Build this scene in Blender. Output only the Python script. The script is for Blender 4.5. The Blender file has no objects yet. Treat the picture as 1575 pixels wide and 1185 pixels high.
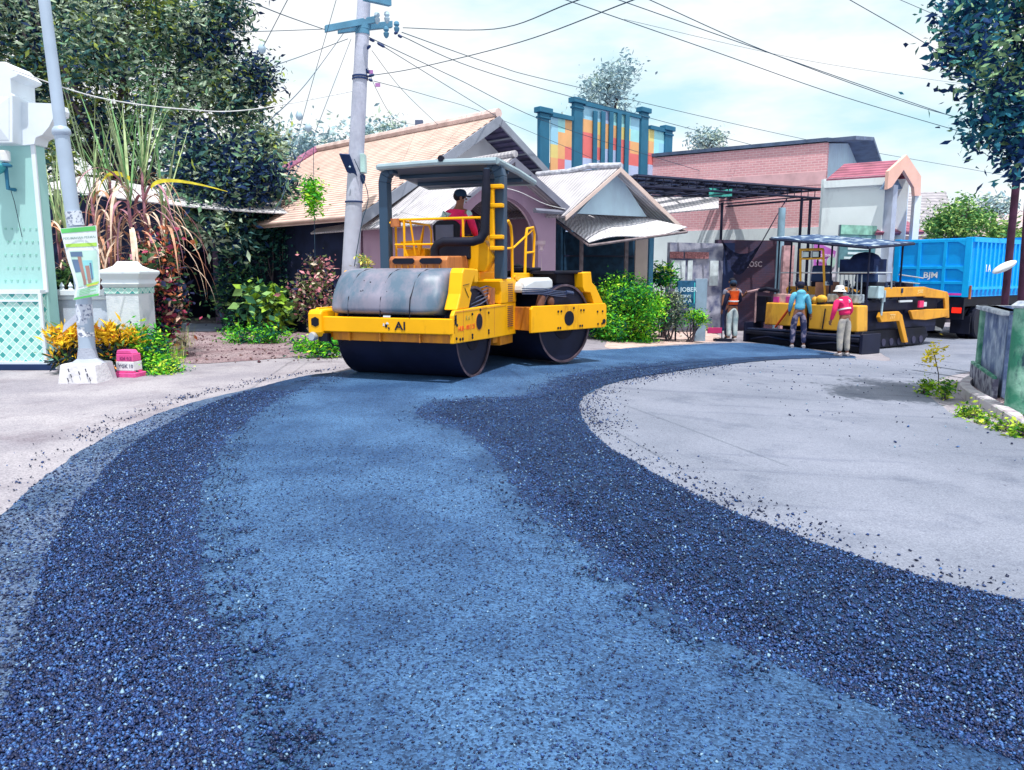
import bpy, bmesh, math, random
import numpy as np
from mathutils import Vector, Matrix
R=math.radians
sc=bpy.context.scene
# ---------------------------------------------------------------- camera
PITCH=R(8.53); FPX=1150.0; CH=1.6
cd=bpy.data.cameras.new('camera'); cam=bpy.data.objects.new('camera',cd); sc.collection.objects.link(cam)
cam.location=(0,0,CH); cam.rotation_euler=(R(90)-PITCH,0,0)
cd.sensor_width=36; cd.lens=36*FPX/1575; cd.clip_end=2000; cd.clip_start=.05
sc.camera=cam
# ---------------------------------------------------------------- sky and sun
SUNV=Vector((.08,-.31,1.0)).normalized()
w=bpy.data.worlds.new('World'); sc.world=w; w.use_nodes=True
nt=w.node_tree; nt.nodes.clear()
N=nt.nodes.new; L=nt.links.new
out=N('ShaderNodeOutputWorld'); bg=N('ShaderNodeBackground'); bg.inputs[1].default_value=.12
sky=N('ShaderNodeTexSky'); sky.sky_type='NISHITA'; sky.sun_disc=False
sky.sun_elevation=math.asin(SUNV.z); sky.sun_rotation=math.atan2(SUNV.x,SUNV.y); sky.dust_density=1.5; sky.ozone_density=1.2
tc=N('ShaderNodeTexCoord'); mp=N('ShaderNodeMapping'); mp.inputs['Scale'].default_value=(1.6,1.6,5.0); mp.inputs['Location'].default_value=(3.1,.7,.2)
n1=N('ShaderNodeTexNoise'); n1.inputs['Scale'].default_value=1.5; n1.inputs['Detail'].default_value=7; n1.inputs['Roughness'].default_value=.55
rp=N('ShaderNodeValToRGB'); rp.color_ramp.elements[0].position=.34; rp.color_ramp.elements[1].position=.52
mx=N('ShaderNodeMix'); mx.data_type='RGBA'
n2=N('ShaderNodeTexNoise'); n2.inputs['Scale'].default_value=3.2; n2.inputs['Detail'].default_value=6
rp2=N('ShaderNodeValToRGB'); rp2.color_ramp.elements[0].position=.38; rp2.color_ramp.elements[0].color=(7.9,8.3,8.5,1); rp2.color_ramp.elements[1].position=.62; rp2.color_ramp.elements[1].color=(8.7,8.8,8.9,1)
ad=N('ShaderNodeMix'); ad.data_type='RGBA'; ad.inputs[0].default_value=.92; ad.inputs[7].default_value=(5.0,7.5,8.4,1)
L(tc.outputs['Generated'],mp.inputs[0]); L(mp.outputs[0],n1.inputs[0]); L(mp.outputs[0],n2.inputs[0]); L(n1.outputs[0],rp.inputs[0]); L(n2.outputs[0],rp2.inputs[0])
L(sky.outputs[0],ad.inputs[6]); L(rp.outputs[0],mx.inputs[0]); L(ad.outputs[2],mx.inputs[6]); L(rp2.outputs[0],mx.inputs[7]); L(mx.outputs[2],bg.inputs[0]); L(bg.outputs[0],out.inputs[0])
sd=bpy.data.lights.new('sun','SUN'); sd.energy=4.8; sd.angle=R(.5); sd.color=(1,.96,.9)
so=bpy.data.objects.new('sun',sd); sc.collection.objects.link(so); so.rotation_euler=SUNV.to_track_quat('Z','Y').to_euler()
sc.view_settings.view_transform='Standard'; sc.view_settings.look='None'; sc.view_settings.exposure=0.1; sc.view_settings.gamma=1
rnd=random.Random(7); nr=np.random.default_rng(11)
# ---------------------------------------------------------------- measuring helpers
def g(x,y=0):
    t=min(max(x/11.0,0),1)
    return -.42*t*(1.5-.5*t*t)
cP,sP=math.cos(PITCH),math.sin(PITCH)
def ray(px,py):
    u=(px-787.5)/FPX; v=(592.5-py)/FPX
    return Vector((u,cP+v*sP,-sP+v*cP))
def pt(px,py,Y):
    d=ray(px,py); t=Y/d.y
    return Vector((d.x*t,Y,CH+d.z*t))
def gnd(px,py):
    d=ray(px,py); z=0
    for i in range(12):
        t=(z-CH)/d.z; z=g(d.x*t)
    return Vector((d.x*t,d.y*t,z))
def pl(px,py,A,di):   # point on the vertical wall plane through A with horizontal direction di
    d=ray(px,py); n=Vector((-di[1],di[0],0))
    t=n.dot(Vector((A[0],A[1],0)))/n.dot(Vector((d.x,d.y,0)))
    return Vector((d.x*t,d.y*t,CH+d.z*t))
def dirv(deg): return Vector((math.cos(R(deg)),math.sin(R(deg)),0))
# ---------------------------------------------------------------- materials
MC={}
def mat(name,c,rough=.7,metal=0,var=.12,sc_=3.0,bump=0,bs=40,c2=None,thr=(.45,.6),spec=.22,dirt=None,dsc=1.2,emit=0,dthr=(.5,.7)):
    if name in MC: return MC[name]
    m=bpy.data.materials.new(name); m.use_nodes=True; t=m.node_tree; b=t.nodes['Principled BSDF']
    b.inputs['Roughness'].default_value=rough; b.inputs['Metallic'].default_value=metal; b.inputs['Specular IOR Level'].default_value=spec
    n=t.nodes.new; l=t.links.new
    co=n('ShaderNodeTexCoord'); no=n('ShaderNodeTexNoise'); no.inputs['Scale'].default_value=sc_; no.inputs['Detail'].default_value=6
    l(co.outputs['Object'],no.inputs[0])
    r=n('ShaderNodeValToRGB'); e=r.color_ramp.elements
    c=tuple(c); ca=tuple(max(0,x*(1-var)) for x in c); cb=tuple(min(1,x*(1+var)) for x in c)
    if c2: ca,cb=c,tuple(c2)
    e[0].color=(*ca,1); e[1].color=(*cb,1); e[0].position,e[1].position=(thr if c2 else (.35,.65))
    l(no.outputs[0],r.inputs[0]); col=r.outputs[0]
    if dirt:
        n3=n('ShaderNodeTexNoise'); n3.inputs['Scale'].default_value=dsc; n3.inputs['Detail'].default_value=8; n3.inputs['Roughness'].default_value=.7
        mpp=n('ShaderNodeMapping'); mpp.inputs['Scale'].default_value=(1,1,.35); l(co.outputs['Object'],mpp.inputs[0]); l(mpp.outputs[0],n3.inputs[0])
        r3=n('ShaderNodeValToRGB'); r3.color_ramp.elements[0].position,r3.color_ramp.elements[1].position=dthr
        l(n3.outputs[0],r3.inputs[0]); mm=n('ShaderNodeMix'); mm.data_type='RGBA'; l(r3.outputs[0],mm.inputs[0]); l(col,mm.inputs[6]); mm.inputs[7].default_value=(*dirt,1); col=mm.outputs[2]
    l(col,b.inputs['Base Color'])
    if bump:
        nb=n('ShaderNodeTexNoise'); nb.inputs['Scale'].default_value=bs; nb.inputs['Detail'].default_value=4; l(co.outputs['Object'],nb.inputs[0])
        bu=n('ShaderNodeBump'); bu.inputs['Strength'].default_value=bump; bu.inputs['Distance'].default_value=.02; l(nb.outputs[0],bu.inputs['Height']); l(bu.outputs[0],b.inputs['Normal'])
    if emit: b.inputs['Emission Color'].default_value=(*c,1); b.inputs['Emission Strength'].default_value=emit
    MC[name]=m; return m
def wavemat(name,c,c2,scale,ax='X',rough=.7,bump=.6,dist=.03,dirt=None,mixpos=(.1,.35),rot=0,noise=.2):
    """ribbed / tiled surfaces along UV"""
    m=bpy.data.materials.new(name); m.use_nodes=True; t=m.node_tree; b=t.nodes['Principled BSDF']; b.inputs['Roughness'].default_value=rough
    n=t.nodes.new; l=t.links.new
    co=n('ShaderNodeUVMap'); w1=n('ShaderNodeTexWave'); w1.wave_type='BANDS'; w1.bands_direction=ax; w1.inputs['Scale'].default_value=scale; w1.inputs['Distortion'].default_value=.0
    l(co.outputs[0],w1.inputs[0])
    no=n('ShaderNodeTexNoise'); no.inputs['Scale'].default_value=2.0; no.inputs['Detail'].default_value=7; l(co.outputs[0],no.inputs[0])
    r=n('ShaderNodeValToRGB'); r.color_ramp.elements[0].color=(*c2,1); r.color_ramp.elements[1].color=(*c,1); r.color_ramp.elements[0].position,r.color_ramp.elements[1].position=mixpos
    l(w1.outputs[0],r.inputs[0])
    mm=n('ShaderNodeMix'); mm.data_type='RGBA'; mm.blend_type='MULTIPLY'; mm.inputs[0].default_value=1
    r2=n('ShaderNodeValToRGB'); k=1-noise; r2.color_ramp.elements[0].color=(k,k,k,1); r2.color_ramp.elements[1].color=(1,1,1,1); r2.color_ramp.elements[0].position=.35; r2.color_ramp.elements[1].position=.6
    if dirt: r2.color_ramp.elements[0].color=(*dirt,1)
    l(no.outputs[0],r2.inputs[0]); l(r.outputs[0],mm.inputs[6]); l(r2.outputs[0],mm.inputs[7]); l(mm.outputs[2],b.inputs['Base Color'])
    bu=n('ShaderNodeBump'); bu.inputs['Strength'].default_value=bump; bu.inputs['Distance'].default_value=dist; l(w1.outputs[0],bu.inputs['Height']); l(bu.outputs[0],b.inputs['Normal'])
    MC[name]=m; return m
def brickmat(name,c1,c2,mo,bw=.22,rh=.075,ms=.008,rough=.85,offset=.5,bump=.4,dirt=None,dthr=(.5,.65),sq=None,rot=0,var=None):
    m=bpy.data.materials.new(name); m.use_nodes=True; t=m.node_tree; b=t.nodes['Principled BSDF']; b.inputs['Roughness'].default_value=rough
    n=t.nodes.new; l=t.links.new
    co=n('ShaderNodeUVMap'); mp=n('ShaderNodeMapping'); mp.inputs['Rotation'].default_value=(0,0,rot); l(co.outputs[0],mp.inputs[0])
    br=n('ShaderNodeTexBrick'); br.inputs['Scale'].default_value=1; br.inputs['Brick Width'].default_value=bw; br.inputs['Row Height'].default_value=rh; br.inputs['Mortar Size'].default_value=ms
    br.inputs['Mortar Smooth'].default_value=.2; br.offset=offset; br.inputs['Color1'].default_value=(*c1,1); br.inputs['Color2'].default_value=(*c2,1); br.inputs['Mortar'].default_value=(*mo,1)
    l(mp.outputs[0],br.inputs[0]); col=br.outputs[0]
    if dirt:
        n3=n('ShaderNodeTexNoise'); n3.inputs['Scale'].default_value=1.3; n3.inputs['Detail'].default_value=8; l(co.outputs[0],n3.inputs[0])
        r3=n('ShaderNodeValToRGB'); r3.color_ramp.elements[0].position,r3.color_ramp.elements[1].position=dthr; l(n3.outputs[0],r3.inputs[0])
        mm=n('ShaderNodeMix'); mm.data_type='RGBA'; l(r3.outputs[0],mm.inputs[0]); l(col,mm.inputs[6]); mm.inputs[7].default_value=(*dirt,1); col=mm.outputs[2]
    l(col,b.inputs['Base Color'])
    bu=n('ShaderNodeBump'); bu.inputs['Strength'].default_value=bump; bu.inputs['Distance'].default_value=.01; bu.invert=True; l(br.outputs['Fac'],bu.inputs['Height']); l(bu.outputs[0],b.inputs['Normal'])
    MC[name]=m; return m
# ---------------------------------------------------------------- mesh builder
WM={}
class MB:
    def __init__(s): s.v=[]; s.f=[]; s.m=[]; s.M=None
    def add(s,vs,fs,m=0):
        o=len(s.v)
        for p in vs:
            p=Vector(p); s.v.append(s.M@p if s.M else p)
        for q in fs: s.f.append(tuple(i+o for i in q)); s.m.append(m)
        return s
    def box(s,x0,x1,y0,y1,z0,z1,m=0):
        return s.add([(x0,y0,z0),(x1,y0,z0),(x1,y1,z0),(x0,y1,z0),(x0,y0,z1),(x1,y0,z1),(x1,y1,z1),(x0,y1,z1)],
            [(0,3,2,1),(4,5,6,7),(0,1,5,4),(1,2,6,5),(2,3,7,6),(3,0,4,7)],m)
    def obox(s,A,B,th,z0,z1,m=0,side=0):
        """wall from A to B (xy) thickness th, side -1/0/1 which way it thickens"""
        A=Vector((A[0],A[1],0)); B=Vector((B[0],B[1],0)); d=(B-A).normalized(); n=Vector((-d.y,d.x,0))
        a=n*th*(side-1)/2; b=n*th*(side+1)/2
        P=[A+a,B+a,B+b,A+b]
        return s.add([(p.x,p.y,z0) for p in P]+[(p.x,p.y,z1) for p in P],[(0,3,2,1),(4,5,6,7),(0,1,5,4),(1,2,6,5),(2,3,7,6),(3,0,4,7)],m)
    def slab(s,P,th,m=0):
        P=[Vector(p) for p in P]; n=(P[1]-P[0]).cross(P[2]-P[0]).normalized(); k=len(P)
        Q=[p-n*th for p in P]
        return s.add(P+Q,[tuple(range(k)),tuple(range(2*k-1,k-1,-1))]+[(i,i+k,(i+1)%k+k,(i+1)%k) for i in range(k)],m)
    def prism(s,poly,ax,a,b,m=0):
        k=len(poly)
        def P(p,h):
            if ax=='x': return (h,p[0],p[1])
            if ax=='y': return (p[0],h,p[1])
            return (p[0],p[1],h)
        return s.add([P(p,a) for p in poly]+[P(p,b) for p in poly],[tuple(range(k-1,-1,-1)),tuple(range(k,2*k))]+[(i,(i+1)%k,(i+1)%k+k,i+k) for i in range(k)],m)
    def tube(s,pts,r,n=8,m=0,cap=True):
        pts=[Vector(p) for p in pts]; k=len(pts)
        if not hasattr(r,'__len__'): r=[r]*k
        o=[];fs=[]; up=None
        for i,p in enumerate(pts):
            t=((pts[min(i+1,k-1)]-pts[i]).normalized()+(pts[i]-pts[max(i-1,0)]).normalized())
            t=t.normalized() if t.length>1e-6 else Vector((0,0,1))
            if up is None:
                up=Vector((0,0,1)) if abs(t.z)<.9 else Vector((1,0,0))
            a=t.cross(up).normalized(); b=a.cross(t).normalized(); up=b
            for j in range(n):
                an=2*math.pi*j/n; o.append(p+a*math.cos(an)*r[i]+b*math.sin(an)*r[i])
        for i in range(k-1):
            for j in range(n): fs.append((i*n+j,i*n+(j+1)%n,(i+1)*n+(j+1)%n,(i+1)*n+j))
        if cap: fs.append(tuple(range(n-1,-1,-1))); fs.append(tuple(range((k-1)*n,k*n)))
        return s.add(o,fs,m)
    def lathe(s,prof,c=(0,0,0),ax='z',n=24,m=0,square=False,cap=True):
        o=[];fs=[];c=Vector(c)
        for (r,h) in prof:
            for j in range(n):
                an=2*math.pi*(j+.5)/n; a,b=r*math.cos(an),r*math.sin(an)
                if square: a,b=[q*1.4142 for q in (a,b)]
                q={'z':(a,b,h),'x':(h,a,b),'y':(a,h,b)}[ax]; o.append(c+Vector(q))
        for i in range(len(prof)-1):
            for j in range(n): fs.append((i*n+j,i*n+(j+1)%n,(i+1)*n+(j+1)%n,(i+1)*n+j))
        if cap: fs.append(tuple(range(n-1,-1,-1))); fs.append(tuple(range((len(prof)-1)*n,len(prof)*n)))
        return s.add(o,fs,m)
    def ball(s,c,r,m=0,n=10,k=7):
        if not hasattr(r,'__len__'): r=(r,r,r)
        prof=[(math.sin(math.pi*(i+.02)/(k+.04)),-math.cos(math.pi*(i+.02)/(k+.04))) for i in range(k+1)]
        M0=s.M; T=Matrix.Translation(Vector(c))@Matrix.Diagonal((*r,1)); s.M=(M0@T) if M0 else T
        s.lathe(prof,n=n,m=m); s.M=M0; return s
    def build(s,name,mats,parent=None,world=True,smooth=False,bevel=0,uv=None,label=None,cat=None,group=None,kind=None,auto=None):
        if not isinstance(mats,(list,tuple)): mats=[mats]
        V=s.v
        loc=Vector((0,0,0))
        if parent is not None:
            if world:
                I=WM[parent.name].inverted(); V=[I@p for p in V]
        elif V:
            xs=[p.x for p in V]; ys=[p.y for p in V]; zs=[p.z for p in V]
            if kind!='structure': loc=Vector(((min(xs)+max(xs))/2,(min(ys)+max(ys))/2,min(zs)))
            V=[p-loc for p in V]
        me=bpy.data.meshes.new(name); me.from_pydata([tuple(p) for p in V],[],s.f)
        for m in mats: me.materials.append(m)
        me.polygons.foreach_set('material_index',s.m)
        if smooth: me.polygons.foreach_set('use_smooth',[True]*len(me.polygons))
        bm=bmesh.new(); bm.from_mesh(me); bmesh.ops.recalc_face_normals(bm,faces=bm.faces)
        if uv is not None:
            ul=bm.loops.layers.uv.new('UVMap')
            for f in bm.faces:
                n=f.normal; ra=Vector((-n.y,n.x,0))
                if ra.length<.05: ra=Vector((1,0,0))
                ra.normalize(); ub=n.cross(ra).normalized()
                for lo in f.loops:
                    c=lo.vert.co; lo[ul].uv=(c.dot(ra),c.dot(ub))
        bm.to_mesh(me); bm.free()
        o=bpy.data.objects.new(name,me); sc.collection.objects.link(o); o.location=loc
        if parent is not None: o.parent=parent; WM[o.name]=WM[parent.name]
        else: WM[o.name]=Matrix.Translation(loc)
        if smooth and auto!=False:
            try: me.set_sharp_from_angle(angle=R(40))
            except Exception: pass
        if bevel:
            md=o.modifiers.new('bevel','BEVEL'); md.width=bevel; md.segments=2; md.limit_method='ANGLE'; md.angle_limit=R(35)
        tag(o,label,cat,group,kind); return o
def tag(o,label=None,cat=None,group=None,kind=None):
    if label: o['label']=label
    if cat: o['category']=cat
    if group: o['group']=group
    if kind: o['kind']=kind
    return o
def thing(name,label,cat,loc=(0,0,0),rz=0,group=None):
    o=bpy.data.objects.new(name,None); sc.collection.objects.link(o); o.empty_display_size=.2
    o.location=loc; o.rotation_euler=(0,0,rz); tag(o,label,cat,group)
    WM[o.name]=Matrix.Translation(Vector(loc))@Matrix.Rotation(rz,4,'Z'); return o
def rawmesh(name,V,F,mats,mi=None,parent=None,world=True,smooth=False,**k):
    """numpy mesh; F (n,3|4)"""
    V=np.asarray(V,float); loc=Vector((0,0,0))
    if parent is not None:
        if world:
            I=np.array(WM[parent.name].inverted()); V=V@I[:3,:3].T+I[:3,3]
    elif k.get('kind')!='structure':
        loc=Vector(((V[:,0].min()+V[:,0].max())/2,(V[:,1].min()+V[:,1].max())/2,V[:,2].min())); V=V-np.array(loc)
    me=bpy.data.meshes.new(name); n,q=F.shape
    me.vertices.add(len(V)); me.vertices.foreach_set('co',V.astype('f').ravel())
    me.loops.add(n*q); me.loops.foreach_set('vertex_index',F.astype('i').ravel())
    me.polygons.add(n); me.polygons.foreach_set('loop_start',np.arange(0,n*q,q,dtype='i'))
    for m in (mats if isinstance(mats,(list,tuple)) else [mats]): me.materials.append(m)
    if mi is not None: me.polygons.foreach_set('material_index',np.asarray(mi,'i'))
    me.update(calc_edges=True)
    if smooth: me.polygons.foreach_set('use_smooth',[True]*n)
    o=bpy.data.objects.new(name,me); sc.collection.objects.link(o); o.location=loc
    if parent is not None: o.parent=parent; WM[o.name]=WM[parent.name]
    else: WM[o.name]=Matrix.Translation(loc)
    tag(o,k.get('label'),k.get('cat'),k.get('group'),k.get('kind')); return o
def text(name,s,size,m,parent,P,right,up,ext=.003,align='CENTER',sx=1):
    """P world position, right/up world directions"""
    cu=bpy.data.curves.new(name,'FONT'); cu.body=s; cu.size=size; cu.extrude=ext; cu.align_x=align; cu.align_y='CENTER'; cu.resolution_u=2; cu.offset=size*.016
    t=bpy.data.objects.new(name+'_tmp',cu); sc.collection.objects.link(t)
    dg=bpy.context.evaluated_depsgraph_get(); me=bpy.data.meshes.new_from_object(t.evaluated_get(dg)); bpy.data.objects.remove(t)
    right=Vector(right).normalized(); up=Vector(up).normalized(); n=right.cross(up)
    M=Matrix((right*sx,up,n)).transposed().to_4x4(); M.translation=Vector(P)
    me.transform(WM[parent.name].inverted()@M); me.materials.clear(); me.materials.append(m)
    o=bpy.data.objects.new(name,me); sc.collection.objects.link(o); o.parent=parent; WM[o.name]=WM[parent.name]; return o
def leaves(cent,size,asp=.38,droop=0,upb=.3,rng=nr):
    """diamond leaves, two triangles folded along the midrib; cent (n,3)"""
    n=len(cent); d=rng.normal(size=(n,3)); d[:,2]=d[:,2]*.6-droop; d/=np.linalg.norm(d,axis=1)[:,None]
    a=rng.normal(size=(n,3)); a[:,2]*=1-upb; s=np.cross(d,a); s/=np.linalg.norm(s,axis=1)[:,None]+1e-9; nn=np.cross(s,d)
    L_=(size*(.45+1.1*rng.random(n)**1.3))[:,None]; W_=L_*asp*.5
    b=cent; tip=cent+d*L_; l_=cent+d*L_*.45+s*W_+nn*L_*.06; r_=cent+d*L_*.45-s*W_+nn*L_*.06
    V=np.stack([b,l_,tip,r_],1).reshape(-1,3); i=np.arange(n)*4
    F=np.concatenate([np.stack([i,i+1,i+2],1),np.stack([i,i+2,i+3],1)])
    return V,F
def clumps(c,r,nc,nl,sz,spread,rng=nr,shell=.55,flat=1):
    """leaf centres gathered in clumps spread through an ellipsoid"""
    d=rng.normal(size=(nc,3)); d/=np.linalg.norm(d,axis=1)[:,None]; rad=shell+(1-shell)*rng.random(nc)**.7
    cc=np.array(c)+d*rad[:,None]*np.array(r)*(.85+.3*rng.random(nc))[:,None]
    k=rng.integers(0,nc,nl); off=rng.normal(size=(nl,3))*spread*(.6+.8*rng.random(nc))[k][:,None]; off[:,2]*=flat
    return cc,cc[k]+off,k
# ================================================================ ground, roads
def resample(P,st):
    out=[]
    for i in range(len(P)-1):
        a,b=P[i],P[i+1]; n=max(1,int((b-a).length/st))
        for j in range(n): out.append(a.lerp(b,j/n))
    out.append(P[-1]); return out
def sheet(name,pix,m,dz,jit=.0,st=.12,close=True,kind='structure'):
    P=[gnd(*p) if len(p)==2 else Vector((p[0],p[1],0)) for p in pix]
    P=[Vector((p.x,p.y,0)) for p in P]
    # smooth (Chaikin) then ragged edge
    for _ in range(2):
        Q=[]
        for i in range(len(P)):
            a,b=P[i],P[(i+1)%len(P)]; Q+= [a.lerp(b,.25),a.lerp(b,.75)]
        P=Q
    P=resample(P+[P[0]],st)[:-1]
    if jit:
        ph=[rnd.uniform(0,6) for _ in range(8)]
        for i,p in enumerate(P):
            k=min(1,max(.25,p.y/6))
            a=sum(math.sin((p.x*f+p.y*f*.8)*2+ph[q])/(q+1) for q,f in enumerate((1,2.3,4.7,9.1,17)))
            p.x+=jit*(a*.5+rnd.gauss(0,.45)); p.y+=jit*(math.cos(a*2)*.3+rnd.gauss(0,.45))
    bm=bmesh.new(); vs=[bm.verts.new(p) for p in P]
    es=[bm.edges.new((vs[i],vs[(i+1)%len(vs)])) for i in range(len(vs))]
    bmesh.ops.triangle_fill(bm,use_beauty=True,use_dissolve=False,edges=es)
    for k in range(0,15):
        bmesh.ops.bisect_plane(bm,geom=bm.verts[:]+bm.edges[:]+bm.faces[:],plane_co=(k*.8,0,0),plane_no=(1,0,0))
    for v in bm.verts: v.co.z=g(v.co.x)+dz
    for f in bm.faces:
        f.normal_update()
        if f.normal.z<0: f.normal_flip()
    me=bpy.data.meshes.new(name); bm.to_mesh(me); bm.free(); me.materials.append(m)
    o=bpy.data.objects.new(name,me); sc.collection.objects.link(o); o['kind']=kind
    return o,P
def chain(t,co,base,alt,spk,bs,sp,patch,ct=1.0):
    n=t.nodes.new; l=t.links.new
    v=n('ShaderNodeTexVoronoi'); v.inputs['Scale'].default_value=bs; l(co.outputs['Object'],v.inputs[0])
    big=n('ShaderNodeTexNoise'); big.inputs['Scale'].default_value=patch; big.inputs['Detail'].default_value=8; big.inputs['Roughness'].default_value=.62; l(co.outputs['Object'],big.inputs[0])
    r=n('ShaderNodeValToRGB'); r.color_ramp.elements[0].color=(*base,1); r.color_ramp.elements[1].color=(*alt,1); r.color_ramp.elements[0].position=.38; r.color_ramp.elements[1].position=.62
    l(big.outputs[0],r.inputs[0])
    sepr=n('ShaderNodeSeparateColor'); l(v.outputs['Color'],sepr.inputs[0])
    r2=n('ShaderNodeValToRGB'); e=r2.color_ramp.elements; e[0].color=(1-.65*ct,1-.65*ct,1-.6*ct,1); e[0].position=0; e[1].color=(1+.25*ct,1+.25*ct,1+.25*ct,1); e[1].position=.75
    e3=e.new(1-sp); e3.color=(1+.3*ct,1+.3*ct,1+.3*ct,1); e4=e.new(1.0); e4.color=(*spk,1)
    l(sepr.outputs[0],r2.inputs[0])
    mm=n('ShaderNodeMix'); mm.data_type='RGBA'; mm.blend_type='MULTIPLY'; mm.inputs[0].default_value=1; l(r.outputs[0],mm.inputs[6]); l(r2.outputs[0],mm.inputs[7])
    fn=n('ShaderNodeTexNoise'); fn.inputs['Scale'].default_value=bs*1.7; fn.inputs['Detail'].default_value=3; l(co.outputs['Object'],fn.inputs[0])
    su=n('ShaderNodeMath'); su.operation='SUBTRACT'; l(fn.outputs[0],su.inputs[0]); l(v.outputs['Distance'],su.inputs[1])
    return mm.outputs[2],su.outputs[0]
def asph(name,base,alt,spk,rough,bs,bump,sp=.08,patch=.8,spec=.22,mix=None,ct=1.0,stain=None):
    m=bpy.data.materials.new(name); m.use_nodes=True; t=m.node_tree; b=t.nodes['Principled BSDF']; n=t.nodes.new; l=t.links.new
    b.inputs['Roughness'].default_value=rough; b.inputs['Specular IOR Level'].default_value=spec
    co=n('ShaderNodeTexCoord'); c,h=chain(t,co,base,alt,spk,bs,sp,patch,ct)
    if mix:
        c2,h2=chain(t,co,*mix); at=n('ShaderNodeAttribute'); at.attribute_name='loose'; no=n('ShaderNodeTexNoise'); no.inputs['Scale'].default_value=6.5; no.inputs['Detail'].default_value=9; no.inputs['Roughness'].default_value=.72; l(co.outputs['Object'],no.inputs[0])
        ma=n('ShaderNodeMath'); ma.operation='MULTIPLY_ADD'; ma.inputs[1].default_value=2.6; ma.inputs[2].default_value=-1.3; l(no.outputs[0],ma.inputs[0])
        # noise only bites where the mask is between 0 and 1
        ad_=n('ShaderNodeMath'); ad_.operation='ADD'; l(at.outputs['Fac'],ad_.inputs[0]); l(ma.outputs[0],ad_.inputs[1])
        mr=n('ShaderNodeMapRange'); mr.inputs[1].default_value=.36; mr.inputs[2].default_value=.64; l(ad_.outputs[0],mr.inputs[0]); 
        x1=n('ShaderNodeMix'); x1.data_type='RGBA'; l(mr.outputs[0],x1.inputs[0]); l(c,x1.inputs[6]); l(c2,x1.inputs[7]); c=x1.outputs[2]
        x2=n('ShaderNodeMix'); l(mr.outputs[0],x2.inputs[0]); l(h,x2.inputs[2]); l(h2,x2.inputs[3]); h=x2.outputs[0]
    if stain:
        for k_,(sc2,lo_,hi_,dv,sx_) in enumerate(stain):
            mq=n('ShaderNodeMapping'); mq.inputs['Scale'].default_value=sx_; mq.inputs['Rotation'].default_value=(0,0,.5+k_); l(co.outputs['Object'],mq.inputs[0])
            ns=n('ShaderNodeTexNoise'); ns.inputs['Scale'].default_value=sc2; ns.inputs['Detail'].default_value=9; ns.inputs['Roughness'].default_value=.68; l(mq.outputs[0],ns.inputs[0])
            rs=n('ShaderNodeValToRGB'); rs.color_ramp.elements[0].position=lo_; rs.color_ramp.elements[1].position=hi_; rs.color_ramp.elements[0].color=(1,1,1,1); rs.color_ramp.elements[1].color=(*dv,1); l(ns.outputs[0],rs.inputs[0])
            xm=n('ShaderNodeMix'); xm.data_type='RGBA'; xm.blend_type='MULTIPLY'; xm.inputs[0].default_value=1; l(c,xm.inputs[6]); l(rs.outputs[0],xm.inputs[7]); c=xm.outputs[2]
    l(c,b.inputs['Base Color'])
    bu=n('ShaderNodeBump'); bu.inputs['Strength'].default_value=bump; bu.inputs['Distance'].default_value=.008; l(h,bu.inputs['Height']); l(bu.outputs[0],b.inputs['Normal'])
    MC[name]=m; return m
PS=((.029,.082,.200),(.066,.158,.325),(1.8,1.7,1.5)); PLo=((.009,.034,.100),(.017,.056,.150),(2.6,2.5,2.2))
M_smooth=asph('compacted_asphalt',*PS,.62,95,.9,.06,.7,stain=[(.8,.5,.66,(.78,.8,.84),(1,.35,1)),(2.2,.6,.68,(.72,.74,.8),(1.4,.5,1))])
M_loose=asph('coarse_asphalt',*PLo,.6,62,1.6,.08,1.4)
M_blend=asph('half_rolled_asphalt',*PS,.62,95,1.2,.06,.7,mix=(*PLo,62,.08,1.4))
M_dust=asph('dusty_asphalt',(.055,.10,.19),(.115,.16,.26),(2.0,2.0,1.9),.8,70,.8,.05,1.1)
M_old=asph('old_asphalt',(.175,.197,.262),(.232,.254,.33),(1.35,1.35,1.3),.85,110,.3,.04,.45,ct=.38,stain=[(1.3,.55,.68,(.74,.76,.8),(1,1,1)),(.9,.56,.62,(.84,.85,.88),(.25,2.6,1)),(6,.66,.70,(.5,.5,.55),(1,1,1))])
M_conc=asph('grey_dirt',(.27,.255,.30),(.37,.35,.39),(1.25,1.2,1.2),.9,80,.35,.04,.8,ct=.4,stain=[(1.1,.52,.68,(.74,.70,.72),(1,1,1)),(5,.64,.70,(.6,.58,.62),(1,1,1))])
M_yard=asph('brown_earth',(.22,.15,.17),(.33,.26,.28),(1.6,1.5,1.4),.95,45,.7,.08,1.2)
# the big ground sheet, to the horizon
xs=[-400,-150,-60,-25]+[-12+i*1.5 for i in range(8)]+[i*.8 for i in range(15)]+[14,20,30,60,150,400]
xs=sorted(set(xs)); ys=[-60,-10,0,5,10,15,20,25,30,40,60,120,300,900]
mb=MB(); 
for y in ys:
    for x in xs: mb.v.append(Vector((x,y,g(x))))
k=len(xs)
for j in range(len(ys)-1):
    for i in range(k-1): mb.f.append((j*k+i,j*k+i+1,(j+1)*k+i+1,(j+1)*k+i)); mb.m.append(0)
mb.build('ground',M_conc,kind='structure')
redge=[(1330,552),(1290,551),(1200,553),(1100,563),(1000,578),(930,592),(893,612),(887,640),(920,682),(1000,727),(1080,772),(1200,818),(1350,872),(1480,908),(1590,930)]
ledge=[(-60,880),(0,795),(35,750),(110,692),(200,646),(300,611),(420,585),(530,567),(640,552),(900,541),(1000,534),(1110,528),(1160,528),(1230,535)]
old=redge[::-1]+[(1400,540)]
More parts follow.
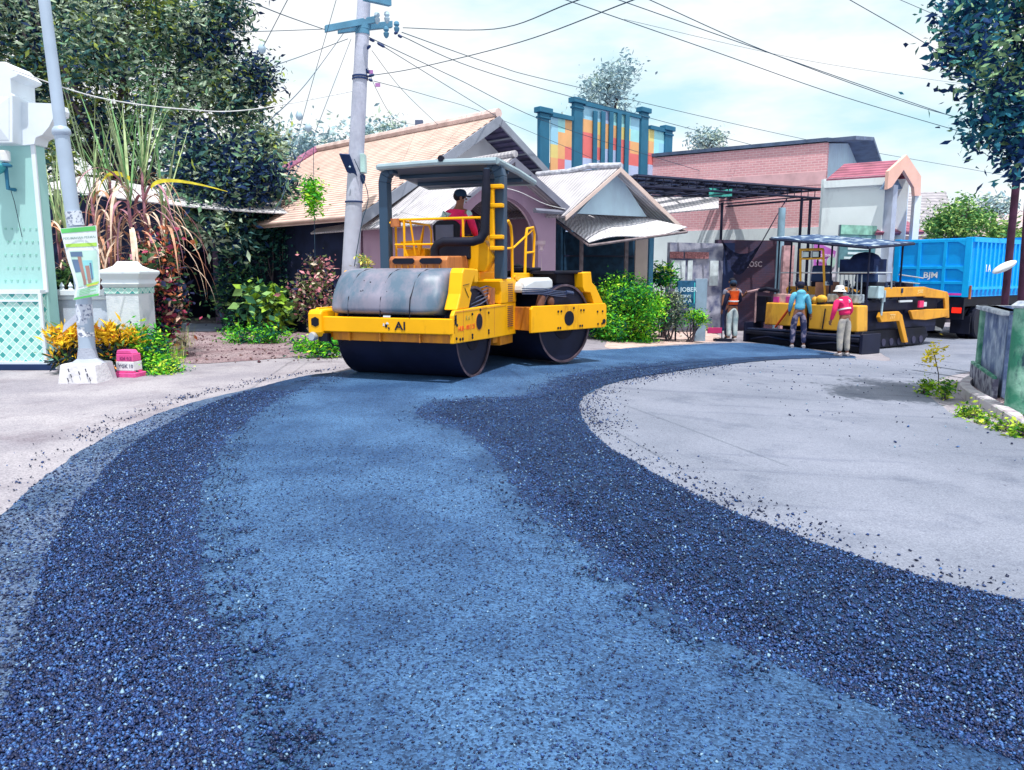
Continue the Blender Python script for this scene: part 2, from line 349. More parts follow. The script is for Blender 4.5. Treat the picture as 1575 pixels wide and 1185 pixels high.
sheet('old_road',[(1400,560),(1290,549),(1200,551),(1100,561),(1000,575),(920,590),(880,612),(875,640),(905,690),(1000,740),(1200,830),(1480,920),(1700,1000),(1700,700),(1560,676),(1470,640),(1420,605),(1440,580),(1560,560),(1800,548),(1700,514),(1480,508),(1400,508),(1300,525)],M_old,.004,.03,.3)
_,PN=sheet('new_road',[(-60,1000),(30,880),(100,790),(150,730),(225,670),(320,622),(430,594),(530,570),(640,552),(900,541),(1000,534),(1110,528),(1160,528),(1230,535)]+[(1330,552)]+redge[1:]+[(6,1.2,0),(3,-3,0),(-4,-3,0),(-6,2,0)],M_smooth,.010,.03,.08)
_,PD=sheet('road_edge',[(-6,2,0),(-300,900),(0,805),(40,757),(115,698),(205,652),(305,617),(420,592),(440,598),(330,625),(245,665),(190,715),(135,800),(105,900),(80,1020),(-1.6,1.9,0),(-2.4,.5,0)],M_dust,.013,.02,.1)
LB=[(520,573),(450,582),(350,612),(255,652),(175,704),(108,792),(78,850),(52,950),(25,1050),(-40,1300),(420,1300),(365,1100),(318,950),(300,820),(312,725),(375,655),(445,606),(515,583)]
RB=[(640,628),(700,616),(815,614),(835,592),(880,576),(1000,560),(1100,552),(1290,545),(1325,550)]+[(1290,551),(1200,553),(1100,563),(1000,578),(930,592),(893,612),(889,640),(922,682),(1002,727),(1082,772),(1202,818),(1352,872),(1482,908),(1620,940),(1750,1240),(1480,1150),(1430,1128),(1330,1090),(1200,1035),(1060,970),(965,905),(892,848),(820,792),(778,742),(748,692),(700,662),(640,646)]
_,PL=sheet('loose_asphalt',LB,M_loose,.016,.018,.08)
_,PR=sheet('loose_asphalt',RB,M_loose,.016,.018,.08)
# smoother islands the roller has already flattened inside the right hand band
sheet('yard',[(262,503),(380,499),(540,500),(640,520),(560,540),(470,548),(380,556),(280,562),(240,545)],M_yard,.006,.06,.3)
sheet('yard',[(920,540),(940,520),(1000,500),(1060,498),(1095,510),(1120,526),(1000,532)],mat('pink_sand',(.62,.47,.44),.95,bump=.6,bs=30,c2=(.5,.36,.33),sc_=5),.006,.04,.3)
def inside(P,x,y):
    A=np.array([(p.x,p.y) for p in P]); B=np.roll(A,-1,0); c=np.zeros(len(x),bool)
    for (x1,y1),(x2,y2) in zip(A,B):
        if y1==y2: continue
        m=((y1>y)!=(y2>y))&(x<(x2-x1)*(y-y1)/(y2-y1)+x1); c^=m
    return c
def stones(name,x,y,size,mats,pr,dz,label=None,cat=None,kind='stuff',sink=.35):
    n=len(x); z=np.array([g(a) for a in x])+dz
    O=np.array([(1,0,0),(0,1,0),(-1,0,0),(0,-1,0),(0,0,1),(0,0,-.7)],float)
    sz=size*(.5+nr.random(n)**2*1.3)
    V=O[None]*sz[:,None,None]*(.55+.9*nr.random((n,6,1)))
    V[:,:,2]*=.7
    an=nr.random(n)*6.28; c,s=np.cos(an),np.sin(an)
    tilt=nr.normal(size=(n,2))*.5
    V[:,:,2]+=V[:,:,0]*tilt[:,:1]+V[:,:,1]*tilt[:,1:]
    X=V[:,:,0]*c[:,None]-V[:,:,1]*s[:,None]; Y=V[:,:,0]*s[:,None]+V[:,:,1]*c[:,None]
    V=np.stack([X+x[:,None],Y+y[:,None],V[:,:,2]+(z+sz*sink)[:,None]],2).reshape(-1,3)
    T=np.array([(0,1,4),(1,2,4),(2,3,4),(3,0,4),(1,0,5),(2,1,5),(3,2,5),(0,3,5)])
    F=(np.arange(n)[:,None,None]*6+T[None]).reshape(-1,3)
    mi=np.repeat(nr.choice(len(mats),n,p=pr),8)
    o=rawmesh(name,V,F,mats,mi,label=label,cat=cat,kind=kind); return o

# soft ragged transitions between rolled and loose asphalt: a fine grid along the inner edges
PATCH=[]
SCUFF=[]
def segd(P,x,y):
    d=np.full(x.shape,9e9)
    for a,b in zip(P[:-1],P[1:]):
        ax,ay,bx,by=a.x,a.y,b.x,b.y; L2=(bx-ax)**2+(by-ay)**2+1e-9; t=np.clip(((x-ax)*(bx-ax)+(y-ay)*(by-ay))/L2,0,1)
        d=np.minimum(d,np.hypot(x-ax-t*(bx-ax),y-ay-t*(by-ay)))
    return d
c_=.05; gx=np.arange(-3.2,9.5,c_); gy=np.arange(1.0,16.5,c_); GX,GY=np.meshgrid(gx,gy); fx,fy=GX.ravel(),GY.ravel()
inL=inside(PL,fx,fy)|inside(PR,fx,fy)
dd=np.minimum(segd(PL+[PL[0]],fx,fy),segd(PR+[PR[0]],fx,fy)); sd_=np.where(inL,dd,-dd)
# the outer edges stay crisp
oe=np.minimum(segd([gnd(*p) for p in redge],fx,fy),segd([gnd(*p) for p in LB[:11]],fx,fy))
wd=.10+.012*fy; fac=np.clip((sd_/wd+1)/2,0,1)
need=(np.abs(sd_)<wd*1.25)&(oe>.16)
for P,r_ in PATCH:
    d=segd([gnd(*p) for p in P],fx,fy); k=(d<r_*1.7)&inL; f=np.clip((d/r_-.3)/1.1,.36,1); fac=np.where(k,np.minimum(fac,f),fac); need|=k
for P,r_ in SCUFF:
    if r_<=0: continue
    d=segd([gnd(*p) for p in P],fx,fy); k=(d<r_*1.8)&~inL; f=.62*np.clip(1-d/(r_*1.6),0,1); fac=np.where(k,np.maximum(fac,f),fac); need|=k
need&=inside(PN,fx,fy)&~inside(PD,fx,fy)
need=need.reshape(GX.shape); cell=need[:-1,:-1]&need[1:,:-1]&need[:-1,1:]&need[1:,1:]
jj,ii=np.nonzero(cell); nx_=len(gx); F=np.stack([jj*nx_+ii,jj*nx_+ii+1,(jj+1)*nx_+ii+1,(jj+1)*nx_+ii],1)
used,inv=np.unique(F.ravel(),return_inverse=True); Vz=np.array([g(a) for a in fx[used]])+np.where(inL[used],.0227,.0112+.0115*np.clip(fac[used]*2.2,0,1))
o=rawmesh('scuffed_asphalt',np.stack([fx[used],fy[used],Vz],1),inv.reshape(-1,4),M_blend,kind='structure')
at_=o.data.attributes.new('loose','FLOAT','POINT'); at_.data.foreach_set('value',np.where(fac[used]<=.001,-1,np.where(fac[used]>=.999,2,fac[used])).astype('f'))
SM=[mat('stone_dark',(.006,.014,.06),.5,spec=.4),mat('stone_mid',(.012,.04,.16),.5,spec=.4),mat('stone_blue',(.04,.12,.34),.5,spec=.4),mat('stone_glint',(.2,.34,.5),.5,spec=.4)]  # the palest tone paints glints onto a few stones
def scatter(P,n,size,ymax,pw=1.3,name='loose_gravel',pr=(.40,.37,.20,.03),dz=.016,**k):
    A=np.array([(p.x,p.y) for p in P]); lo,hi=A.min(0),A.max(0); lo[1]=max(lo[1],1.2); hi[1]=min(hi[1],ymax); lo[0]=max(lo[0],-6); hi[0]=min(hi[0],14)
    m=int(n*14); y=lo[1]+(hi[1]-lo[1])*nr.random(m); x=lo[0]+(hi[0]-lo[0])*nr.random(m)
    keep=(nr.random(m)<np.minimum(1,(2.2/y)**pw))&(np.abs(x)<y*.75+.4); x,y=x[keep],y[keep]
    keep=inside(P,x,y); x,y=x[keep][:n],y[keep][:n]
    return stones(name,x,y,size,SM,pr,dz,**k)
scatter(PL,64000,.0062,10,dz=.0215,label='dark loose asphalt aggregate heaped along the left edge of the new road',cat='gravel')
scatter(PR,95000,.0062,14,dz=.0215,label='dark loose asphalt aggregate in the band right of the rolled strip',cat='gravel')
scatter(PN,42000,.0043,7,name='fine_gravel',pr=(.45,.35,.17,.03),dz=.010,label='fine chips scattered over the rolled blue grey asphalt',cat='gravel')
# strays along the outer edges
def strays(edge,n,spread,name,label,side=0,size=.010):
    E=[gnd(*p) for p in edge]; E=resample(E,.1); x=[];y=[]
    hot=[rnd.random()**.8 for _ in range(26)]
    for _ in range(n):
        u_=rnd.random()**.8 if rnd.random()<.45 else min(.999,max(0,rnd.choice(hot)+rnd.gauss(0,.012)))
        p=E[int(len(E)*u_)%len(E)]; r=abs(rnd.gauss(0,spread))
        x.append(p.x+side*r+rnd.gauss(0,.05)); y.append(p.y+abs(rnd.gauss(0,spread*.5)))
    return stones(name,np.array(x),np.array(y),size,SM,(.6,.3,.1,0),.006,label=label,cat='gravel')
strays(redge[3:][::-1],2600,.30,'stray_gravel','dark stray stones spilled onto the pale old road',side=.8,size=.008)
strays(ledge[1:8],800,.16,'stray_gravel','dark stray stones spilled onto the grey dirt at left',side=-1,size=.008)
x=nr.uniform(-8.5,-3.2,520); y=nr.uniform(13.2,20,520)
stones('fallen_leaves',x,y,.022,[mat('dead_leaf',(.09,.04,.06),.8),mat('dead_leaf_b',(.16,.09,.09),.8)],(.6,.4),.012,label='dry brown leaves fallen over the dirt yard',cat='leaves',sink=.1)
x=nr.uniform(3.5,9.5,420); y=nr.uniform(7,17,420); k=x>y*.3-.4; x,y=x[k],y[k]
stones('stray_gravel',x,y,.012,SM,(.5,.3,.1,.1),.008,label='few small stones strewn over the middle of the old road',cat='gravel')
# grains thinning out across the ragged inner edges, in clusters
def thin(n,wide,name,label,size,pw):
    m=n*60; y=1.2+14*nr.random(m)**1.6; x=-3+12*nr.random(m); k=(np.abs(x)<y*.75+.5); x,y=x[k],y[k]
    i=np.clip(((x-gx[0])/c_).astype(int),0,len(gx)-1); j=np.clip(((y-gy[0])/c_).astype(int),0,len(gy)-1)
    s_=sd_.reshape(GX.shape)[j,i]; wob=.09*np.sin(x*7+y*3)+.07*np.sin(x*15-y*11)+.06*np.sin(y*23+x*4)
    k=(s_>-wide*(1+.08*y))&(s_<.30)&inside(PN,x,y)&~inside(PD,x,y); x,y,s_,wob=x[k],y[k],s_[k],wob[k]
    pr_=np.clip(1+(s_+wob)/(wide*(1+.08*y)),0,1)**pw; k=(nr.random(len(x))<pr_)&(nr.random(len(x))<np.minimum(1,(2.6/y))); x,y=x[k][:n],y[k][:n]
    return stones(name,x,y,size,SM,(.42,.36,.19,.03),.021,label=label,cat='gravel')
thin(32000,.23,'loose_gravel','dark loose grains thinning out from the coarse bands onto the rolled lane',.0062,2.3)
scatter(PD,12000,.0065,9,name='stray_gravel',pr=(.45,.33,.18,.04),dz=.013,label='dark grains strewn over the dusty strip outside the left coarse band',cat='gravel')
strays([(255,652),(175,704),(108,792),(78,850),(52,950),(25,1050)],5200,.13,'stray_gravel','dark grains spilling left off the outer side of the left coarse band',side=-.9,size=.0065)
# ================================================================ buildings
V3=Vector; UP=Vector((0,0,1))
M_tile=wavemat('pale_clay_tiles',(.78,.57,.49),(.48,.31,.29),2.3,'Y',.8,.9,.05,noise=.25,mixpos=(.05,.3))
M_dtile=wavemat('shaded_clay_tiles',(.11,.10,.22),(.03,.03,.10),1.5,'Y',.8,.9,.05,noise=.5)  # right roof slope: shade of the overhang underside put into the tile colour
M_rtile=wavemat('red_clay_tiles',(.42,.13,.20),(.22,.06,.12),1.6,'Y',.8,.9,.04,noise=.4)
M_gtile=wavemat('grey_clay_tiles',(.40,.38,.42),(.24,.23,.28),1.0,'Y',.85,.8,.05,noise=.25)
M_asb=wavemat('corrugated_sheet',(.58,.56,.60),(.42,.41,.47),2.6,'X',.8,.8,.03,noise=.25)
M_tin=wavemat('weathered_tin',(.80,.79,.84),(.58,.57,.64),3.2,'X',.55,.9,.02,noise=.3)
M_brick=brickmat('red_brick',(.80,.40,.44),(.70,.33,.38),(.84,.60,.62),.24,.085,.012,dirt=(.78,.48,.52),dthr=(.55,.75))
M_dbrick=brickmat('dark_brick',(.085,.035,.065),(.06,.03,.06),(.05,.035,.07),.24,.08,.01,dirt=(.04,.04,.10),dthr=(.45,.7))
M_white=mat('white_plaster',(.78,.86,.90),.85,var=.04,sc_=1.2,bump=.15,dirt=(.52,.56,.62),dsc=1.1,dthr=(.52,.75))
M_blueg=mat('pale_blue_plaster',(.50,.68,.80),.85,var=.05,dirt=(.42,.56,.7))
M_pink=mat('pink_plaster',(.50,.34,.47),.85,var=.05,sc_=1.5,bump=.15,dirt=(.40,.27,.40),dsc=1.3)
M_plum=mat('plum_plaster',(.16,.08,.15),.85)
M_cream=mat('cream_plaster',(.68,.54,.50),.85,var=.05)
M_navy=mat('navy_shade',(.008,.014,.045),.8,var=.3)  # deep shade put into the colour of shed walls, windows and side wall
M_teal=mat('dark_teal_boards',(.012,.045,.095),.7,var=.35,sc_=5)
M_grey=mat('grey_trim',(.24,.27,.34),.6,var=.1)
M_steel=mat('dark_steel',(.012,.016,.045),.5)
M_tealp=mat('teal_paint',(.028,.155,.27),.55,var=.08)
M_peach=mat('peach_plaster',(.82,.50,.42),.8,var=.05)
M_wood=mat('grey_wood',(.22,.18,.20),.8,var=.25,sc_=8)
def roofpair(mb,A,b,L,a,wl,wr,pitch,th=.07,ml=0,mr=0):
    """gable roof: A apex of the front gable, b ridge direction going back, a gable direction to the right"""
    dz=math.tan(pitch)
    R0=A;R1=A+b*L
    mb.slab([R0,R1,R1-a*wl-UP*wl*dz,R0-a*wl-UP*wl*dz],th,ml)
    mb.slab([R0,R0+a*wr-UP*wr*dz,R1+a*wr-UP*wr*dz,R1],th,mr)
# ---- house with the pale clay tile roof (behind the roller)
aC=V3((.682,.731,0)); bC=V3((-.731,.682,0))
h=pt(765,178,21); hs=thing('tile_roof_house','long house with pale clay tile gable roof and white gable wall behind the road roller','house',(h.x-3,h.y+3,0))
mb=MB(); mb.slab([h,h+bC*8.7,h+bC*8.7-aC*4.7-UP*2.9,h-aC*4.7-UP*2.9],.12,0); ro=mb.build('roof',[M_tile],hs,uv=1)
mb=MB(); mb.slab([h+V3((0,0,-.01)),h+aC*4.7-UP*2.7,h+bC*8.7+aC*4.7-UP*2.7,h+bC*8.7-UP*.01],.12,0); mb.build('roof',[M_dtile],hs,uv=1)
mb=MB(); mb.tube([h+UP*.06-bC*.05,h+bC*8.7+UP*.06],.13,8); mb.build('ridge_cap',mat('ridge_clay',(.66,.52,.5),.85,var=.2),ro,uv=1,smooth=True)
mb=MB(); mb.tube([h+bC*8.72+UP*.05,h+bC*8.72-aC*4.7-UP*2.85],.14,8); mb.build('verge_cap',mat('purple_ridge',(.33,.14,.24),.85,var=.3,sc_=12),ro,smooth=True)
mb=MB(); q=h-bC*.03
mb.slab([q-UP*.02,q-UP*.30,q-aC*4.8-UP*3.26,q-aC*4.8-UP*2.98],.05,0); mb.slab([q-UP*.02,q+aC*4.8-UP*2.78,q+aC*4.8-UP*3.0,q-UP*.24],.05,0); mb.build('barge_board',M_grey,ro)
f=h+bC*1.1
def gz(w_,p=2.9/4.7): return h.z-w_*p-.16
mb=MB(); W4=3.9
P=[f-aC*W4+UP*(0-f.z),f+aC*W4+UP*(0-f.z-.4),V3((f.x+aC.x*W4,f.y+aC.y*W4,gz(W4,.575))),V3((f.x,f.y,h.z-.16)),V3((f.x-aC.x*W4,f.y-aC.y*W4,gz(W4)))]
mb.slab(P[::-1],.15,0); gb=f+bC*7; dg=gb-f
mb.slab([p+dg for p in P],.15,0)
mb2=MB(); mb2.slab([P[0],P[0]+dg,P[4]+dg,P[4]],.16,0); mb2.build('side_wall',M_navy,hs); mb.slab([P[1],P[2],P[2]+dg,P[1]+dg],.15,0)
mb.build('wall',mat('gable_plaster',(.63,.68,.76),.85,var=.05),hs)
mb=MB()
for k in range(7):
    t=.6+k*.62; mb.tube([h+aC*t-UP*(t*.575+.15)+bC*.02,h+aC*t-UP*(t*.575+.15)+bC*1.1],.035,4)
mb.build('rafter',M_grey,ro)
p0=pt(645,205,24.5); mb=MB(); mb.tube([p0-UP*.6,p0+UP*.15],.06,8); mb.box(p0.x-.12,p0.x+.12,p0.y-.1,p0.y+.1,p0.z+.12,p0.z+.38); mb.build('chimney_pipe',mat('pipe_grey',(.12,.15,.25)),hs)
# ---- dark shed with tin roof and creepers at left
E0=pt(55,283,18.0); E1=pt(545,331,21.2); E0.z=3.62
sh=thing('tin_roof_shed','dark shed under a white tin roof, overgrown with creepers, left of the concrete pole','shed',((E0.x+E1.x)/2,22,0))
bk=V3((-.35,2.6,.55)); n=26; mb=MB()
for i in range(n):
    a=E0.lerp(E1,i/n); b=E0.lerp(E1,(i+1)/n); sag=lambda t: -.16*math.sin(t*math.pi)
    a=a+UP*sag(i/n); b=b+UP*sag((i+1)/n)
    mb.slab([a,b,b+bk,a+bk],.03)
mb.build('roof',[M_tin],sh,uv=1)
mb=MB(); w0=V3((-17,23.0,0)); w1=V3((E1.x+.2,23.4,0)); dl=pt(262,420,23).x; dr=pt(337,420,23.1).x
mb.obox(w0,(dl,23.05),.15,0,3.9); mb.obox((dr,23.1),w1,.15,0,3.9); mb.obox((dl,23.05),(dr,23.1),.14,2.75,3.9)
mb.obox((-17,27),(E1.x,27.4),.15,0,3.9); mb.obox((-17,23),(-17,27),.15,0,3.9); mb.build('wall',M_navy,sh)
mb=MB(); mb.slab([(-17.3,25.4,4.1),(E1.x+.3,25.4,3.8),(E1.x+.3,27.6,3.9),(-17.3,27.6,4.2)],.05); mb.build('rear_roof',M_tin,sh,uv=1)
mb=MB(); mb.box(dr-.02,dr+.28,22.7,22.95,0,3.4); mb.build('door_post',mat('plum_post',(.09,.06,.11),.7),sh,bevel=.01)
for px in (452,520): 
    q=pt(px,400,21.3); mb=MB(); mb.box(q.x-.05,q.x+.05,q.y-.05,q.y+.05,0,3.3); mb.build('roof_post',mat('plum_post',(.09,.06,.11),.7),sh)
mb=MB(); mb.box(dl-.3,dr+.8,20.6,23,0.0,.06); mb.build('doorstep',mat('step_concrete',(.20,.24,.33),.85,var=.2),sh)
q=pt(248,372,21.4); tq=V3((q.x,21.35,q.z)); mb=MB(); mb.box(tq.x-.28,tq.x+.28,tq.y-.02,tq.y+.02,tq.z-.18,tq.z+.18,0)
for i in range(3): mb.box(tq.x-.22,tq.x+.2-.05*i,tq.y-.03,tq.y-.021,tq.z+.09-.1*i,tq.z+.12-.1*i,1)
mb.build('hanging_sign',[mat('sign_blue',(.03,.12,.3)),mat('sign_white',(.6,.7,.8))],sh)
# ---- pink house with arched porch and corrugated porch roof
aP=V3((.731,.682,0)); bP=V3((-.682,.731,0)); A=pt(790,241,17.5)
ph=thing('pink_house','pink house with round arched porch and grey corrugated gable roof right behind the road roller','house',(A.x,A.y+2,0))
Lq=pl(664,344,A,aP); wl=(Lq-A).dot(aP)*-1; Rq=pl(880,322,A,aP); wr=(Rq-A).dot(aP)
mb=MB(); mb.slab([A,A+bP*5.2,A+bP*5.2+(Lq-A),Lq],.04,0); rf=mb.build('roof',[M_asb],ph,uv=1)
mb=MB(); mb.slab([A,Rq,Rq+bP*5.2,A+bP*5.2],.04,0); mb.build('roof',[M_asb],ph,uv=1)
mb=MB(); mb.tube([A+UP*.05-bP*.06,A+bP*5.2+UP*.05],.08,8); mb.build('ridge_cap',M_asb,rf,uv=1,smooth=True)
mb=MB(); mb.slab([A-UP*.03-bP*.02,Rq-UP*.03-bP*.02,Rq-UP*.22-bP*.02,A-UP*.22-bP*.02],.04); mb.slab([A-UP*.03-bP*.02,A-UP*.12-bP*.02,Lq-UP*.12-bP*.02,Lq-UP*.03-bP*.02],.04)
q1=Rq-aP*1.3; mb.tube([q1-UP*.10,Rq-UP*.10+aP*.1],.06,6)
mb.build('barge_board',mat('barge_wood',(.2,.21,.28),.7),rf)
fo=A+bP*.75; WL=wl-.42; WR=wr-.02
tl=(A.z-Lq.z)/wl; tr=(A.z-Rq.z)/wr; gnd0=-.05
# arched facade
ac=.15; ar=1.18; spz=pl(745,372,fo,aP).z; 
C0=pl(762,375,fo,aP); ac=(C0-fo).dot(aP); ar=1.22
mb=MB(); nseg=18; D=.22
def fp(u_,z): return V3((fo.x+aP.x*u_,fo.y+aP.y*u_,z))
def top(u_): return A.z-.05+(u_*tl if u_<0 else -u_*tr)
cols=[-WL]+[ac-ar]+[ac-ar*math.cos(math.pi*i/nseg) for i in range(1,nseg)]+[ac+ar,WR]
cols=sorted(set(cols+[0.0]))
for i in range(len(cols)-1):
    u0,u1=cols[i],cols[i+1]; um=(u0+u1)/2
    def lo(u_):
        if abs(um-ac)<ar: 
            return spz+math.sqrt(max(0,ar*ar-(u_-ac)**2))*.86
        return gnd0-.3
    mb.slab([fp(u0,lo(u0)),fp(u1,lo(u1)),fp(u1,top(u1)),fp(u0,top(u0))],-D)
mb.slab([fp(-WL,gnd0),fp(-WL,top(-WL)),fp(-WL,top(-WL))+bP*5,fp(-WL,gnd0)+bP*5],.15)
mb.slab([fp(WR,gnd0-.3),fp(WR,gnd0-.3)+bP*5,fp(WR,top(WR))+bP*5,fp(WR,top(WR))],.15)
mb.build('wall',M_pink,ph)
mb=MB(); pts=[fp(ac-ar*math.cos(math.pi*i/24)*1.02,spz+math.sin(math.pi*i/24)*ar*.88)-bP*.03 for i in range(25)]; mb.tube(pts,.045,6); mb.build('arch_moulding',mat('pink_trim',(.62,.46,.52),.8),ph,smooth=True)
for u_ in (ac-ar-.12,ac+ar+.12):
    q=fp(u_,0)-bP*.12; mb=MB(); mb.lathe([(.16,gnd0-.3),(.16,gnd0+.1),(.115,gnd0+.15),(.10,spz-.2),(.13,spz-.16),(.11,spz-.12),(.11,spz-.08),(.17,spz-.02),(.17,spz+.06)],(q.x,q.y,0),n=18); mb.build('column',mat('pink_trim',(.62,.46,.52),.8),ph,smooth=True)
mb=MB(); bb=bP*2.6
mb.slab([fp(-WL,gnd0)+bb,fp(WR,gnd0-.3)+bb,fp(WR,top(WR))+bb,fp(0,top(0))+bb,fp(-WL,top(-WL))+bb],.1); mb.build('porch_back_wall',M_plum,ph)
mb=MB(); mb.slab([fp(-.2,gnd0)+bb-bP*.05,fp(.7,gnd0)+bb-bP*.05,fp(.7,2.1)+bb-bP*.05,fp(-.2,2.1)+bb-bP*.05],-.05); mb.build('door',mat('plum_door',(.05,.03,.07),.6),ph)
mb=MB(); q=V3((fo.x,fo.y,0)); mb.slab([fp(-WL,.10),fp(WR,.10),fp(WR,.10)+bP*3,fp(-WL,.10)+bP*3],.2); mb.build('porch_floor',M_conc,ph)
# side wing wall seen left of the roller, under the corrugated eave
q0=pl(553,352,Lq+bP*.2,bP); mb=MB(); s0=fp(-WL+.0,0); s1=V3((s0.x,s0.y,0))+bP*4.6
# ---- small shop with pale blue gable
aD=V3((.857,.515,0)); bD=V3((-.515,.857,0)); B=pt(953,257,19.3)
sp_=thing('blue_gable_shop','small shop with pale blue gable and tin awning over a dark open front','shop',(B.x,B.y+2,0))
Ld=pl(868,332,B,aD); Rd=pl(1052,352,B,aD)
mb=MB(); b2=pt(826,270,21.6)-B; mb.slab([B,B+b2,Ld+b2*.8,Ld],.05,0); rf=mb.build('roof',[M_asb],sp_,uv=1)
mb=MB(); mb.slab([B,Rd,Rd+bD*4,B+bD*4],.05,0); mb.build('roof',[M_asb],sp_,uv=1)
mb=MB(); mb.tube([B+UP*.03-bD*.05,B+b2*.33+UP*.10,B+b2*.6+UP*.02,B+b2+UP*.03],.07,8); mb.build('ridge_cap',mat('worn_ridge',(.5,.52,.6),.8,var=.3,sc_=9),rf,smooth=True)
mb=MB(); mb.slab([B-bD*.03-UP*.02,Rd-bD*.03-UP*.02,Rd-bD*.03-UP*.14,B-bD*.03-UP*.14],.04); mb.slab([B-bD*.03-UP*.02,B-bD*.03-UP*.12,Ld-bD*.03-UP*.12,Ld-bD*.03-UP*.02],.04); mb.build('barge_board',M_cream,rf)
g0=B+bD*.45; gl=pl(884,329,g0,aD); gr=pl(990,334,g0,aD); ga=pl(944,264,g0,aD)
mb=MB(); mb.slab([gl,gr,gr+(ga-gr)*.97,ga],-.12); gw=mb.build('gable_wall',M_blueg,sp_)
def vent(cx,cy,pts,name='vent'):
    mb=MB()
    for (u_,v_) in pts:
        q=pl(cx+u_,cy+v_,g0-bD*.02,aD); s=.035
        mb.slab([q-aD*s,q-UP*s*1.2,q+aD*s,q+UP*s*1.2],-.03)
    mb.build(name,mat('vent_dark',(.03,.06,.12)),gw)
vent(937,296,[(u*3.2-v*1.2,v*4+u*1.2) for u in (-2,-1,0,1,2) for v in (-2,-1,0,1,2) if not(abs(u)==1 and abs(v)==1)])
vent(912,301,[(u*2.6,-u*3.4+v*3.2) for u in (-2,-1,0,1,2) for v in (-.5,.5)]); vent(955,318,[(0,0),(1.5,-2),(-1.5,2)])
# awning: corrugated tin, a little bent
K0=pt(845,328,20.6);K1=pt(1000,337,20.2);K2=pt(1057,352,19.2);K3=pt(906,373,19.0); mb=MB(); n=22
def bil(u_,v_): return (K0.lerp(K1,u_)).lerp(K3.lerp(K2,u_),v_)+UP*(.05*math.sin(u_*7)*(.3+v_))
gv=[[bil(i/n,j/4) for i in range(n+1)] for j in range(5)]
for j in range(4):
    for i in range(n): mb.slab([gv[j][i],gv[j+1][i],gv[j+1][i+1],gv[j][i+1]],.02)
mb.build('awning',[M_tin],sp_,uv=1)
mb=MB(); 
for a_,b_ in ((K3,K2),(K0,K3),(K1,K2)): mb.tube([a_-UP*.08,b_-UP*.08],.035,5)
mb.build('awning_frame',M_wood,sp_)
F0=pt(866,400,21.6); F1=pt(1002,400,22.6)
mb=MB(); mb.obox(F0,F1,.15,-.4,2.75); mb.obox(F0,(F0.x-1.5,F0.y+3),.15,-.4,3.2); mb.obox(F1,(F1.x-1.2,F1.y+3),.15,-.4,3.2); mb.build('wall',M_teal,sp_)
for px,Y,wd,mm in ((894,20.4,.05,M_wood),(963,20.6,.05,M_wood),(986,20.7,.17,M_cream),(1001,20.8,.06,mat('blue_post',(.1,.3,.5),.6))):
    q=pt(px,400,Y); mb=MB(); mb.box(q.x-wd,q.x+wd,q.y-.06,q.y+.06,-.4,2.62); mb.build('post',mm,sp_,bevel=.008)
mb=MB(); q=pt(870,430,21.3); 
for k in range(3): mb.obox(pt(872,0,21.35)*1,pt(990,0,22.3),.05,.55+.75*k,.6+.75*k)
mb.build('shutter_rail',M_steel,sp_)
# ---- tall teal sign wall with coloured squares
aE=V3((.72,.694,0)); Q=pt(835,167,26)
sg=thing('sign_wall','tall teal framed gate wall with rainbow square panels and dark fins behind the shop','sign wall',(Q.x+3,Q.y+3,-.3))
for (x0,x1,y0,cap) in ((826,846,168,1),(879,897,153,1),(983,998,168,1),(1019,1035,196,1)):
    a=pl(x0,y0,Q,aE); b=pl(x1,y0,Q,aE); c=(a+b)/2; hw=(b-a).length/2; hw=max(.14,hw*.72); d=.2
    mb=MB(); P=[c-aE*hw,c+aE*hw]; mb.obox(P[0],P[1],.16,-.4,a.z-.1); mb.obox(P[0]-aE*.04,P[1]+aE*.04,.22,a.z-.28,a.z-.2); mb.obox(P[0]-aE*.09,P[1]+aE*.09,.30,a.z-.1,a.z+.08); mb.build('pillar',M_tealp,sg,bevel=.02)
CM=[mat('panel_'+nm,c,.5,var=.04) for nm,c in (('sky',(.35,.66,.86)),('orange',(.86,.47,.22)),('red',(.82,.20,.20)),('lilac',(.50,.60,.88)),('yellow',(.80,.66,.25)),('aqua',(.38,.78,.82)))]
def panel(x0,x1,y0,y1,grid):
    a=pl(x0,y0,Q,aE); b=pl(x1,y1,Q,aE); ztop=a.z; zt2=ztop
    nx=len(grid[0]); ny=len(grid); zb=3.0; mb=MB(); dn=V3((-aE.y,aE.x,0))
    for j in range(ny):
        for i in range(nx):
            u0=(b-a).length*i/nx; u1=(b-a).length*(i+1)/nx; z1=ztop-.44*j; z0=zb if j==ny-1 else ztop-.44*(j+1)
            A0=V3((a.x,a.y,0))+aE*u0; A1=V3((a.x,a.y,0))+aE*u1
            mb.obox(A0,A1,.04,z0,z1,grid[j][i])
    mb.build('panel',CM,sg)
    mb=MB(); mb.obox(V3((a.x,a.y,0)),V3((b.x,b.y,0)),.22,ztop,ztop+.14); mb.build('lintel',M_tealp,sg)
panel(847,879,180,188,[[0,5,1],[0,1,1],[4,1,2],[1,2,3],[2,3,3],[3,3,3],[3,3,3],[3,3,3]])
panel(897,983,163,172,[[0,0,3,5,5,0],[1,4,1,1,4,5],[2,1,1,2,2,1],[2,2,3,3,2,2],[3,3,3,3,3,3],[3,3,3,3,3,3],[3,3,3,3,3,3]])
panel(998,1021,199,204,[[4,5,5],[1,5,0],[2,4,5],[3,1,4],[3,3,2],[3,3,3]])
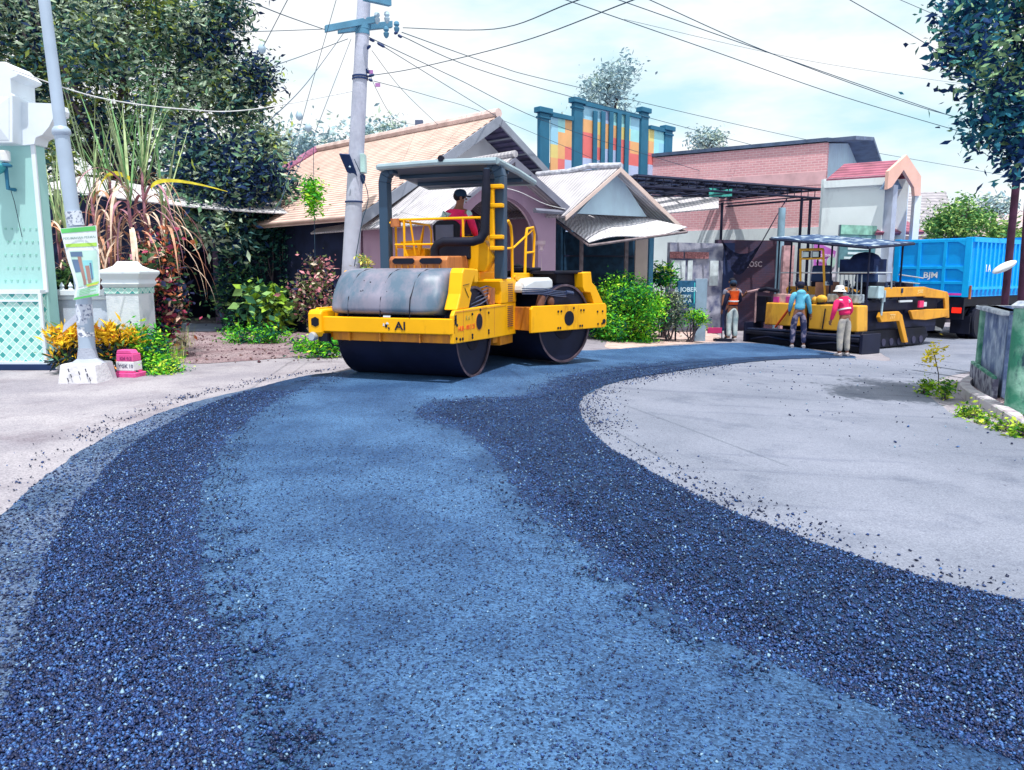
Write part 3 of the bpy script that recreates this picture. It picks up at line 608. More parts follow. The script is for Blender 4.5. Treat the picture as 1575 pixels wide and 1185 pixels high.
for k in range(5):
    x=916+k*12.3; y=170+k*1.0
    a=pl(x-3.0,y,Q-V3((-aE.y,aE.x,0))*.10,aE); b=pl(x+3.0,y,Q-V3((-aE.y,aE.x,0))*.10,aE)
    mb=MB(); mb.obox(V3((a.x,a.y,0)),V3((b.x,b.y,0)),.05,3.0,a.z); mb.build('fin',M_tealp,sg,bevel=.015)
mb=MB(); a=pl(842,300,Q,aE); b=pl(1025,300,Q,aE); mb.obox(a,b,.2,-.4,3.0); mb.build('base_wall',M_white,sg)
# ---- steel carport
zc=4.0; PA=pt(980,268,22.0); PB=pt(1264,291,25.6); PC=pt(1105,306,29.0); zc=PA.z; PB.z=PC.z=zc; PD_=PA+(PC-PB)
cp=thing('steel_carport','dark steel carport frame on thin posts in front of the red brick building','carport',(7,26,-.4))
mb=MB()
for i in range(12):
    t=i/12; u=t+.42/12; mb.slab([PA.lerp(PD_,t),PB.lerp(PC,t),PB.lerp(PC,u),PA.lerp(PD_,u)],.03)
mb.build('roof_slats',mat('carport_sheet',(.02,.035,.09),.5,var=.4),cp)  # roof broken into spaced slats to let light onto the wall behind
mb=MB()
def tr(a,b,r=.03): mb.tube([a,b],r,4)
for q in (0,.28):
    for a,b in ((PA,PB),(PB,PC),(PC,PD_),(PD_,PA)): tr(a-UP*(.05+q),b-UP*(.05+q),.035)
for i in range(1,8):
    t=i/8; tr(PA.lerp(PB,t)-UP*.05,PD_.lerp(PC,t)-UP*.05,.03); tr(PA.lerp(PB,t)-UP*.33,PD_.lerp(PC,t)-UP*.33,.02)
for i in range(25):
    t=i/24; tr(PA.lerp(PB,t)-UP*.05,PA.lerp(PB,t)-UP*.33,.015); tr(PD_.lerp(PC,t)-UP*.05,PD_.lerp(PC,t)-UP*.33,.015)
for i in range(1,5):
    t=i/5; tr(PA.lerp(PD_,t)-UP*.05,PB.lerp(PC,t)-UP*.05,.025)
mb.build('truss',M_steel,cp)
for q in (pt(1109,360,27.5),PB+V3((-.35,-.0,0)),PB+V3((-.55,.25,0)),PC):
    mb=MB(); mb.tube([(q.x,q.y,-.5),(q.x,q.y,zc-.3)],.05,8); mb.build('post',M_steel,cp)
q=pt(1108,297,25.5); mb=MB(); mb.box(q.x-.38,q.x+.38,q.y-.03,q.y+.03,q.z-.12,q.z+.22); mb.build('green_sign',mat('sign_green',(.1,.55,.5),.5),cp)
# asbestos lean-to left of the carport
T=[pt(985,305,23.5),pt(1105,306,23.8),pt(1105,322,23.0),pt(1020,330,22.6)]
mb=MB(); mb.slab(T,.04); mb.build('lean_to_roof',M_asb,uv=1,label='grey corrugated lean-to roof sheet sticking out right of the blue gable shop',cat='roof')
# ---- red brick building
bG=V3((-.838,.546,0)); nG=V3((.546,.838,0)); G0=pt(1276,214,27)
br=thing('brick_building','long red brick building with whitewashed lower wall and grey roof edge','building',(G0.x-4,G0.y+6,-.4))
Gf=V3((G0.x,G0.y,0)); Gb=Gf+bG*13
mb=MB(); zt=G0.z-.15; q=pl(1150,330,G0,bG); zs=q.z-.55
mb.obox(Gb,Gf,.25,zs,zt,side=-1); mb.obox(Gb+nG*7,Gf+nG*7,.25,-.4,zt,side=1); mb.build('brick_wall',[M_brick],br,uv=1)
mb=MB(); mb.obox(Gb-nG*.03,Gf-nG*.03,.25,-.4,zs,side=-1); mb.build('lower_wall',M_white,br)
mb=MB(); mb.obox(Gb-nG*.06,Gf-nG*.06,.2,zs+1.45,zs+1.9,0,side=-1); mb.build('cement_band',mat('cement_band',(.74,.46,.50),.9,var=.15,sc_=2),br)
rp_=V3((G0.x,G0.y,G0.z)); mb=MB(); mr_=rp_+nG*3.6+UP*1.2
mb.slab([rp_-nG*.35-UP*.03,rp_-nG*.35-UP*.03-bG*.9,rp_-bG*.9+nG*3.6+UP*.5,rp_+nG*3.6+UP*.5,],.12)
mb.slab([rp_+bG*13-nG*.35,rp_-nG*.35,rp_+nG*3.6+UP*.5,rp_+bG*13+nG*3.6+UP*.5],.12)
mb.slab([rp_-bG*.9+nG*3.6+UP*.5,rp_-bG*.9+nG*8-UP*.5,rp_+bG*13+nG*8-UP*.5,rp_+bG*13+nG*3.6+UP*.5],.12); mb.build('roof',mat('roof_edge',(.12,.17,.28),.7,var=.2),br)
mb=MB(); P=[Gf+UP*-.4,Gf+nG*7-UP*.4,Gf+nG*7+UP*zt,Gf+nG*3.6+UP*(G0.z+.35),Gf+UP*zt]; mb.slab(P,.2); mb.build('gable_wall',M_blueg,br)
# ---- white building with red tile roof and peach gable frame
W0=pt(1363,270,24.0); bW=bG; aW=V3((.8,.6,0))
wb=thing('white_building','white building with low red tile roof and peach pointed gable frame behind the paver','building',(W0.x-1,W0.y+1,-.4))
Wf=V3((W0.x,W0.y,0)); q=pl(1268,275,W0,bW); Lw=(q-W0).dot(bW); Wb=Wf+bW*Lw
mb=MB(); mb.obox(Wb,Wf,.2,-.4,W0.z); mb.obox(Wb,Wb+aW*1.6,.2,-.4,W0.z); mb.obox(Wb+aW*1.5,Wf+aW*1.5,.2,-.4,W0.z); mb.build('wall',M_white,wb)
mb=MB(); mb.obox(Wf-bW*.1,Wf+aW*.28-bW*.1,.3,-.4,W0.z-.3); mb.build('corner_column',mat('grey_pillar',(.45,.5,.62),.8),wb)
mb=MB(); mb.obox(Wb-V3((0,.1,0)),Wf-V3((0,.1,0)),.3,W0.z-.3,W0.z-.08); mb.build('cornice',M_white,wb)
ap=pl(1388,240,W0,aW); e0=V3((W0.x,W0.y,W0.z)); hw=(ap-W0).dot(aW)
mb=MB(); R1_=e0+bW*Lw; rg=V3((ap.x,ap.y,ap.z-.12)); mb.slab([e0-V3((0,.15,.02)),rg,rg+bW*(Lw-.1),R1_-V3((0,.15,.02))],.1); mb.slab([rg,e0+aW*hw*2,R1_+aW*hw*2,rg+bW*(Lw-.1)],.1); mb.build('roof',[M_rtile],wb,uv=1)
mb=MB(); o_=-bW*.35
def ap_(px,py): return pl(px,py,W0+o_,aW)
out_=[ap_(1360,296),ap_(1362,262),ap_(1391,236),ap_(1413,272),ap_(1411,302),ap_(1400,302),ap_(1399,290),ap_(1384,264),ap_(1368,291)]
mb.slab([ap_(1360,292),ap_(1362,264),ap_(1390,239),ap_(1385,262),ap_(1367,288)],.10); mb.slab([ap_(1390,239),ap_(1412,272),ap_(1411,302),ap_(1402,302),ap_(1401,289),ap_(1385,262)],.10)
mb.build('gable_frame',M_peach,wb)
mb=MB(); 
mb.slab([ap_(1367,291)+bW*.2,ap_(1384,262)+bW*.2,ap_(1399,290)+bW*.2],-.06); mb.build('gable_shade',mat('opening_shade',(.1,.16,.26),.7),wb)  # dark sheet: shade of the gable opening put into its colour
mb=MB(); q=ap_(1410,302); mb.box(q.x-.1,q.x+.1,q.y-.1,q.y+.1,-.4,q.z); mb.build('porch_post',M_white,wb)
# small red roof and peach wall right of it
q0=pt(1365,331,23.2); q1=pt(1420,361,25.5)
kb=thing('peach_kiosk','low peach walled kiosk with a small red tiled roof beside the white building','kiosk',(pt(1375,400,24).x,24.5,-.4))
mb=MB(); mb.slab([pt(1352,331,26.5),pt(1345,362,23.6),pt(1420,361,26.2),pt(1368,329,28.5)][::-1],.1); mb.build('roof',[M_rtile],kb,uv=1)
mb=MB(); mb.obox(pt(1335,400,24.2),pt(1412,400,26.6),.15,-.4,pt(1400,364,25).z); mb.build('wall',M_peach,kb)
mb=MB(); mb.obox(pt(1335,400,24.15),pt(1412,400,26.55),.2,pt(1400,418,25).z-.1,pt(1400,418,25).z); mb.build('ledge',M_cream,kb)
# ---- low ruined wall and shop fronts behind the workers
lw=thing('street_wall','stained low wall of brick lattice and white poster bays left of the dark brick wall','wall',(6,25,-.4))
A0=pt(1028,400,24.6); A1=pt(1112,400,25.6); zt=pt(1060,374,25).z
mb=MB(); mb.obox(A0,A1,.15,-.35,zt,0); mb.build('wall',mat('stained_wall',(.42,.44,.55),.9,c2=(.12,.14,.26),thr=(.4,.62),sc_=2.5,bump=.4),lw)
mb=MB()
for k in range(26):
    t=.02+k*.027
    if abs(k-9)<1: continue
    q=A0.lerp(A1,t); mb.box(q.x-.022,q.x+.022,q.y-.16,q.y-.08,pt(1060,398,25).z,pt(1060,388,25).z)
mb.build('lattice',mat('brick_slats',(.42,.2,.22),.9,var=.4,sc_=20),lw)
for x0,x1 in ((1031,1052),(1056,1063),(1090,1103)):
    a=pt(x0,0,24.75); b=pt(x1,0,25.0); q0=A0.lerp(A1,(x0-1028)/84); q1=A0.lerp(A1,(x1-1028)/84); mb=MB()
    mb.obox(q0-V3((0,.12,0)),q1-V3((0,.12,0)),.04,pt(0,440,25).z,pt(0,401,25).z); mb.build('poster_bay',mat('pale_board',(.62,.72,.78),.7,var=.15,sc_=6),lw)
    
dw=thing('dark_brick_wall','dark plum brick wall with chalked letters behind the worker in the orange vest','wall',(8.5,26,-.4))
A0=pt(1100,420,25.6); A1=pt(1212,420,26.4); zt=pt(1150,370,26).z
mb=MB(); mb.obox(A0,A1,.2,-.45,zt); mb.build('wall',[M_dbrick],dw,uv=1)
mb=MB(); q=A0.lerp(A1,.08); q2=A0.lerp(A1,.22); mb.obox(q-V3((0,.14,0)),q2-V3((0,.14,0)),.1,-.45,zt-.1); mb.build('pier',mat('navy_pier',(.03,.05,.14),.8),dw)
q=pl(1158,407,A0-V3((0,.13,0)),(A1-A0).normalized()); text('chalk_letters','QOSC',.26,mat('chalk',(.6,.5,.58),.9),dw,q,(A1-A0).normalized(),UP,.004)
# shade net
mb=MB(); n=14; P0=pt(1112,372,25.2);P1=pt(1210,306,24.6);P2=pt(1152,400,24.9)
T0=pt(1030+75,377,25.0)
def netp(t,s):
    a=P0.lerp(P1,t)-UP*(1.05*math.sin(math.pi*min(1,t*1.0))*(1-t*.2)) ; b=P0.lerp(P1,t)-UP*(1.75*math.sin(math.pi*t**.75)*(1-t)**.35)
    return a.lerp(b,s)+V3((0,.12*math.sin(t*9+s*3),0))
for i in range(n):
    for j in range(4):
        mb.add([netp(i/n,j/4),netp((i+1)/n,j/4),netp((i+1)/n,(j+1)/4),netp(i/n,(j+1)/4)],[(0,1,2,3)])
mb.build('shade_net',mat('net_black',(.012,.016,.05),.9,var=.4,sc_=12),label='black shade net sagging from the carport over the dark brick wall',cat='net',smooth=True)
# posts near the net
for px,y0,c_,nm,lb in ((1199,320,(.25,.4,.52),'pole','pale blue grey upright post holding the shade net'),):
    q=pt(px,400,24.2); mb=MB(); mb.tube([(q.x,q.y,-.45),(q.x,q.y,pt(px,y0,24.2).z)],.11,10); mb.build(nm,mat('grey_post',c_,.7,var=.2),smooth=True,label=lb,cat='post')
q=pt(1202,440,24.0); mb=MB(); mb.box(q.x-.02,q.x+.32,q.y-.1,q.y+.1,-.45,pt(1200,378,24).z); mb.build('timber_stack',mat('pink_timber',(.5,.3,.33),.85,var=.35,sc_=6),label='upright pinkish timber boards leaning by the post left of the paver',cat='timber')
# banners behind the paver
def board(name,label,cat,x0,y0,x1,y1,Y,Y2,m,th=.04,post=True):
    a=pt(x0,y0,Y); b=pt(x1,y0,Y2); z1=a.z; z0=pt(x0,y1,Y).z
    o=thing(name,label,cat,((a.x+b.x)/2,(a.y+b.y)/2,-.42)); mb=MB(); mb.obox(a,b,th,z0,z1); mb.build('board',m,o)
    if post:
        for q in (a,b):
            mb=MB(); mb.tube([(q.x,q.y+.06,-.42),(q.x,q.y+.06,z1)],.03,6); mb.build('post',M_grey,o)
    return o,a,b,z0,z1
o,a,b,z0,z1=board('banner','purple and white banner with a round badge behind the paver','banner',1252,366,1291,434,23.6,23.9,mat('banner_white',(.74,.72,.84),.6,var=.05))
d=(b-a); d.z=0; d.normalize(); nn=V3((d.y,-d.x,0)); c=V3((a.x,a.y,0))+nn*.03; Wd=(b-a).length; H=z1-z0
mb=MB(); mb.slab([c+UP*(z1-.1),c+d*Wd*.88+UP*(z1-H*.30),c+d*Wd*.7+UP*(z0+H*.25),c+d*Wd*.35+UP*(z0+H*.08),c+d*Wd*.02+UP*(z0+H*.25)],-.006); mb.build('purple_field',mat('banner_purple',(.55,.16,.60),.6,var=.1),o)
text('lettering','ENJOY SHARE',.115,mat('letter_white',(.85,.85,.9),.6),o,c+nn*.02+d*Wd*.42+UP*(z0+H*.60),d,UP,.003)
text('lettering','SPACE',.125,mat('letter_white',(.85,.85,.9),.6),o,c+nn*.02+d*Wd*.28+UP*(z0+H*.48),d,UP,.003)
q=c+nn*.02+d*Wd*.68+UP*(z0+H*.45); mb=MB(); M0=Matrix((d,UP,nn)).transposed().to_4x4(); M0.translation=q; mb.M=M0; mb.lathe([(.17,0),(.17,.012)],n=24); mb.build('badge',mat('badge_pale',(.55,.78,.72),.6),o)
o,a,b,z0,z1=board('poster_board','green and dark notice board with pale lines of writing behind the paver canopy','notice board',1293,346,1348,412,23.2,23.8,mat('poster_teal',(.10,.22,.26),.6,var=.25,sc_=5))
d=(b-a); d.z=0; d.normalize(); nn=V3((d.y,-d.x,0)); c=V3((a.x,a.y,0))+nn*.03; Wd=(b-a).length; H=z1-z0; mb=MB()
for i in range(6):
    t0=rnd.uniform(.06,.3); t1=rnd.uniform(.6,.95); z=z1-H*(.3+.11*i); mb.slab([c+d*Wd*t0+UP*z,c+d*Wd*t0+UP*(z-.07),c+d*Wd*t1+UP*(z-.07),c+d*Wd*t1+UP*z],.006)
mb.build('pale_lines',mat('letter_pale',(.6,.72,.78),.6),o)
q=V3((a.x,a.y,0))+nn*.03; mb=MB(); mb.slab([q+UP*z1,q+UP*(z1-H*.22),q+d*Wd*1+UP*(z1-H*.22),q+d*Wd+UP*z1],.006); mb.build('green_header',mat('poster_green',(.25,.5,.42),.6,var=.3,sc_=4),o)
# ---- far houses at right
def farhouse(name,label,x0,y0,x1,y1,y2,Y,roofm,wallm,hip=.12):
    a=pt(x0,y2,Y); b=pt(x1,y2,Y+2); c=pt(x0+(x1-x0)*hip,y0,Y+5); d_=pt(x1-(x1-x0)*hip,y1,Y+6)
    o=thing(name,label,'house',((a.x+b.x)/2,Y+4,-.42)); b.z=a.z; back=V3((0,10,0))
    mb=MB(); mb.slab([a,b,d_,c],.1); mb.slab([b,b+back,d_],.1); mb.slab([a+back,a,c],.1); mb.slab([b+back,a+back,c,d_],.1); mb.build('roof',[roofm],o,uv=1)
    mb=MB(); 
    A_=V3((a.x+.5,a.y+.6,0)); B_=V3((b.x-.5,b.y+.6,0)); mb.obox(A_,B_,.2,-.42,a.z-.02); mb.obox(A_,A_+V3((0,8,0)),.2,-.42,a.z-.02); mb.obox(B_,B_+V3((0,8,0)),.2,-.42,a.z-.02); mb.build('wall',wallm,o)
    for k in range(3):
        q=A_.lerp(B_,.2+.3*k); mb=MB(); mb.box(q.x-.5,q.x+.5,q.y-.16,q.y-.11,.7,1.9); mb.build('window',M_navy,o)
    return o
farhouse('grey_roof_house','far house with broad grey tiled hip roof behind the blue truck',1352,297,1478,295,362,36,M_gtile,M_cream,.18)
farhouse('pink_roof_house','farther house with a pinkish grey tiled roof at the right edge',1470,325,1720,322,362,44,wavemat('pinkish_tiles',(.6,.46,.46),(.42,.32,.36),1.0,'Y',.85,.8,.05),M_cream,.2)
# ================================================================ left gate, walls, poles
M_mint=mat('mint_paint',(.36,.64,.63),.75,var=.04,sc_=1.5,dirt=(.32,.58,.58),dsc=1.5)
m=bpy.data.materials.new('diamond_tiles'); m.use_nodes=True; t=m.node_tree; b=t.nodes['Principled BSDF']; b.inputs['Roughness'].default_value=.25
n=t.nodes.new; l=t.links.new; uvn=n('ShaderNodeUVMap'); mp_=n('ShaderNodeMapping'); mp_.inputs['Rotation'].default_value=(0,0,R(45)); l(uvn.outputs[0],mp_.inputs[0])
br_=n('ShaderNodeTexBrick'); br_.offset=0; br_.inputs['Scale'].default_value=1; br_.inputs['Brick Width'].default_value=.088; br_.inputs['Row Height'].default_value=.088; br_.inputs['Mortar Size'].default_value=.006; br_.inputs['Mortar'].default_value=(.75,.9,.88,1); br_.inputs['Color1'].default_value=(.36,.72,.66,1); br_.inputs['Color2'].default_value=(.44,.76,.72,1)
ck=n('ShaderNodeTexChecker'); ck.inputs['Scale'].default_value=1/.176; l(mp_.outputs[0],br_.inputs[0]); l(mp_.outputs[0],ck.inputs[0])
vm=n('ShaderNodeVectorMath'); vm.operation='SCALE'; vm.inputs['Scale'].default_value=1/.088; l(mp_.outputs[0],vm.inputs[0])
fl=n('ShaderNodeVectorMath'); fl.operation='FLOOR'; l(vm.outputs[0],fl.inputs[0]); sx=n('ShaderNodeSeparateXYZ'); l(fl.outputs[0],sx.inputs[0])
def md_(i):
    q=n('ShaderNodeMath'); q.operation='FLOORED_MODULO'; q.inputs[1].default_value=2; l(sx.outputs[i],q.inputs[0]); c=n('ShaderNodeMath'); c.operation='GREATER_THAN'; c.inputs[1].default_value=.5; l(q.outputs[0],c.inputs[0]); return c
a_,b_=md_(0),md_(1); an=n('ShaderNodeMath'); an.operation='MULTIPLY'; l(a_.outputs[0],an.inputs[0]); l(b_.outputs[0],an.inputs[1])
iv=n('ShaderNodeMath'); iv.operation='SUBTRACT'; iv.inputs[0].default_value=1; l(br_.outputs['Fac'],iv.inputs[1]); an2=n('ShaderNodeMath'); an2.operation='MULTIPLY'; l(an.outputs[0],an2.inputs[0]); l(iv.outputs[0],an2.inputs[1])
mm=n('ShaderNodeMix'); mm.data_type='RGBA'; l(an2.outputs[0],mm.inputs[0]); l(br_.outputs[0],mm.inputs[6]); mm.inputs[7].default_value=(.05,.36,.36,1); l(mm.outputs[2],b.inputs['Base Color'])
M_diam=m
M_gatew=mat('gate_white',(.72,.80,.88),.7,var=.04,dirt=(.6,.7,.8),dsc=1.5,dthr=(.55,.8))
gp=gnd(78,568); gz0=0
gt=thing('gate_pillar','mint green gate pillar with white cornice and a base of green diamond tiles at the left edge','gate pillar',(gp.x-.9,gp.y+.3,0))
Yg=gp.y; Xr=gp.x
def X(px,py=500,Y=None): return pt(px,py,Y or Yg).x
def Z(py,px=60,Y=None): return pt(px,py,Y or Yg).z
mb=MB(); xr=X(66,400); mb.box(-10.5,xr,Yg+.04,Yg+.32,0,Z(222)); mb.build('shaft',M_mint,gt,bevel=.01)
mb=MB(); mb.box(xr-.05,xr+.015,Yg+.025,Yg+.06,Z(450),Z(222)); mb.build('corner_trim',M_gatew,gt)
mb=MB(); mb.box(-10.5,Xr,Yg-.10,Yg+.32,.12,Z(452)); mb.build('tiled_base',M_diam,gt,uv=1)
mb=MB(); mb.box(-10.5,Xr+.02,Yg-.13,Yg+.34,Z(452),Z(446)); mb.box(Xr-.02,Xr+.03,Yg-.13,Yg-.09,.12,Z(452)); mb.box(-10.5,Xr+.03,Yg-.13,Yg+.32,.10,.14); mb.box(-10.5,Xr+.02,Yg-.125,Yg-.09,Z(464),Z(461)); mb.build('tile_edge',M_gatew,gt)
mb=MB(); mb.box(-10.5,Xr+.22,Yg-.18,Yg+.4,0,.1); mb.build('dark_plinth',mat('navy_plinth',(.012,.03,.10),.5),gt,bevel=.01)
xs_=X(38,150)
def Q_(px,py): return (X(px,py,Yg),Z(py,px,Yg))
mb=MB(); prof=[(-10.5,Z(222)),Q_(36,224)]+[Q_(54,222),Q_(56,212),Q_(66,208),Q_(76,196),Q_(82,184),Q_(83,178),Q_(88,176),Q_(89,168),Q_(86,160)]+[Q_(34,158),(-10.5,Z(158,34))]
mb.prism(prof,'y',Yg-.02,Yg+.32); mb.build('bracket',M_gatew,gt)
mb=MB(); 
prof=[(-10.5,Z(224)),Q_(35,224),Q_(35,152),Q_(33,150),Q_(32,128),Q_(42,124),Q_(44,120),Q_(34,112),Q_(24,102),(-10.5,Z(99))]
mb.prism(prof,'y',Yg-.25,Yg+.36); mb.build('cornice',M_gatew,gt,bevel=.01)
mb=MB(); P=[Q_(0,220),Q_(30,220),Q_(30,155),Q_(0,155)]; a=Q_(4,180)
mb.add([(P[0][0],Yg-.256,P[0][1]),(P[1][0],Yg-.256,P[1][1]),(P[2][0],Yg-.256,P[2][1]),(P[3][0],Yg-.256,P[3][1]),(a[0],Yg-.33,a[1])],[(0,1,4),(1,2,4),(2,3,4),(3,0,4)]); mb.build('pyramid_boss',M_gatew,gt)
mb=MB()
for i in range(6):
    for j in range(5):
        q=Q_(6+i*9.5+(j%2)*4,352+j*20); mb.box(q[0]-.014,q[0]+.014,Yg+.03,Yg+.042,q[1]-.014,q[1]+.014)
mb.build('dot_pattern',mat('dot_green',(.28,.58,.52),.7),gt)
q=Q_(17,243); lp=thing('wall_lamp','small white globe lamp on a teal bracket fixed to the mint gate pillar','lamp',(q[0],Yg-.15,q[1]-.3))
mb=MB(); mb.lathe([(.05,0),(.075,.02),(.08,.16),(.06,.18)],(q[0],Yg-.15,q[1]-.09),n=16); mb.build('shade',mat('lamp_white',(.8,.82,.85),.4),lp,smooth=True)
mb=MB(); mb.lathe([(.09,0),(.09,.03),(.04,.06)],(q[0],Yg-.15,q[1]-.16),n=16); mb.tube([(q[0],Yg-.15,q[1]-.15),(q[0],Yg-.15,q[1]-.5),(q[0],Yg+.02,q[1]-.5)],.03,8); mb.build('bracket',M_tealp,lp,smooth=True)
q=Q_(9,262); mb=MB(); mb.lathe([(.01,-.1),(.08,-.06),(.12,.0),(.12,.05),(.09,.07)],(q[0],Yg-.2,q[1]),n=16); mb.build('hanging_pot',mat('teal_glaze',(.06,.35,.4),.3),smooth=True,label='small teal glazed bowl hanging by a wire on the mint pillar',cat='pot')
mb=MB(); mb.tube([pt(9,268,Yg-.15),pt(22,310,Yg-.02),pt(34,365,Yg+.02)],.006,4); mb.build('thin_wire',M_steel,label='thin dark wire trailing down the mint green pillar',cat='wire')
# low white wall
Yw=13.0; mb=MB(); zt=Z(446,140,Yw); x0=X(62,500,Yw); x1=X(168,500,Yw)
lw2=thing('garden_wall','low white plastered garden wall behind the steel lamp pole','wall',((x0+x1)/2,Yw,0))
mb.box(x0,x1,Yw,Yw+.2,0,zt); mb.build('wall',mat('lilac_plaster',(.56,.64,.78),.85,var=.05,dirt=(.44,.5,.64),dsc=1.4,bump=.2),lw2)
mb=MB(); mb.box(x0,x1,Yw-.07,Yw+.27,zt-.10,zt); mb.box(x0,x1,Yw-.035,Yw+.235,zt-.17,zt-.10); mb.build('coping',M_gatew,lw2,bevel=.01)
for k in range(8):
    xx=x0+(x1-x0)*(k+.5)/8; mb=MB(); mb.lathe([(.045,zt),(.03,zt+.03),(.04,zt+.06),(.005,zt+.13)],(xx,Yw+.1,0),n=10); mb.build('finial',M_gatew,lw2,smooth=True)
xa,xb=X(163,460,12.9),X(213,460,12.9); xm=(xa+xb)/2; hw=(xb-xa)/2
gp2=thing('gate_post','squat white gate post with tiled band and curved pyramid cap beside the red leaved hedge','gate post',(xm,13.1,0))
mb=MB(); mb.box(xa,xb,12.9,12.9+2*hw,0,Z(443,190,12.9)); mb.build('shaft',mat('stained_white',(.70,.76,.84),.85,c2=(.50,.58,.66),thr=(.5,.66),sc_=3,bump=.3),gp2)
mb=MB(); mb.box(xa-.012,xb+.012,12.888,12.9+2*hw+.012,Z(452,190,12.9),Z(443,190,12.9)); mb.build('tile_band',M_diam,gp2,uv=1)
mb=MB(); z=lambda y: Z(y,190,12.9)
mb.lathe([(hw*1.02,z(443)),(hw*1.2,z(437)),(hw*1.1,z(431)),(hw*1.25,z(425)),(hw*1.35,z(421)),(hw*1.35,z(417)),(hw*.95,z(414)),(hw*.62,z(409)),(hw*.5,z(404)),(hw*.45,z(402))],(xm,12.9+hw,0),n=4,square=False); 
c_=Vector((xm,12.9+hw,0))
for i,v in enumerate(mb.v): d=v-c_; mb.v[i]=Vector((c_.x+d.x*1.4142,c_.y+d.y*1.4142,v.z))
mb.build('cap',M_gatew,gp2,bevel=.012)
# lamp pole with banner
pb=gnd(137,575); pb.y=11.1; pb.x=pt(137,575,11.1).x
lpz=thing('steel_lamp_pole','tall pale steel lamp pole on a white concrete block at left','pole',(pb.x,pb.y,0))
M_pole=mat('galvanised',(.42,.52,.66),.45,metal=.2,var=.08,sc_=2)
t1=pt(68,0,11.1); P=[V3((pb.x,pb.y,.3)),pt(128,450,11.1),pt(112,330,11.1),pt(94,200,11.1),t1,t1+(t1-pt(94,200,11.1))*.8]
mb=MB(); mb.tube(P[:4],[.115,.105,.1,.098],16); mb.build('pole_base',M_pole,lpz,smooth=True)
mb=MB(); mb.tube(P[3:],[.082,.075,.06],16); mb.build('pole_shaft',M_pole,lpz,smooth=True)
mb=MB(); u_=(P[3]-P[2]).normalized(); mb.tube([P[3]-u_*.08,P[3]-u_*.05,P[3]+u_*.0,P[3]+u_*.04],[.105,.125,.12,.09],16); mb.build('collar',M_pole,lpz,smooth=True)
mb=MB(); mb.lathe([(.24,.27),(.14,.34),(.115,.5)],(pb.x,pb.y,0),n=16); mb.build('foot_plate',mat('foot_grey',(.4,.44,.55),.8,bump=.5),lpz,smooth=True)
mb=MB(); mb.lathe([(.33,-.03),(.29,.26),(.27,.28)],(pb.x-.02,pb.y,0),n=4); 
c_=V3((pb.x-.02,pb.y,0))
for i,v in enumerate(mb.v): d=v-c_; mb.v[i]=V3((c_.x+d.x*1.25,c_.y+d.y*1.25,v.z))
mb.build('concrete_block',mat('painted_block',(.68,.68,.74),.9,var=.08,bump=.5,bs=20,dirt=(.42,.42,.5),dsc=3,dthr=(.6,.75)),lpz,bevel=.02)
mb=MB()
for q in ((-.13,.02,.2),(-.10,.0,.12),(-.15,.0,.06),(.12,0,.2),(.14,0,.13),(.17,0,.07),(.02,0,.16)):
    x_=pb.x+q[0]; mb.tube([(x_,pb.y-.30,q[2]+.02),(x_+.015,pb.y-.305,q[2]-.03)],.008,4)
mb.build('paint_marks',M_steel,lpz)
for (a,b,nm,c) in (((117,348),(112,326),'sticker',(.6,.66,.76)),((131,500),(129,468),'sticker',(.62,.68,.8)),((133,518),(131,503),'sticker',(.75,.78,.84))):
    mb=MB(); p0,p1=pt(*a,11.1),pt(*b,11.1); mb.tube([p0,p1],.112,16); mb.build(nm,mat('sticker_'+str(a[0]),c,.6,c2=(.2,.24,.36),thr=(.52,.6),sc_=22),lpz,smooth=True)
mb=MB(); q=pt(122,500,11.1); mb.tube([pt(126,478,11.0),pt(128,492,10.98)],.01,4); mb.slab([pt(96,512,11.05),pt(122,490,11.05),pt(122,478,11.05),pt(98,500,11.05)],.01); mb.build('torn_flyer',mat('flyer_grey',(.5,.54,.66),.8),lpz)
# banner
bn=thing('banner','bent green and white housing banner tied to the steel lamp pole','banner',tuple(pt(128,410,10.9)))
def bp(u,v): # u 0..1 right, v 0..1 down, gently curled
    l_=[(92,352),(104,400),(117,440),(113,462)]; r_=[(148,347),(153,400),(154,430),(153,455)]
    def cu(L_,v):
        k=min(int(v*3),2); f=v*3-k; return (L_[k][0]*(1-f)+L_[k+1][0]*f,L_[k][1]*(1-f)+L_[k+1][1]*f)
    a=cu(l_,v); b=cu(r_,v); return pt(a[0]*(1-u)+b[0]*u,a[1]*(1-u)+b[1]*u,10.88-.05*math.sin(u*3.1)+.06*(u-.5)*math.sin(v*3))
BM_=[mat('bn_white',(.74,.82,.86),.5,var=.03),mat('bn_green',(.12,.55,.16),.5),mat('bn_slate',(.12,.2,.34),.5),mat('bn_teal',(.25,.6,.66),.5),mat('bn_brown',(.36,.22,.2),.5),mat('bn_lime',(.42,.72,.12),.5),mat('bn_gold',(.75,.6,.12),.5),mat('bn_pale',(.5,.74,.68),.5)]
def patch(name,u0,u1,v0,v1,mi,off=0,shape=None):
    mb=MB(); nu,nv=6,6
    for i in range(nu):
        for j in range(nv):
            q=[bp(u0+(u1-u0)*a/nu,v0+(v1-v0)*b/nv)-V3((0,off,0)) for a,b in ((i,j),(i,j+1),(i+1,j+1),(i+1,j))]; mb.add(q,[(0,1,2,3)])
    return mb.build(name,BM_[mi],bn,smooth=True)
patch('sheet',0,1,0,1,0); patch('top_band',.02,.98,.005,.05,1,.004); patch('swoosh',.05,.97,.165,.2,5,.004); patch('picture',.12,.95,.24,.72,7,.004)
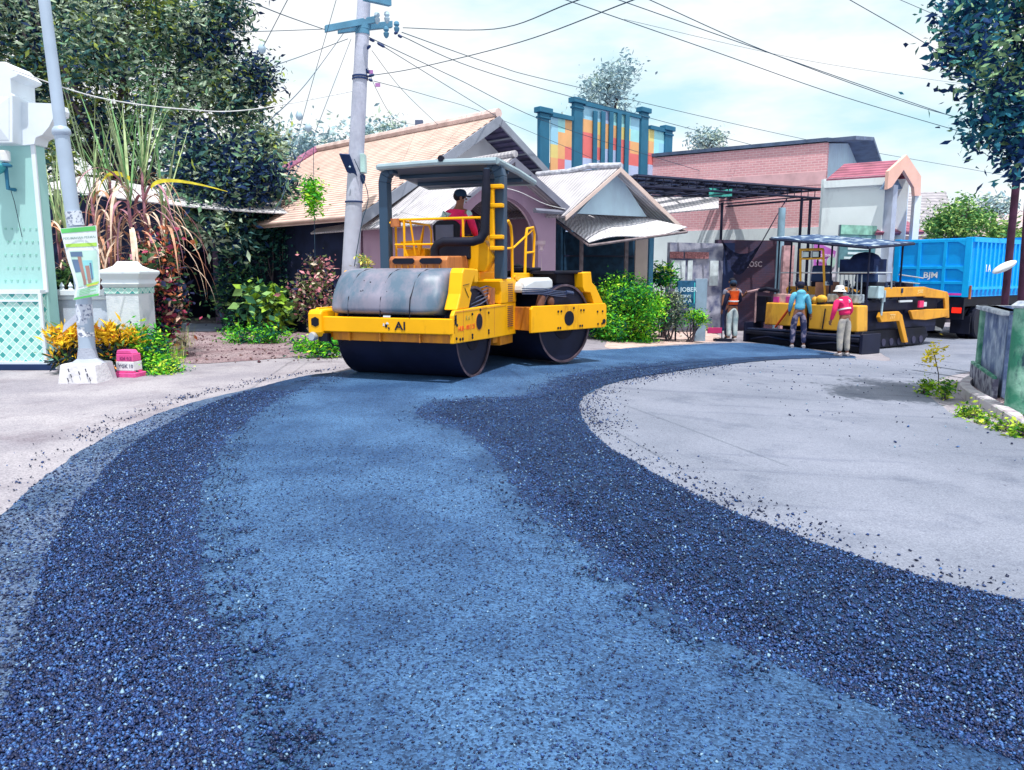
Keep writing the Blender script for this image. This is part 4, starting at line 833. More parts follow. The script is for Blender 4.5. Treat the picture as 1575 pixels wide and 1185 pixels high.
patch('vehicle_roof',.14,.5,.25,.30,2,.007); patch('vehicle_side',.14,.42,.33,.5,2,.007); patch('brown_pillar',.34,.45,.3,.7,4,.010); patch('glass',.46,.78,.34,.62,3,.007); patch('brown_door',.52,.66,.42,.68,4,.010); patch('dark_frame',.68,.74,.38,.64,2,.010)
patch('lime_leaf',.45,.97,.7,.735,5,.010); patch('gold_leaf',.5,.92,.735,.76,6,.010); patch('green_field',.1,.95,.77,.93,7,.004); patch('green_foot',.02,.98,.95,.995,1,.006)
for k in range(4): patch('print_line',.2,.62 if k%2 else .86,.79+.035*k,.80+.035*k,1,.008)
dd=(bp(1,.1)-bp(0,.1)).normalized(); text('lettering','PERUMAHAN PERMAI',.048,mat('bn_grey',(.3,.42,.42),.6),bn,bp(.5,.11)-V3((0,.012,0)),dd,UP,.002)
# kilometre stone
ks=gnd(200,579); kt=thing('milestone','small pink and white painted stone milestone on the verge','milestone',(ks.x,ks.y,0),R(-8))
M_pk=mat('pink_paint',(.78,.10,.34),.7,var=.08,bump=.3,dirt=(.5,.1,.25),dsc=5); M_ww=mat('stone_white',(.74,.76,.82),.8,var=.06,bump=.3)
mb=MB(); mb.box(-.19,.19,-.14,.14,-.03,.07); mb.build('foot',M_pk,kt,world=False,bevel=.012)
mb=MB(); mb.prism([(-.15,.07),(.15,.07),(.148,.10),(-.148,.10)],'y',-.11,.11); mb.prism([(-.145,.24),(.145,.24),(.14,.36),(-.14,.36)],'y',-.10,.10); mb.prism([(-.14,.36),(.14,.36),(.10,.42),(-.12,.42)],'y',-.098,.06); mb.build('pink_body',M_pk,kt,world=False,bevel=.012)
mb=MB(); mb.prism([(-.148,.10),(.148,.10),(.145,.24),(-.145,.24)],'y',-.108,.108); mb.build('white_band',M_ww,kt,world=False,bevel=.006)
Mk=WM[kt.name]; rr=(Mk.to_3x3()@V3((1,0,0)))
text('numbers','YGK 10',.075,mat('ink',(.12,.12,.2),.8),kt,Mk@V3((.02,-.111,.17)),rr,UP,.002); text('numbers','KM 0.2',.07,mat('ink_red',(.35,.05,.2),.8),kt,Mk@V3((.02,-.104,.29)),rr,UP,.002)
mb=MB(); q=gnd(98,572); mb.lathe([(.05,0),(.14,.05),(.13,.13),(.07,.2),(.03,.27),(.05,.3)],(q.x,q.y+.05,0),n=14); mb.build('cloth_sack',mat('sack',(.5,.5,.52),.9,var=.2,bump=.8,bs=12),smooth=True,label='small tied pale sack between the tiled pillar and the pole block',cat='sack')
mb=MB()
# ---------------------------------------------------------------- concrete utility pole
M_cpole=mat('pole_concrete',(.50,.53,.66),.85,var=.1,sc_=2.5,bump=.3,bs=14,dirt=(.34,.36,.48),dsc=1.6)
YP=16.5; cpo=thing('utility_pole','tall pale concrete utility pole with crossarms, leaning slightly, left of the roller canopy','utility pole',(pt(539,420,YP).x,YP,0))
p0=pt(539,420,YP); p1=pt(560,0,YP); dv=(p1-p0)/(p1.z-p0.z)
pole=lambda z: p0+dv*(z-p0.z)
mb=MB(); mb.tube([pole(z) for z in (-.1,1.6,3,5,8,9.8)],[.20,.19,.175,.155,.125,.11],20); mb.build('shaft',M_cpole,cpo,smooth=True)
zat=lambda y: pt(550,y,YP).z
M_arm=mat('arm_blue',(.10,.27,.42),.6,var=.15); M_ins=mat('insulator',(.45,.6,.72),.3); M_blk=mat('fitting',(.015,.04,.14),.5)
for i,(x0,y0,x1,y1,dy) in enumerate(((500,45,580,30,-.2),(520,47,603,38,.18),(560,-4,600,5,-.2))):
    a=pt(x0,y0,YP+dy-.25); b=pt(x1,y1,YP+dy+.25); mb=MB(); d=(b-a).normalized(); s=d.cross(UP).normalized()*.05; u=UP*.065
    mb.add([a-s-u,a+s-u,a+s+u,a-s+u,b-s-u,b+s-u,b+s+u,b-s+u],[(0,1,2,3),(4,5,6,7),(0,1,5,4),(1,2,6,5),(2,3,7,6),(3,0,4,7)]); mb.build('crossarm',M_arm,cpo,bevel=.006)
for y in (42,50,118,122,311): 
    mb=MB(); c=pole(zat(y)); r=.15 if y<100 else .17 if y<200 else .195; mb.tube([c-UP*.05,c+UP*.05] if y<100 else [c-UP*.015,c+UP*.015],r,20); mb.build('strap',M_blk if y>60 else M_arm,cpo,smooth=True)
for px,py in ((580,26),(595,25),(610,40),(594,48)):
    q=pt(px,py,YP); mb=MB(); mb.lathe([(.02,-.14),(.05,-.1),(.06,-.04),(.03,-.02),(.06,.02),(.05,.07),(.02,.09)],q,n=12); mb.build('insulator',M_ins if py<30 else M_arm,cpo,smooth=True)
for a,b in (((568,60),(576,64)),((580,66),(592,73)),((606,52),(612,50)),((612,54),(618,58)),((570,70),(564,76)),((562,106),(567,113)),((566,118),(576,115)),((567,122),(573,125))):
    mb=MB(); p,q=pt(*a,YP-.05),pt(*b,YP-.05); mb.tube([p,p.lerp(q,.2),p.lerp(q,.8),q],[.012,.03,.03,.012],8); mb.build('clamp',M_blk,cpo,smooth=True)
# floodlight and box on the pole
fl_=thing('floodlight','dark flat panel floodlight fixed on the left of the concrete pole','floodlight',tuple(pt(537,258,YP-.2)))
Pq=[pt(522,236,YP-.3),pt(538,237,YP-.3),pt(551,272,YP-.1),pt(534,264,YP-.1)]; mb=MB(); mb.slab(Pq,.05); mb.build('housing',M_blk,fl_,bevel=.01); mb=MB(); mb.ball(pt(538,257,YP-.32),.022); mb.build('lens',M_ins,fl_)
bx_=thing('meter_box','pale green cabinet strapped on the right of the concrete pole','box',tuple(pt(558,262,YP-.1)))
a=pt(554,237,YP-.2); b=pt(562,266,YP-.2); mb=MB(); mb.box(a.x,b.x,YP-.25,YP,b.z,a.z); mb.build('cabinet',mat('box_green',(.42,.62,.62),.5),bx_,bevel=.012); mb=MB(); mb.lathe([(.01,-.16),(.05,-.08),(.06,.02),(.03,.05)],pt(558,272,YP-.15),n=10); mb.build('plug',M_blk,bx_,smooth=True)
# ---------------------------------------------------------------- cables
M_cab=mat('cable_black',(.03,.07,.12),.6)
M_cabl=mat('cable_pale',(.7,.72,.75),.6)
def cable(pts,r=.012,label='',m=None,sag=0,group=None):
    P=[pt(*p) for p in pts]; Q=[]
    if pts[0][1]<=5: P=[P[0]+(P[0]-P[1]).normalized()*4]+P
    if pts[-1][0]>=1500: P=P+[P[-1]+(P[-1]-P[-2]).normalized()*4]
    if len(P)==2:
        for i in range(25):
            t=i/24; Q.append(P[0].lerp(P[1],t)-UP*sag*4*t*(1-t))
    else:
        for k in range(len(P)-1):
            p0=P[max(k-1,0)];p1=P[k];p2=P[k+1];p3=P[min(k+2,len(P)-1)]
            for i in range(8):
                t=i/8; Q.append(.5*((2*p1)+(p2-p0)*t+(2*p0-5*p1+4*p2-p3)*t*t+(3*p1-p0-3*p2+p3)*t**3))
        Q.append(P[-1])
    mb=MB(); mb.tube(Q,r*.78,5); mb.build('overhead_cable',m or M_cab,smooth=True,auto=False,label=label,cat='cable',group=group or 'overhead cables')
G='overhead cables'
cable([(890,0,9),(760,45,13),(620,43,YP)],.010,'cable rising right from the upper crossarm to the top edge at centre')
cable([(985,-4,9),(800,65,12.5),(640,105,15.5),(566,117,YP)],.010,'cable from the lower pole clamp crossing under the others towards the top centre')
cable([(372,-2,10),(440,25,13),(500,46,YP)],.011,'cable from the left end of the crossarm up to the top edge of the sky')
cable([(340,50,14),(420,48,15.5),(500,45,YP)],.009,'nearly level cable running left from the crossarm into the big tree')
cable([(400,108,14),(460,88,15.5),(535,60,YP)],.009,'cable dropping left from the crossarm towards the big tree')
cable([(528,52,YP),(470,130,13),(410,190,10)],.008,'steep cable falling left from the crossarm to the tree edge')
cable([(540,60,YP),(490,190,14),(478,220,13.5),(420,330,12)],.007,'steep thin cable with a small weight left of the pole, outer of two')
cable([(518,-3,14),(470,165,14),(430,320,13)],.007,'thin cable from the top edge past a weight down to the shed roof')
cable([(445,-5,12),(403,75,12.5),(380,110,13)],.008,'short cable with a round weight in front of the blue sky at upper left')
cable([(20,108,11),(150,150,12),(280,168,13),(385,169,14),(545,140,YP)],.012,'pale drooping cable from the white cornice to the concrete pole',M_cabl)
cable([(568,58,YP),(700,120,20),(860,195,24),(1100,270,30)],.012,'lower of the cables sweeping right from the pole over the sign wall')
cable([(618,50,YP),(760,100,20),(870,130,23),(1240,215,30),(1500,262,34)],.012,'upper cable sweeping right from the pole over the long brick roof')
cable([(618,56,YP),(760,115,20),(1030,190,26),(1280,255,32)],.012,'second cable sweeping right just under the uppermost one')
cable([(590,72,YP),(700,140,19),(765,180,21)],.010,'cable running down from the pole to the gable tip of the tile roofed house')
cable([(572,78,YP),(620,140,19),(680,198,23)],.008,'cable from the pole down to the ridge of the tile roof')
cable([(575,125,YP),(660,148,19),(760,180,23),(960,265,28)],.009,'thin cable with a purple tag running down to the right behind the gable')
cable([(560,88,YP),(580,140,17),(610,185,19),(645,192,24.5)],.007,'slack cable looping from the pole to the chimney pipe')
cable([(870,0,16),(1100,80,18),(1300,150,20),(1520,215,22)],.012,'long cable crossing the upper right sky, lowest of three near the top')
cable([(940,-4,16),(1150,70,18),(1350,140,20),(1510,195,22)],.012,'long cable crossing the upper right sky, middle of three near the top')
cable([(990,-4,16),(1180,80,18),(1400,160,20),(1510,190,22)],.012,'long cable crossing the upper right sky, topmost of three near the top')
cable([(1300,-4,15),(1420,65,16),(1510,122,17)],.010,'cable in the top right corner running down into the right hand tree')
cable([(1375,-4,15),(1490,45,16),(1600,90,17)],.007,'faint cable in the extreme top right above the tree')
cable([(960,30,20),(1250,95,26),(1520,135,30)],.007,'faint thin cable across the middle of the right sky')
for x,y,Y in ((403,74,12.5),(460,178,14),(474,196,14)):
    q=pt(x,y,Y); mb=MB(); mb.lathe([(.01,-.09),(.05,-.06),(.065,0),(.03,.07),(.008,.1)],q,n=12); mb.build('cable_weight',M_ins,smooth=True,label={403:'round weight hanging highest on a thin cable left of the pole',460:'small blue weight on the middle thin cable left of the pole',474:'small blue weight on the thin cable nearest the pole'}[x],cat='cable weight',group='cable weights')
for x,y,Y in ((570,111,YP),(581,131,YP)):
    q=pt(x,y,Y); mb=MB(); mb.box(q.x-.05,q.x+.05,q.y-.02,q.y+.02,q.z-.035,q.z+.035); mb.build('cable_tag',mat('tag_purple',(.45,.2,.5),.6),label={570:'purple tag on the rising cable by the pole, upper of two',581:'purple tag on the falling cable by the pole, lower of two'}[x],cat='tag',group='purple cable tags')
cable([(545,245,YP-.25),(566,300,YP-.2),(556,345,YP-.2),(545,410,YP-.22)],.012,'loose cable hanging down the front of the concrete pole')
cable([(770,288,16.6),(800,296,17.2),(838,314,17.9),(870,322,18.6)],.010,'pale cable strung across the pink arch wall',M_cabl)
# ---------------------------------------------------------------- right hand wall, kerb, poles
M_moss=mat('mossy_wall',(.13,.19,.36),.85,c2=(.48,.58,.74),thr=(.42,.66),sc_=3.2,bump=.5,bs=18,dirt=(.03,.06,.14),dsc=2.2,dthr=(.5,.66))
M_gpt=mat('green_peeling',(.05,.24,.16),.8,c2=(.28,.52,.42),thr=(.4,.65),sc_=4,bump=.4,dirt=(.02,.05,.08),dsc=3,dthr=(.52,.64))
M_ston=mat('base_stone',(.32,.34,.42),.9,c2=(.1,.1,.16),thr=(.45,.6),sc_=7,bump=1,bs=9)
c0=gnd(1503,594); c1=gnd(1562,640); c1=V3((c1.x,c1.y,0)); c0=V3((c0.x,c0.y,0)); dW=(c1-c0).normalized(); nW=V3((-dW.y,dW.x,0)) 
if nW.x<0: nW=-nW
rw=thing('roadside_wall','weathered blue grey wall with flaking green corner and pillar at the right edge','wall',(c0.x,c0.y,-.4))
ztw=pt(1503,470,c0.y).z; far=c0; near=c0+dW*2.2
z0=-.5
mb=MB(); mb.slab([near+UP*z0,far+UP*z0,far+UP*ztw,near+UP*(ztw-.0)],-.18); mb.slab([far+UP*z0,far+nW*5+UP*z0-dW*.6,far+nW*5-dW*.6+UP*ztw,far+UP*ztw],-.18); mb.build('panel',M_moss,rw)
mb=MB(); o=-nW*.05; mb.slab([near+UP*z0+o,far+UP*z0+o-dW*.03,far+UP*.02+o-dW*.03,near+UP*.02+o],.08); mb.build('stone_base',M_ston,rw,bevel=.01)
mb=MB(); mb.slab([near+UP*.02+o*1.6,far+UP*.02+o*1.6,far+UP*.06+o*1.6,near+UP*.06+o*1.6],.05); mb.build('base_ledge',M_gpt,rw)
mb=MB(); q=far-nW*.06-dW*.05; q2=q+dW*.22; mb.slab([q2+UP*z0,q+UP*z0,q+UP*(ztw-.03),q2+UP*(ztw-.03)],-.24); mb.build('corner_post',M_gpt,rw,bevel=.02)
mb=MB(); q=far-nW*.12-dW*.1; q2=near-nW*.12; mb.slab([q2+UP*ztw,q+UP*ztw,q+nW*.32+UP*ztw,q2+nW*.32+UP*ztw],-.07); mb.slab([q+UP*ztw,q+nW*5-dW*.7+UP*ztw,q+nW*5-dW*.4+UP*ztw,q+dW*.3+UP*ztw],-.066)
mb.build('coping',mat('coping_grey',(.55,.6,.68),.85,c2=(.25,.3,.4),thr=(.45,.65),sc_=5,bump=.5),rw,bevel=.02)
pc=c1+dW*.25-nW*.02; mb=MB(); zp=pt(1563,474,pc.y).z; mb.tube([pc+UP*z0,pc+UP*zp],[.17,.165],18); mb.build('pillar',M_gpt,rw,smooth=True)
mb=MB(); mb.tube([pc+UP*(zp-.0),pc+UP*(zp+.03),pc+UP*(zp+.09)],[.19,.2,.13],18); mb.build('pillar_cap',mat('coping_grey',(.6,.6,.6)),rw,smooth=True)
# kerb: curved strip in front of the wall
KP=[gnd(1512,583),gnd(1488,590),gnd(1474,600),gnd(1480,612),gnd(1505,628),gnd(1540,650),gnd(1580,676),gnd(1650,715)]
Kc=[]
for k in range(len(KP)-1):
    p0=KP[max(k-1,0)];p1=KP[k];p2=KP[k+1];p3=KP[min(k+2,len(KP)-1)]
    for i in range(6):
        t=i/6; Kc.append(.5*((2*p1)+(p2-p0)*t+(2*p0-5*p1+4*p2-p3)*t*t+(3*p1-p0-3*p2+p3)*t**3))
Kc.append(KP[-1]); mb=MB(); ctr=c0+nW*.8
rows=[]
for i,p in enumerate(Kc):
    t=(Kc[min(i+1,len(Kc)-1)]-Kc[max(i-1,0)]); t.z=0; t.normalize(); nn=V3((-t.y,t.x,0)); 
    if nn.dot(V3((ctr.x-p.x,ctr.y-p.y,0)))<0: nn=-nn
    b=V3((p.x,p.y,g(p.x)-.05)); h=.21
    rows.append([b,b+UP*(h-.02)+nn*.01,b+UP*h+nn*.03,b+UP*h+nn*.16,b+UP*(h-.06)+nn*.17,b+nn*.18])
for i in range(len(rows)-1):
    for j in range(5): mb.add([rows[i][j],rows[i][j+1],rows[i+1][j+1],rows[i+1][j]],[(0,1,2,3)])
mb.build('kerb',mat('kerb_concrete',(.52,.5,.54),.9,c2=(.3,.24,.3),thr=(.5,.68),sc_=5,bump=.5),label='curved raised concrete kerb around the planting strip at the foot of the right wall',cat='kerb',smooth=True)
mb=MB()
for i in range(len(rows)-1):
    a,b=rows[i][5]+UP*.10,rows[i+1][5]+UP*.10; c,d=far+nW*.0,near+nW*.0
    c=V3((far.x,far.y,a.z)).lerp(V3((near.x,near.y,a.z)),i/(len(rows)-1)); d=V3((far.x,far.y,b.z)).lerp(V3((near.x,near.y,b.z)),(i+1)/(len(rows)-1)); mb.add([a,b,d,c],[(0,1,2,3)])
mb.build('planting_soil',M_yard,kind='structure')
for (x0,y0,x1,y1,Y,lb) in ((1545,470,1567,240,14.5,'dark red steel post rising behind the wall corner into the tree, left of two'),(1570,480,1590,200,13.2,'dark red steel post at the very right edge, right of two')):
    a=pt(x0,y0,Y); b=pt(x1,y1,Y); d=(b-a)/(b.z-a.z); mb=MB(); mb.tube([a+d*(-.45-a.z),b+d*2.2],.066,12); mb.build('steel_post',mat('oxblood_steel',(.055,.018,.045),.5,var=.3,sc_=5),smooth=True,label=lb,cat='post',group='dark red posts')
q=pt(1545,411,14.3); mb=MB(); M0=Matrix.Translation(q)@Matrix.Rotation(R(-28),4,'Y')@Matrix.Diagonal((.24,.12,.075,1)); mb.M=M0; mb.ball((0,0,0),1,n=14,k=8); mb.build('street_lamp_head',mat('lamp_head',(.72,.76,.8),.5),smooth=True,label='small white drop shaped lamp head on the left dark red post',cat='lamp')
# ================================================================ plants
def lm(n,c,var=.25,r=.55,tr=.25):
    if n in MC: return MC[n]
    m=mat(n,c,.7,var=var,sc_=6,spec=.10)
    b=m.node_tree.nodes['Principled BSDF']; b.inputs['Transmission Weight'].default_value=0; b.inputs['Subsurface Weight'].default_value=0
    return m
TL=[lm('mango_leaf_a',(.010,.028,.085)),lm('mango_leaf_b',(.04,.11,.11)),lm('mango_leaf_c',(.13,.25,.15)),lm('mango_leaf_d',(.36,.46,.34)),lm('mango_leaf_e',(.28,.36,.08))]
BK=mat('bark',(.10,.08,.10),.9,var=.3,sc_=8,bump=.8,bs=20)
def limb(mb,a,b,r0,r1,w=.15):
    P=[]; 
    for i in range(6):
        t=i/5; P.append(a.lerp(b,t)+V3((rnd.uniform(-w,w),rnd.uniform(-w,w),rnd.uniform(-w,w)*.5))*(0 if i in(0,5) else 1))
    mb.tube(P,[r0+(r1-r0)*i/5 for i in range(6)],7)
def tree(name,label,base,top,c,r,nc,nl,sz,sp,mats,pr,tr=.25,group=None,shell=.5,asp=.36,droop=.25,cat='tree',nb=None,extra=None,flat=1):
    base,top,c=V3(base),V3(top),V3(c); o=thing(name,label,cat,tuple(base),0,group)
    cc,lc,k=clumps(c,r,nc,nl,sz,sp,shell=shell,flat=flat)
    if extra is not None:
        e=np.array([tuple(q) for q in extra]); kk=nr.integers(0,len(e),nl//5); lc=np.concatenate([lc,e[kk]+nr.normal(size=(nl//5,3))*sp*.8]); k=np.concatenate([k,kk])
    mb=MB(); limb(mb,base-UP*.1,top,tr,tr*.7,.08); mb.build('trunk',BK,o,smooth=True)
    mb=MB()
    for q in cc[:nb or 14]: limb(mb,top-UP*.1,V3(q),tr*.4,.015,.25)
    mb.build('branches',BK,o,smooth=True)
    V,F=leaves(lc,sz,asp,droop)
    tone=nr.choice(len(mats),nc+200,p=pr); kt=tone[k%(nc+200)]; rndm=nr.choice(len(mats),len(lc),p=pr); sel=nr.random(len(lc))<.55
    mi=np.where(sel,rndm,kt); mi=np.concatenate([mi,mi])
    rawmesh('crown',V,F,mats,mi,o); return o
# big tree at left
T1=pt(160,90,24)
tree('mango_tree','very large dark leafy tree filling the upper left behind the shed',(T1.x+.5,24,0),(T1.x+.5,24,4.2),(T1.x-1.2,24,T1.z+.35),(6.2,3.0,4.0),140,60000,.19,.42,TL,(.18,.22,.25,.23,.12),.32,shell=.15,extra=[pt(395,120,23),pt(370,160,23),pt(340,130,23),pt(300,40,23),pt(350,20,23),pt(405,225,23),pt(330,70,23),pt(410,300,22.5),pt(350,250,22)])
tree('mango_tree','low branching dark tree overhanging the shed roof between sugarcane and creepers',(pt(360,400,22).x,21.6,0),(pt(360,400,21.6).x,21.6,2.6),tuple(pt(345,275,21.2)),(1.7,1.2,1.1),36,9000,.22,.32,TL,(.34,.3,.2,.13,.03),.12,extra=[pt(300,330,20),pt(330,350,20),pt(365,365,20.4)])
# far trees
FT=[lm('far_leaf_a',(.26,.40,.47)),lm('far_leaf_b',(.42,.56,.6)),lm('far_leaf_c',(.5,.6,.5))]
def far_tree(label,px,py,Y,r,nl,sz,mats=FT,pr=(.4,.35,.25),name='distant_tree',group='distant trees',nc=26,shell=.3,sp=None):
    c=pt(px,py,Y); tree(name,label,(c.x,c.y,-.3),(c.x,c.y,c.z-r[2]*.4),tuple(c),r,nc,nl,sz,sp or r[0]*.2,mats,pr,.18,group,shell=shell)
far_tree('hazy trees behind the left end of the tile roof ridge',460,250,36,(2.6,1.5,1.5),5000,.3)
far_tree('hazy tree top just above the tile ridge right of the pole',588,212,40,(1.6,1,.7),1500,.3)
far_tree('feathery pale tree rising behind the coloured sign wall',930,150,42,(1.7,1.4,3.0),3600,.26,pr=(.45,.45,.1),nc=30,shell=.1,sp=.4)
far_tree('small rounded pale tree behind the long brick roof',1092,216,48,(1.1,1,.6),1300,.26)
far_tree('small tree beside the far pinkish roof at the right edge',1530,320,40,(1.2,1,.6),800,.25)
GL=[lm('lit_leaf_a',(.06,.20,.07)),lm('lit_leaf_b',(.16,.34,.10)),lm('lit_leaf_c',(.34,.50,.14))]
far_tree('bushy green tree behind the blue truck box',1472,343,31,(1.15,1.1,.72),5200,.17,GL,(.35,.4,.25),'garden_tree','trees behind the truck',nc=40)
far_tree('lower yellow green tree behind the truck near the red posts',1545,362,30,(.7,.8,.35),1500,.2,GL,(.15,.35,.5),'garden_tree','trees behind the truck')
# right hand tree
RL=[lm('blue_leaf_a',(.01,.04,.13)),lm('blue_leaf_b',(.02,.13,.20)),lm('blue_leaf_c',(.08,.27,.24)),lm('blue_leaf_d',(.25,.42,.22))]
T2=pt(1600,60,10.5)
tree('roadside_tree','leafy dark blue green tree hanging into the top right corner',(T2.x+.6,11.0,-.42),(T2.x+.6,11,3.3),(T2.x+.55,10.6,T2.z+.32),(1.45,1.3,1.25),62,17000,.12,.22,RL,(.36,.32,.22,.1),.16,shell=.3,extra=[pt(1500,85,10),pt(1480,75,10),pt(1490,20,10.2),pt(1520,190,10.2),pt(1570,235,10.2),pt(1560,170,10.2)],asp=.42)
# green bush
BL=[lm('bush_leaf_a',(.008,.09,.07)),lm('bush_leaf_b',(.07,.38,.04)),lm('bush_leaf_c',(.22,.62,.03)),lm('bush_leaf_d',(.60,.85,.08))]
def bush(name,label,c,r,nc,nl,sz,sp,mats,pr,cat='bush',asp=.35,droop=.1,group=None,shell=.45,stems=10):
    c=V3(c); z0=g(c.x); o=thing(name,label,cat,(c.x,c.y,z0),0,group)
    cc,lc,k=clumps(c,r,nc,nl,sz,sp,shell=shell); lc[:,2]=np.maximum(lc[:,2],z0+.02)
    hi=(lc[:,2]-z0)/(2*r[2]); kt=nr.choice(len(mats),nc,p=pr)[k]; rr_=nr.choice(len(mats),len(lc),p=pr); mi=np.where(nr.random(len(lc))<.5,rr_,kt)
    V,F=leaves(lc,sz,asp,droop); rawmesh('foliage',V,F,mats,np.concatenate([mi,mi]),o)
    mb=MB()
    for q in cc[:stems]: limb(mb,V3((c.x+rnd.uniform(-.1,.1),c.y+rnd.uniform(-.1,.1),z0)),V3((q[0],q[1],max(q[2],z0+.1))),.02,.006,.03)
    mb.build('stems',BK,o,smooth=True); return o
def blade(mb,p,d,L_,w,m,bend=1.0,n=7):
    side=d.cross(UP); side=side.normalized() if side.length>.05 else V3((1,0,0)); P=p.copy(); q=[]; dd=d.normalized()
    for i in range(n+1):
        t=i/n; ww=w*(1-t**1.5)*(.5+t*1.2 if t<.4 else 1); q.append((P-side*ww,P+side*ww)); P=P+dd*(L_/n); dd=(dd-UP*bend*.11*(1+t)).normalized()
    for i in range(n): mb.add([q[i][0],q[i][1],q[i+1][1],q[i+1][0]],[(0,1,2,3)],m)
def bat(px,py,Y): return pt(px,py,Y)
bush('green_bush','large bright green roadside bush right of the roller rear drum',bat(963,480,19.6),(.98,.85,.82),120,30000,.088,.13,BL,(.30,.33,.27,.10),shell=.45)
bush('scrub','dry thin grey green scrub between the bright bush and the blue notice board',bat(1028,475,20.2),(.38,.35,.6),24,2400,.09,.12,[lm('scrub_a',(.12,.2,.14)),lm('scrub_b',(.32,.38,.26)),lm('scrub_c',(.05,.07,.10))],(.35,.35,.3))
bush('potted_palm','small dark shrub with yellow green tips under the tin awning',bat(1022,428,21.2),(.32,.3,.35),14,700,.2,.1,[BL[0],BL[1],BL[3]],(.5,.35,.15),asp=.2)
bush('weed_clump','low green weeds at the foot of the grey metal panel',bat(1062,489,20.2),(.42,.25,.16),14,1400,.08,.08,BL,(.3,.3,.25,.15),'weeds',group='weed clumps')
bush('flowering_hedge','tall narrow hedge with red, orange and green leaves beside the white gate post',bat(242,455,14.2),(.38,.4,1.0),60,5200,.12,.13,[lm('croton_a',(.30,.05,.10)),lm('croton_b',(.62,.20,.10)),lm('croton_c',(.06,.13,.06)),lm('croton_d',(.62,.42,.34)),lm('croton_e',(.015,.02,.06))],(.25,.17,.25,.08,.25),'hedge',asp=.55)
bush('red_leaf_shrub','shrub with pinkish red and pale leaves just left of the roller bumper',bat(482,448,15.6),(.36,.4,.55),30,2300,.11,.12,[lm('croton_f',(.55,.22,.26)),lm('croton_g',(.6,.5,.4)),lm('croton_h',(.12,.16,.06)),lm('croton_e',(.015,.02,.06))],(.3,.2,.3,.2),'shrub',asp=.5)
bush('red_leaf_shrub','thin stemmed plant with purple and green tufts behind the red leaved shrub',bat(487,412,16),(.16,.16,.25),8,500,.1,.08,[lm('croton_f',(.55,.22,.26)),lm('croton_g',(.6,.5,.4)),lm('croton_h',(.12,.16,.06))],(.4,.3,.3),'shrub',asp=.5)
YC=[lm('yellow_leaf',(.82,.52,.03)),lm('amber_leaf',(.80,.30,.06)),lm('croton_dark',(.02,.04,.06)),lm('croton_green',(.10,.20,.05))]
def croton(label,px,py,Y,r,n,group='yellow crotons'):
    c=pt(px,py,Y); o=thing('yellow_croton',label,'plant',(c.x,c.y,0),0,group); 
    for nm,zz,pr,nn in (('upper_leaves',.78,(.84,.08,.02,.06),n),('lower_leaves',.35,(.10,.10,.6,.2),n)):
        h=2*r[2]; base=np.stack([c.x+nr.normal(size=nn)*r[0]*.55,c.y+nr.normal(size=nn)*r[1]*.5,zz*h*np.ones(nn)+nr.normal(size=nn)*h*.10],1)
        V,F=leaves(base,.15,.24,-.5); rawmesh(nm,V,F,YC,np.tile(nr.choice(4,nn,p=pr),2),o)
    mb=MB()
    for _ in range(9): limb(mb,V3((c.x+rnd.uniform(-.15,.15),c.y,0)),V3((c.x+rnd.gauss(0,r[0]*.5),c.y+rnd.gauss(0,.1),.75*2*r[2])),.012,.006,.02)
    mb.build('stems',BK,o)
croton('yellow and dark leaved croton plant left of the lamp pole',104,515,11.9,(.26,.20,.37),520)
croton('larger yellow and orange leaved croton plant right of the lamp pole',168,512,12.0,(.34,.20,.38),640)
bush('weed_clump','knee high green weeds behind the pink milestone',bat(215,540,12.4),(.42,.35,.32),40,5200,.085,.1,BL,(.34,.36,.22,.08),'weeds',group='weed clumps')
bush('weed_clump','bright low weeds right of the pink milestone running to the dirt',bat(240,568,12.0),(.42,.25,.10),26,2400,.06,.09,BL,(.2,.35,.3,.15),'weeds',group='weed clumps')
bush('weed_clump','green weeds on the verge under the left end of the roller bumper',bat(492,533,14.2),(.45,.3,.12),18,1800,.08,.1,BL,(.3,.35,.25,.1),'weeds',group='weed clumps')
bush('shrub','dark leafy shrub right of the shed door post',bat(362,462,20.6),(.5,.45,.72),36,2800,.15,.17,[lm('shade_a',(.008,.03,.05)),lm('shade_b',(.03,.11,.06)),lm('shade_c',(.2,.36,.12))],(.45,.38,.17))
bush('shrub','broad leaved green shrub on the yard in front of the creepers',bat(410,470,20.0),(.55,.4,.45),24,700,.26,.16,[lm('shade_b',(.03,.11,.06)),lm('shade_c',(.2,.36,.12)),lm('shade_d',(.3,.5,.06))],(.4,.35,.25),asp=.6)
bush('shrub','dark low shrub row below the creeper curtain, left of the pink leaved plant',bat(452,476,20.8),(.55,.35,.42),24,2200,.14,.15,[lm('shade_a',(.008,.03,.05)),lm('shade_b',(.03,.11,.06)),lm('shade_c',(.2,.36,.12))],(.4,.4,.2))
bush('weed_clump','ring of short grass around the broad leaved shrub in the dirt yard',bat(390,517,17.2),(.75,.45,.05),24,1900,.09,.12,BL,(.35,.4,.2,.05),'weeds',group='weed clumps')
bush('vine','bushy green vine hanging from a wire left of the concrete pole',tuple(pt(482,300,15.5)),(.14,.12,.45),16,1100,.09,.07,BL,(.1,.3,.4,.2),'vine',stems=0)
cable([(482,225,15.5),(483,310,15.5),(485,420,15.5)],.008,'thin vertical wire carrying the green vine left of the pole')
bush('plant','thin yellow flowering stem right of the concrete pole foot',bat(560,408,15.0),(.10,.1,.24),8,260,.08,.06,[lm('yflow',(.7,.6,.15)),lm('shade_c',(.2,.36,.12))],(.6,.4))
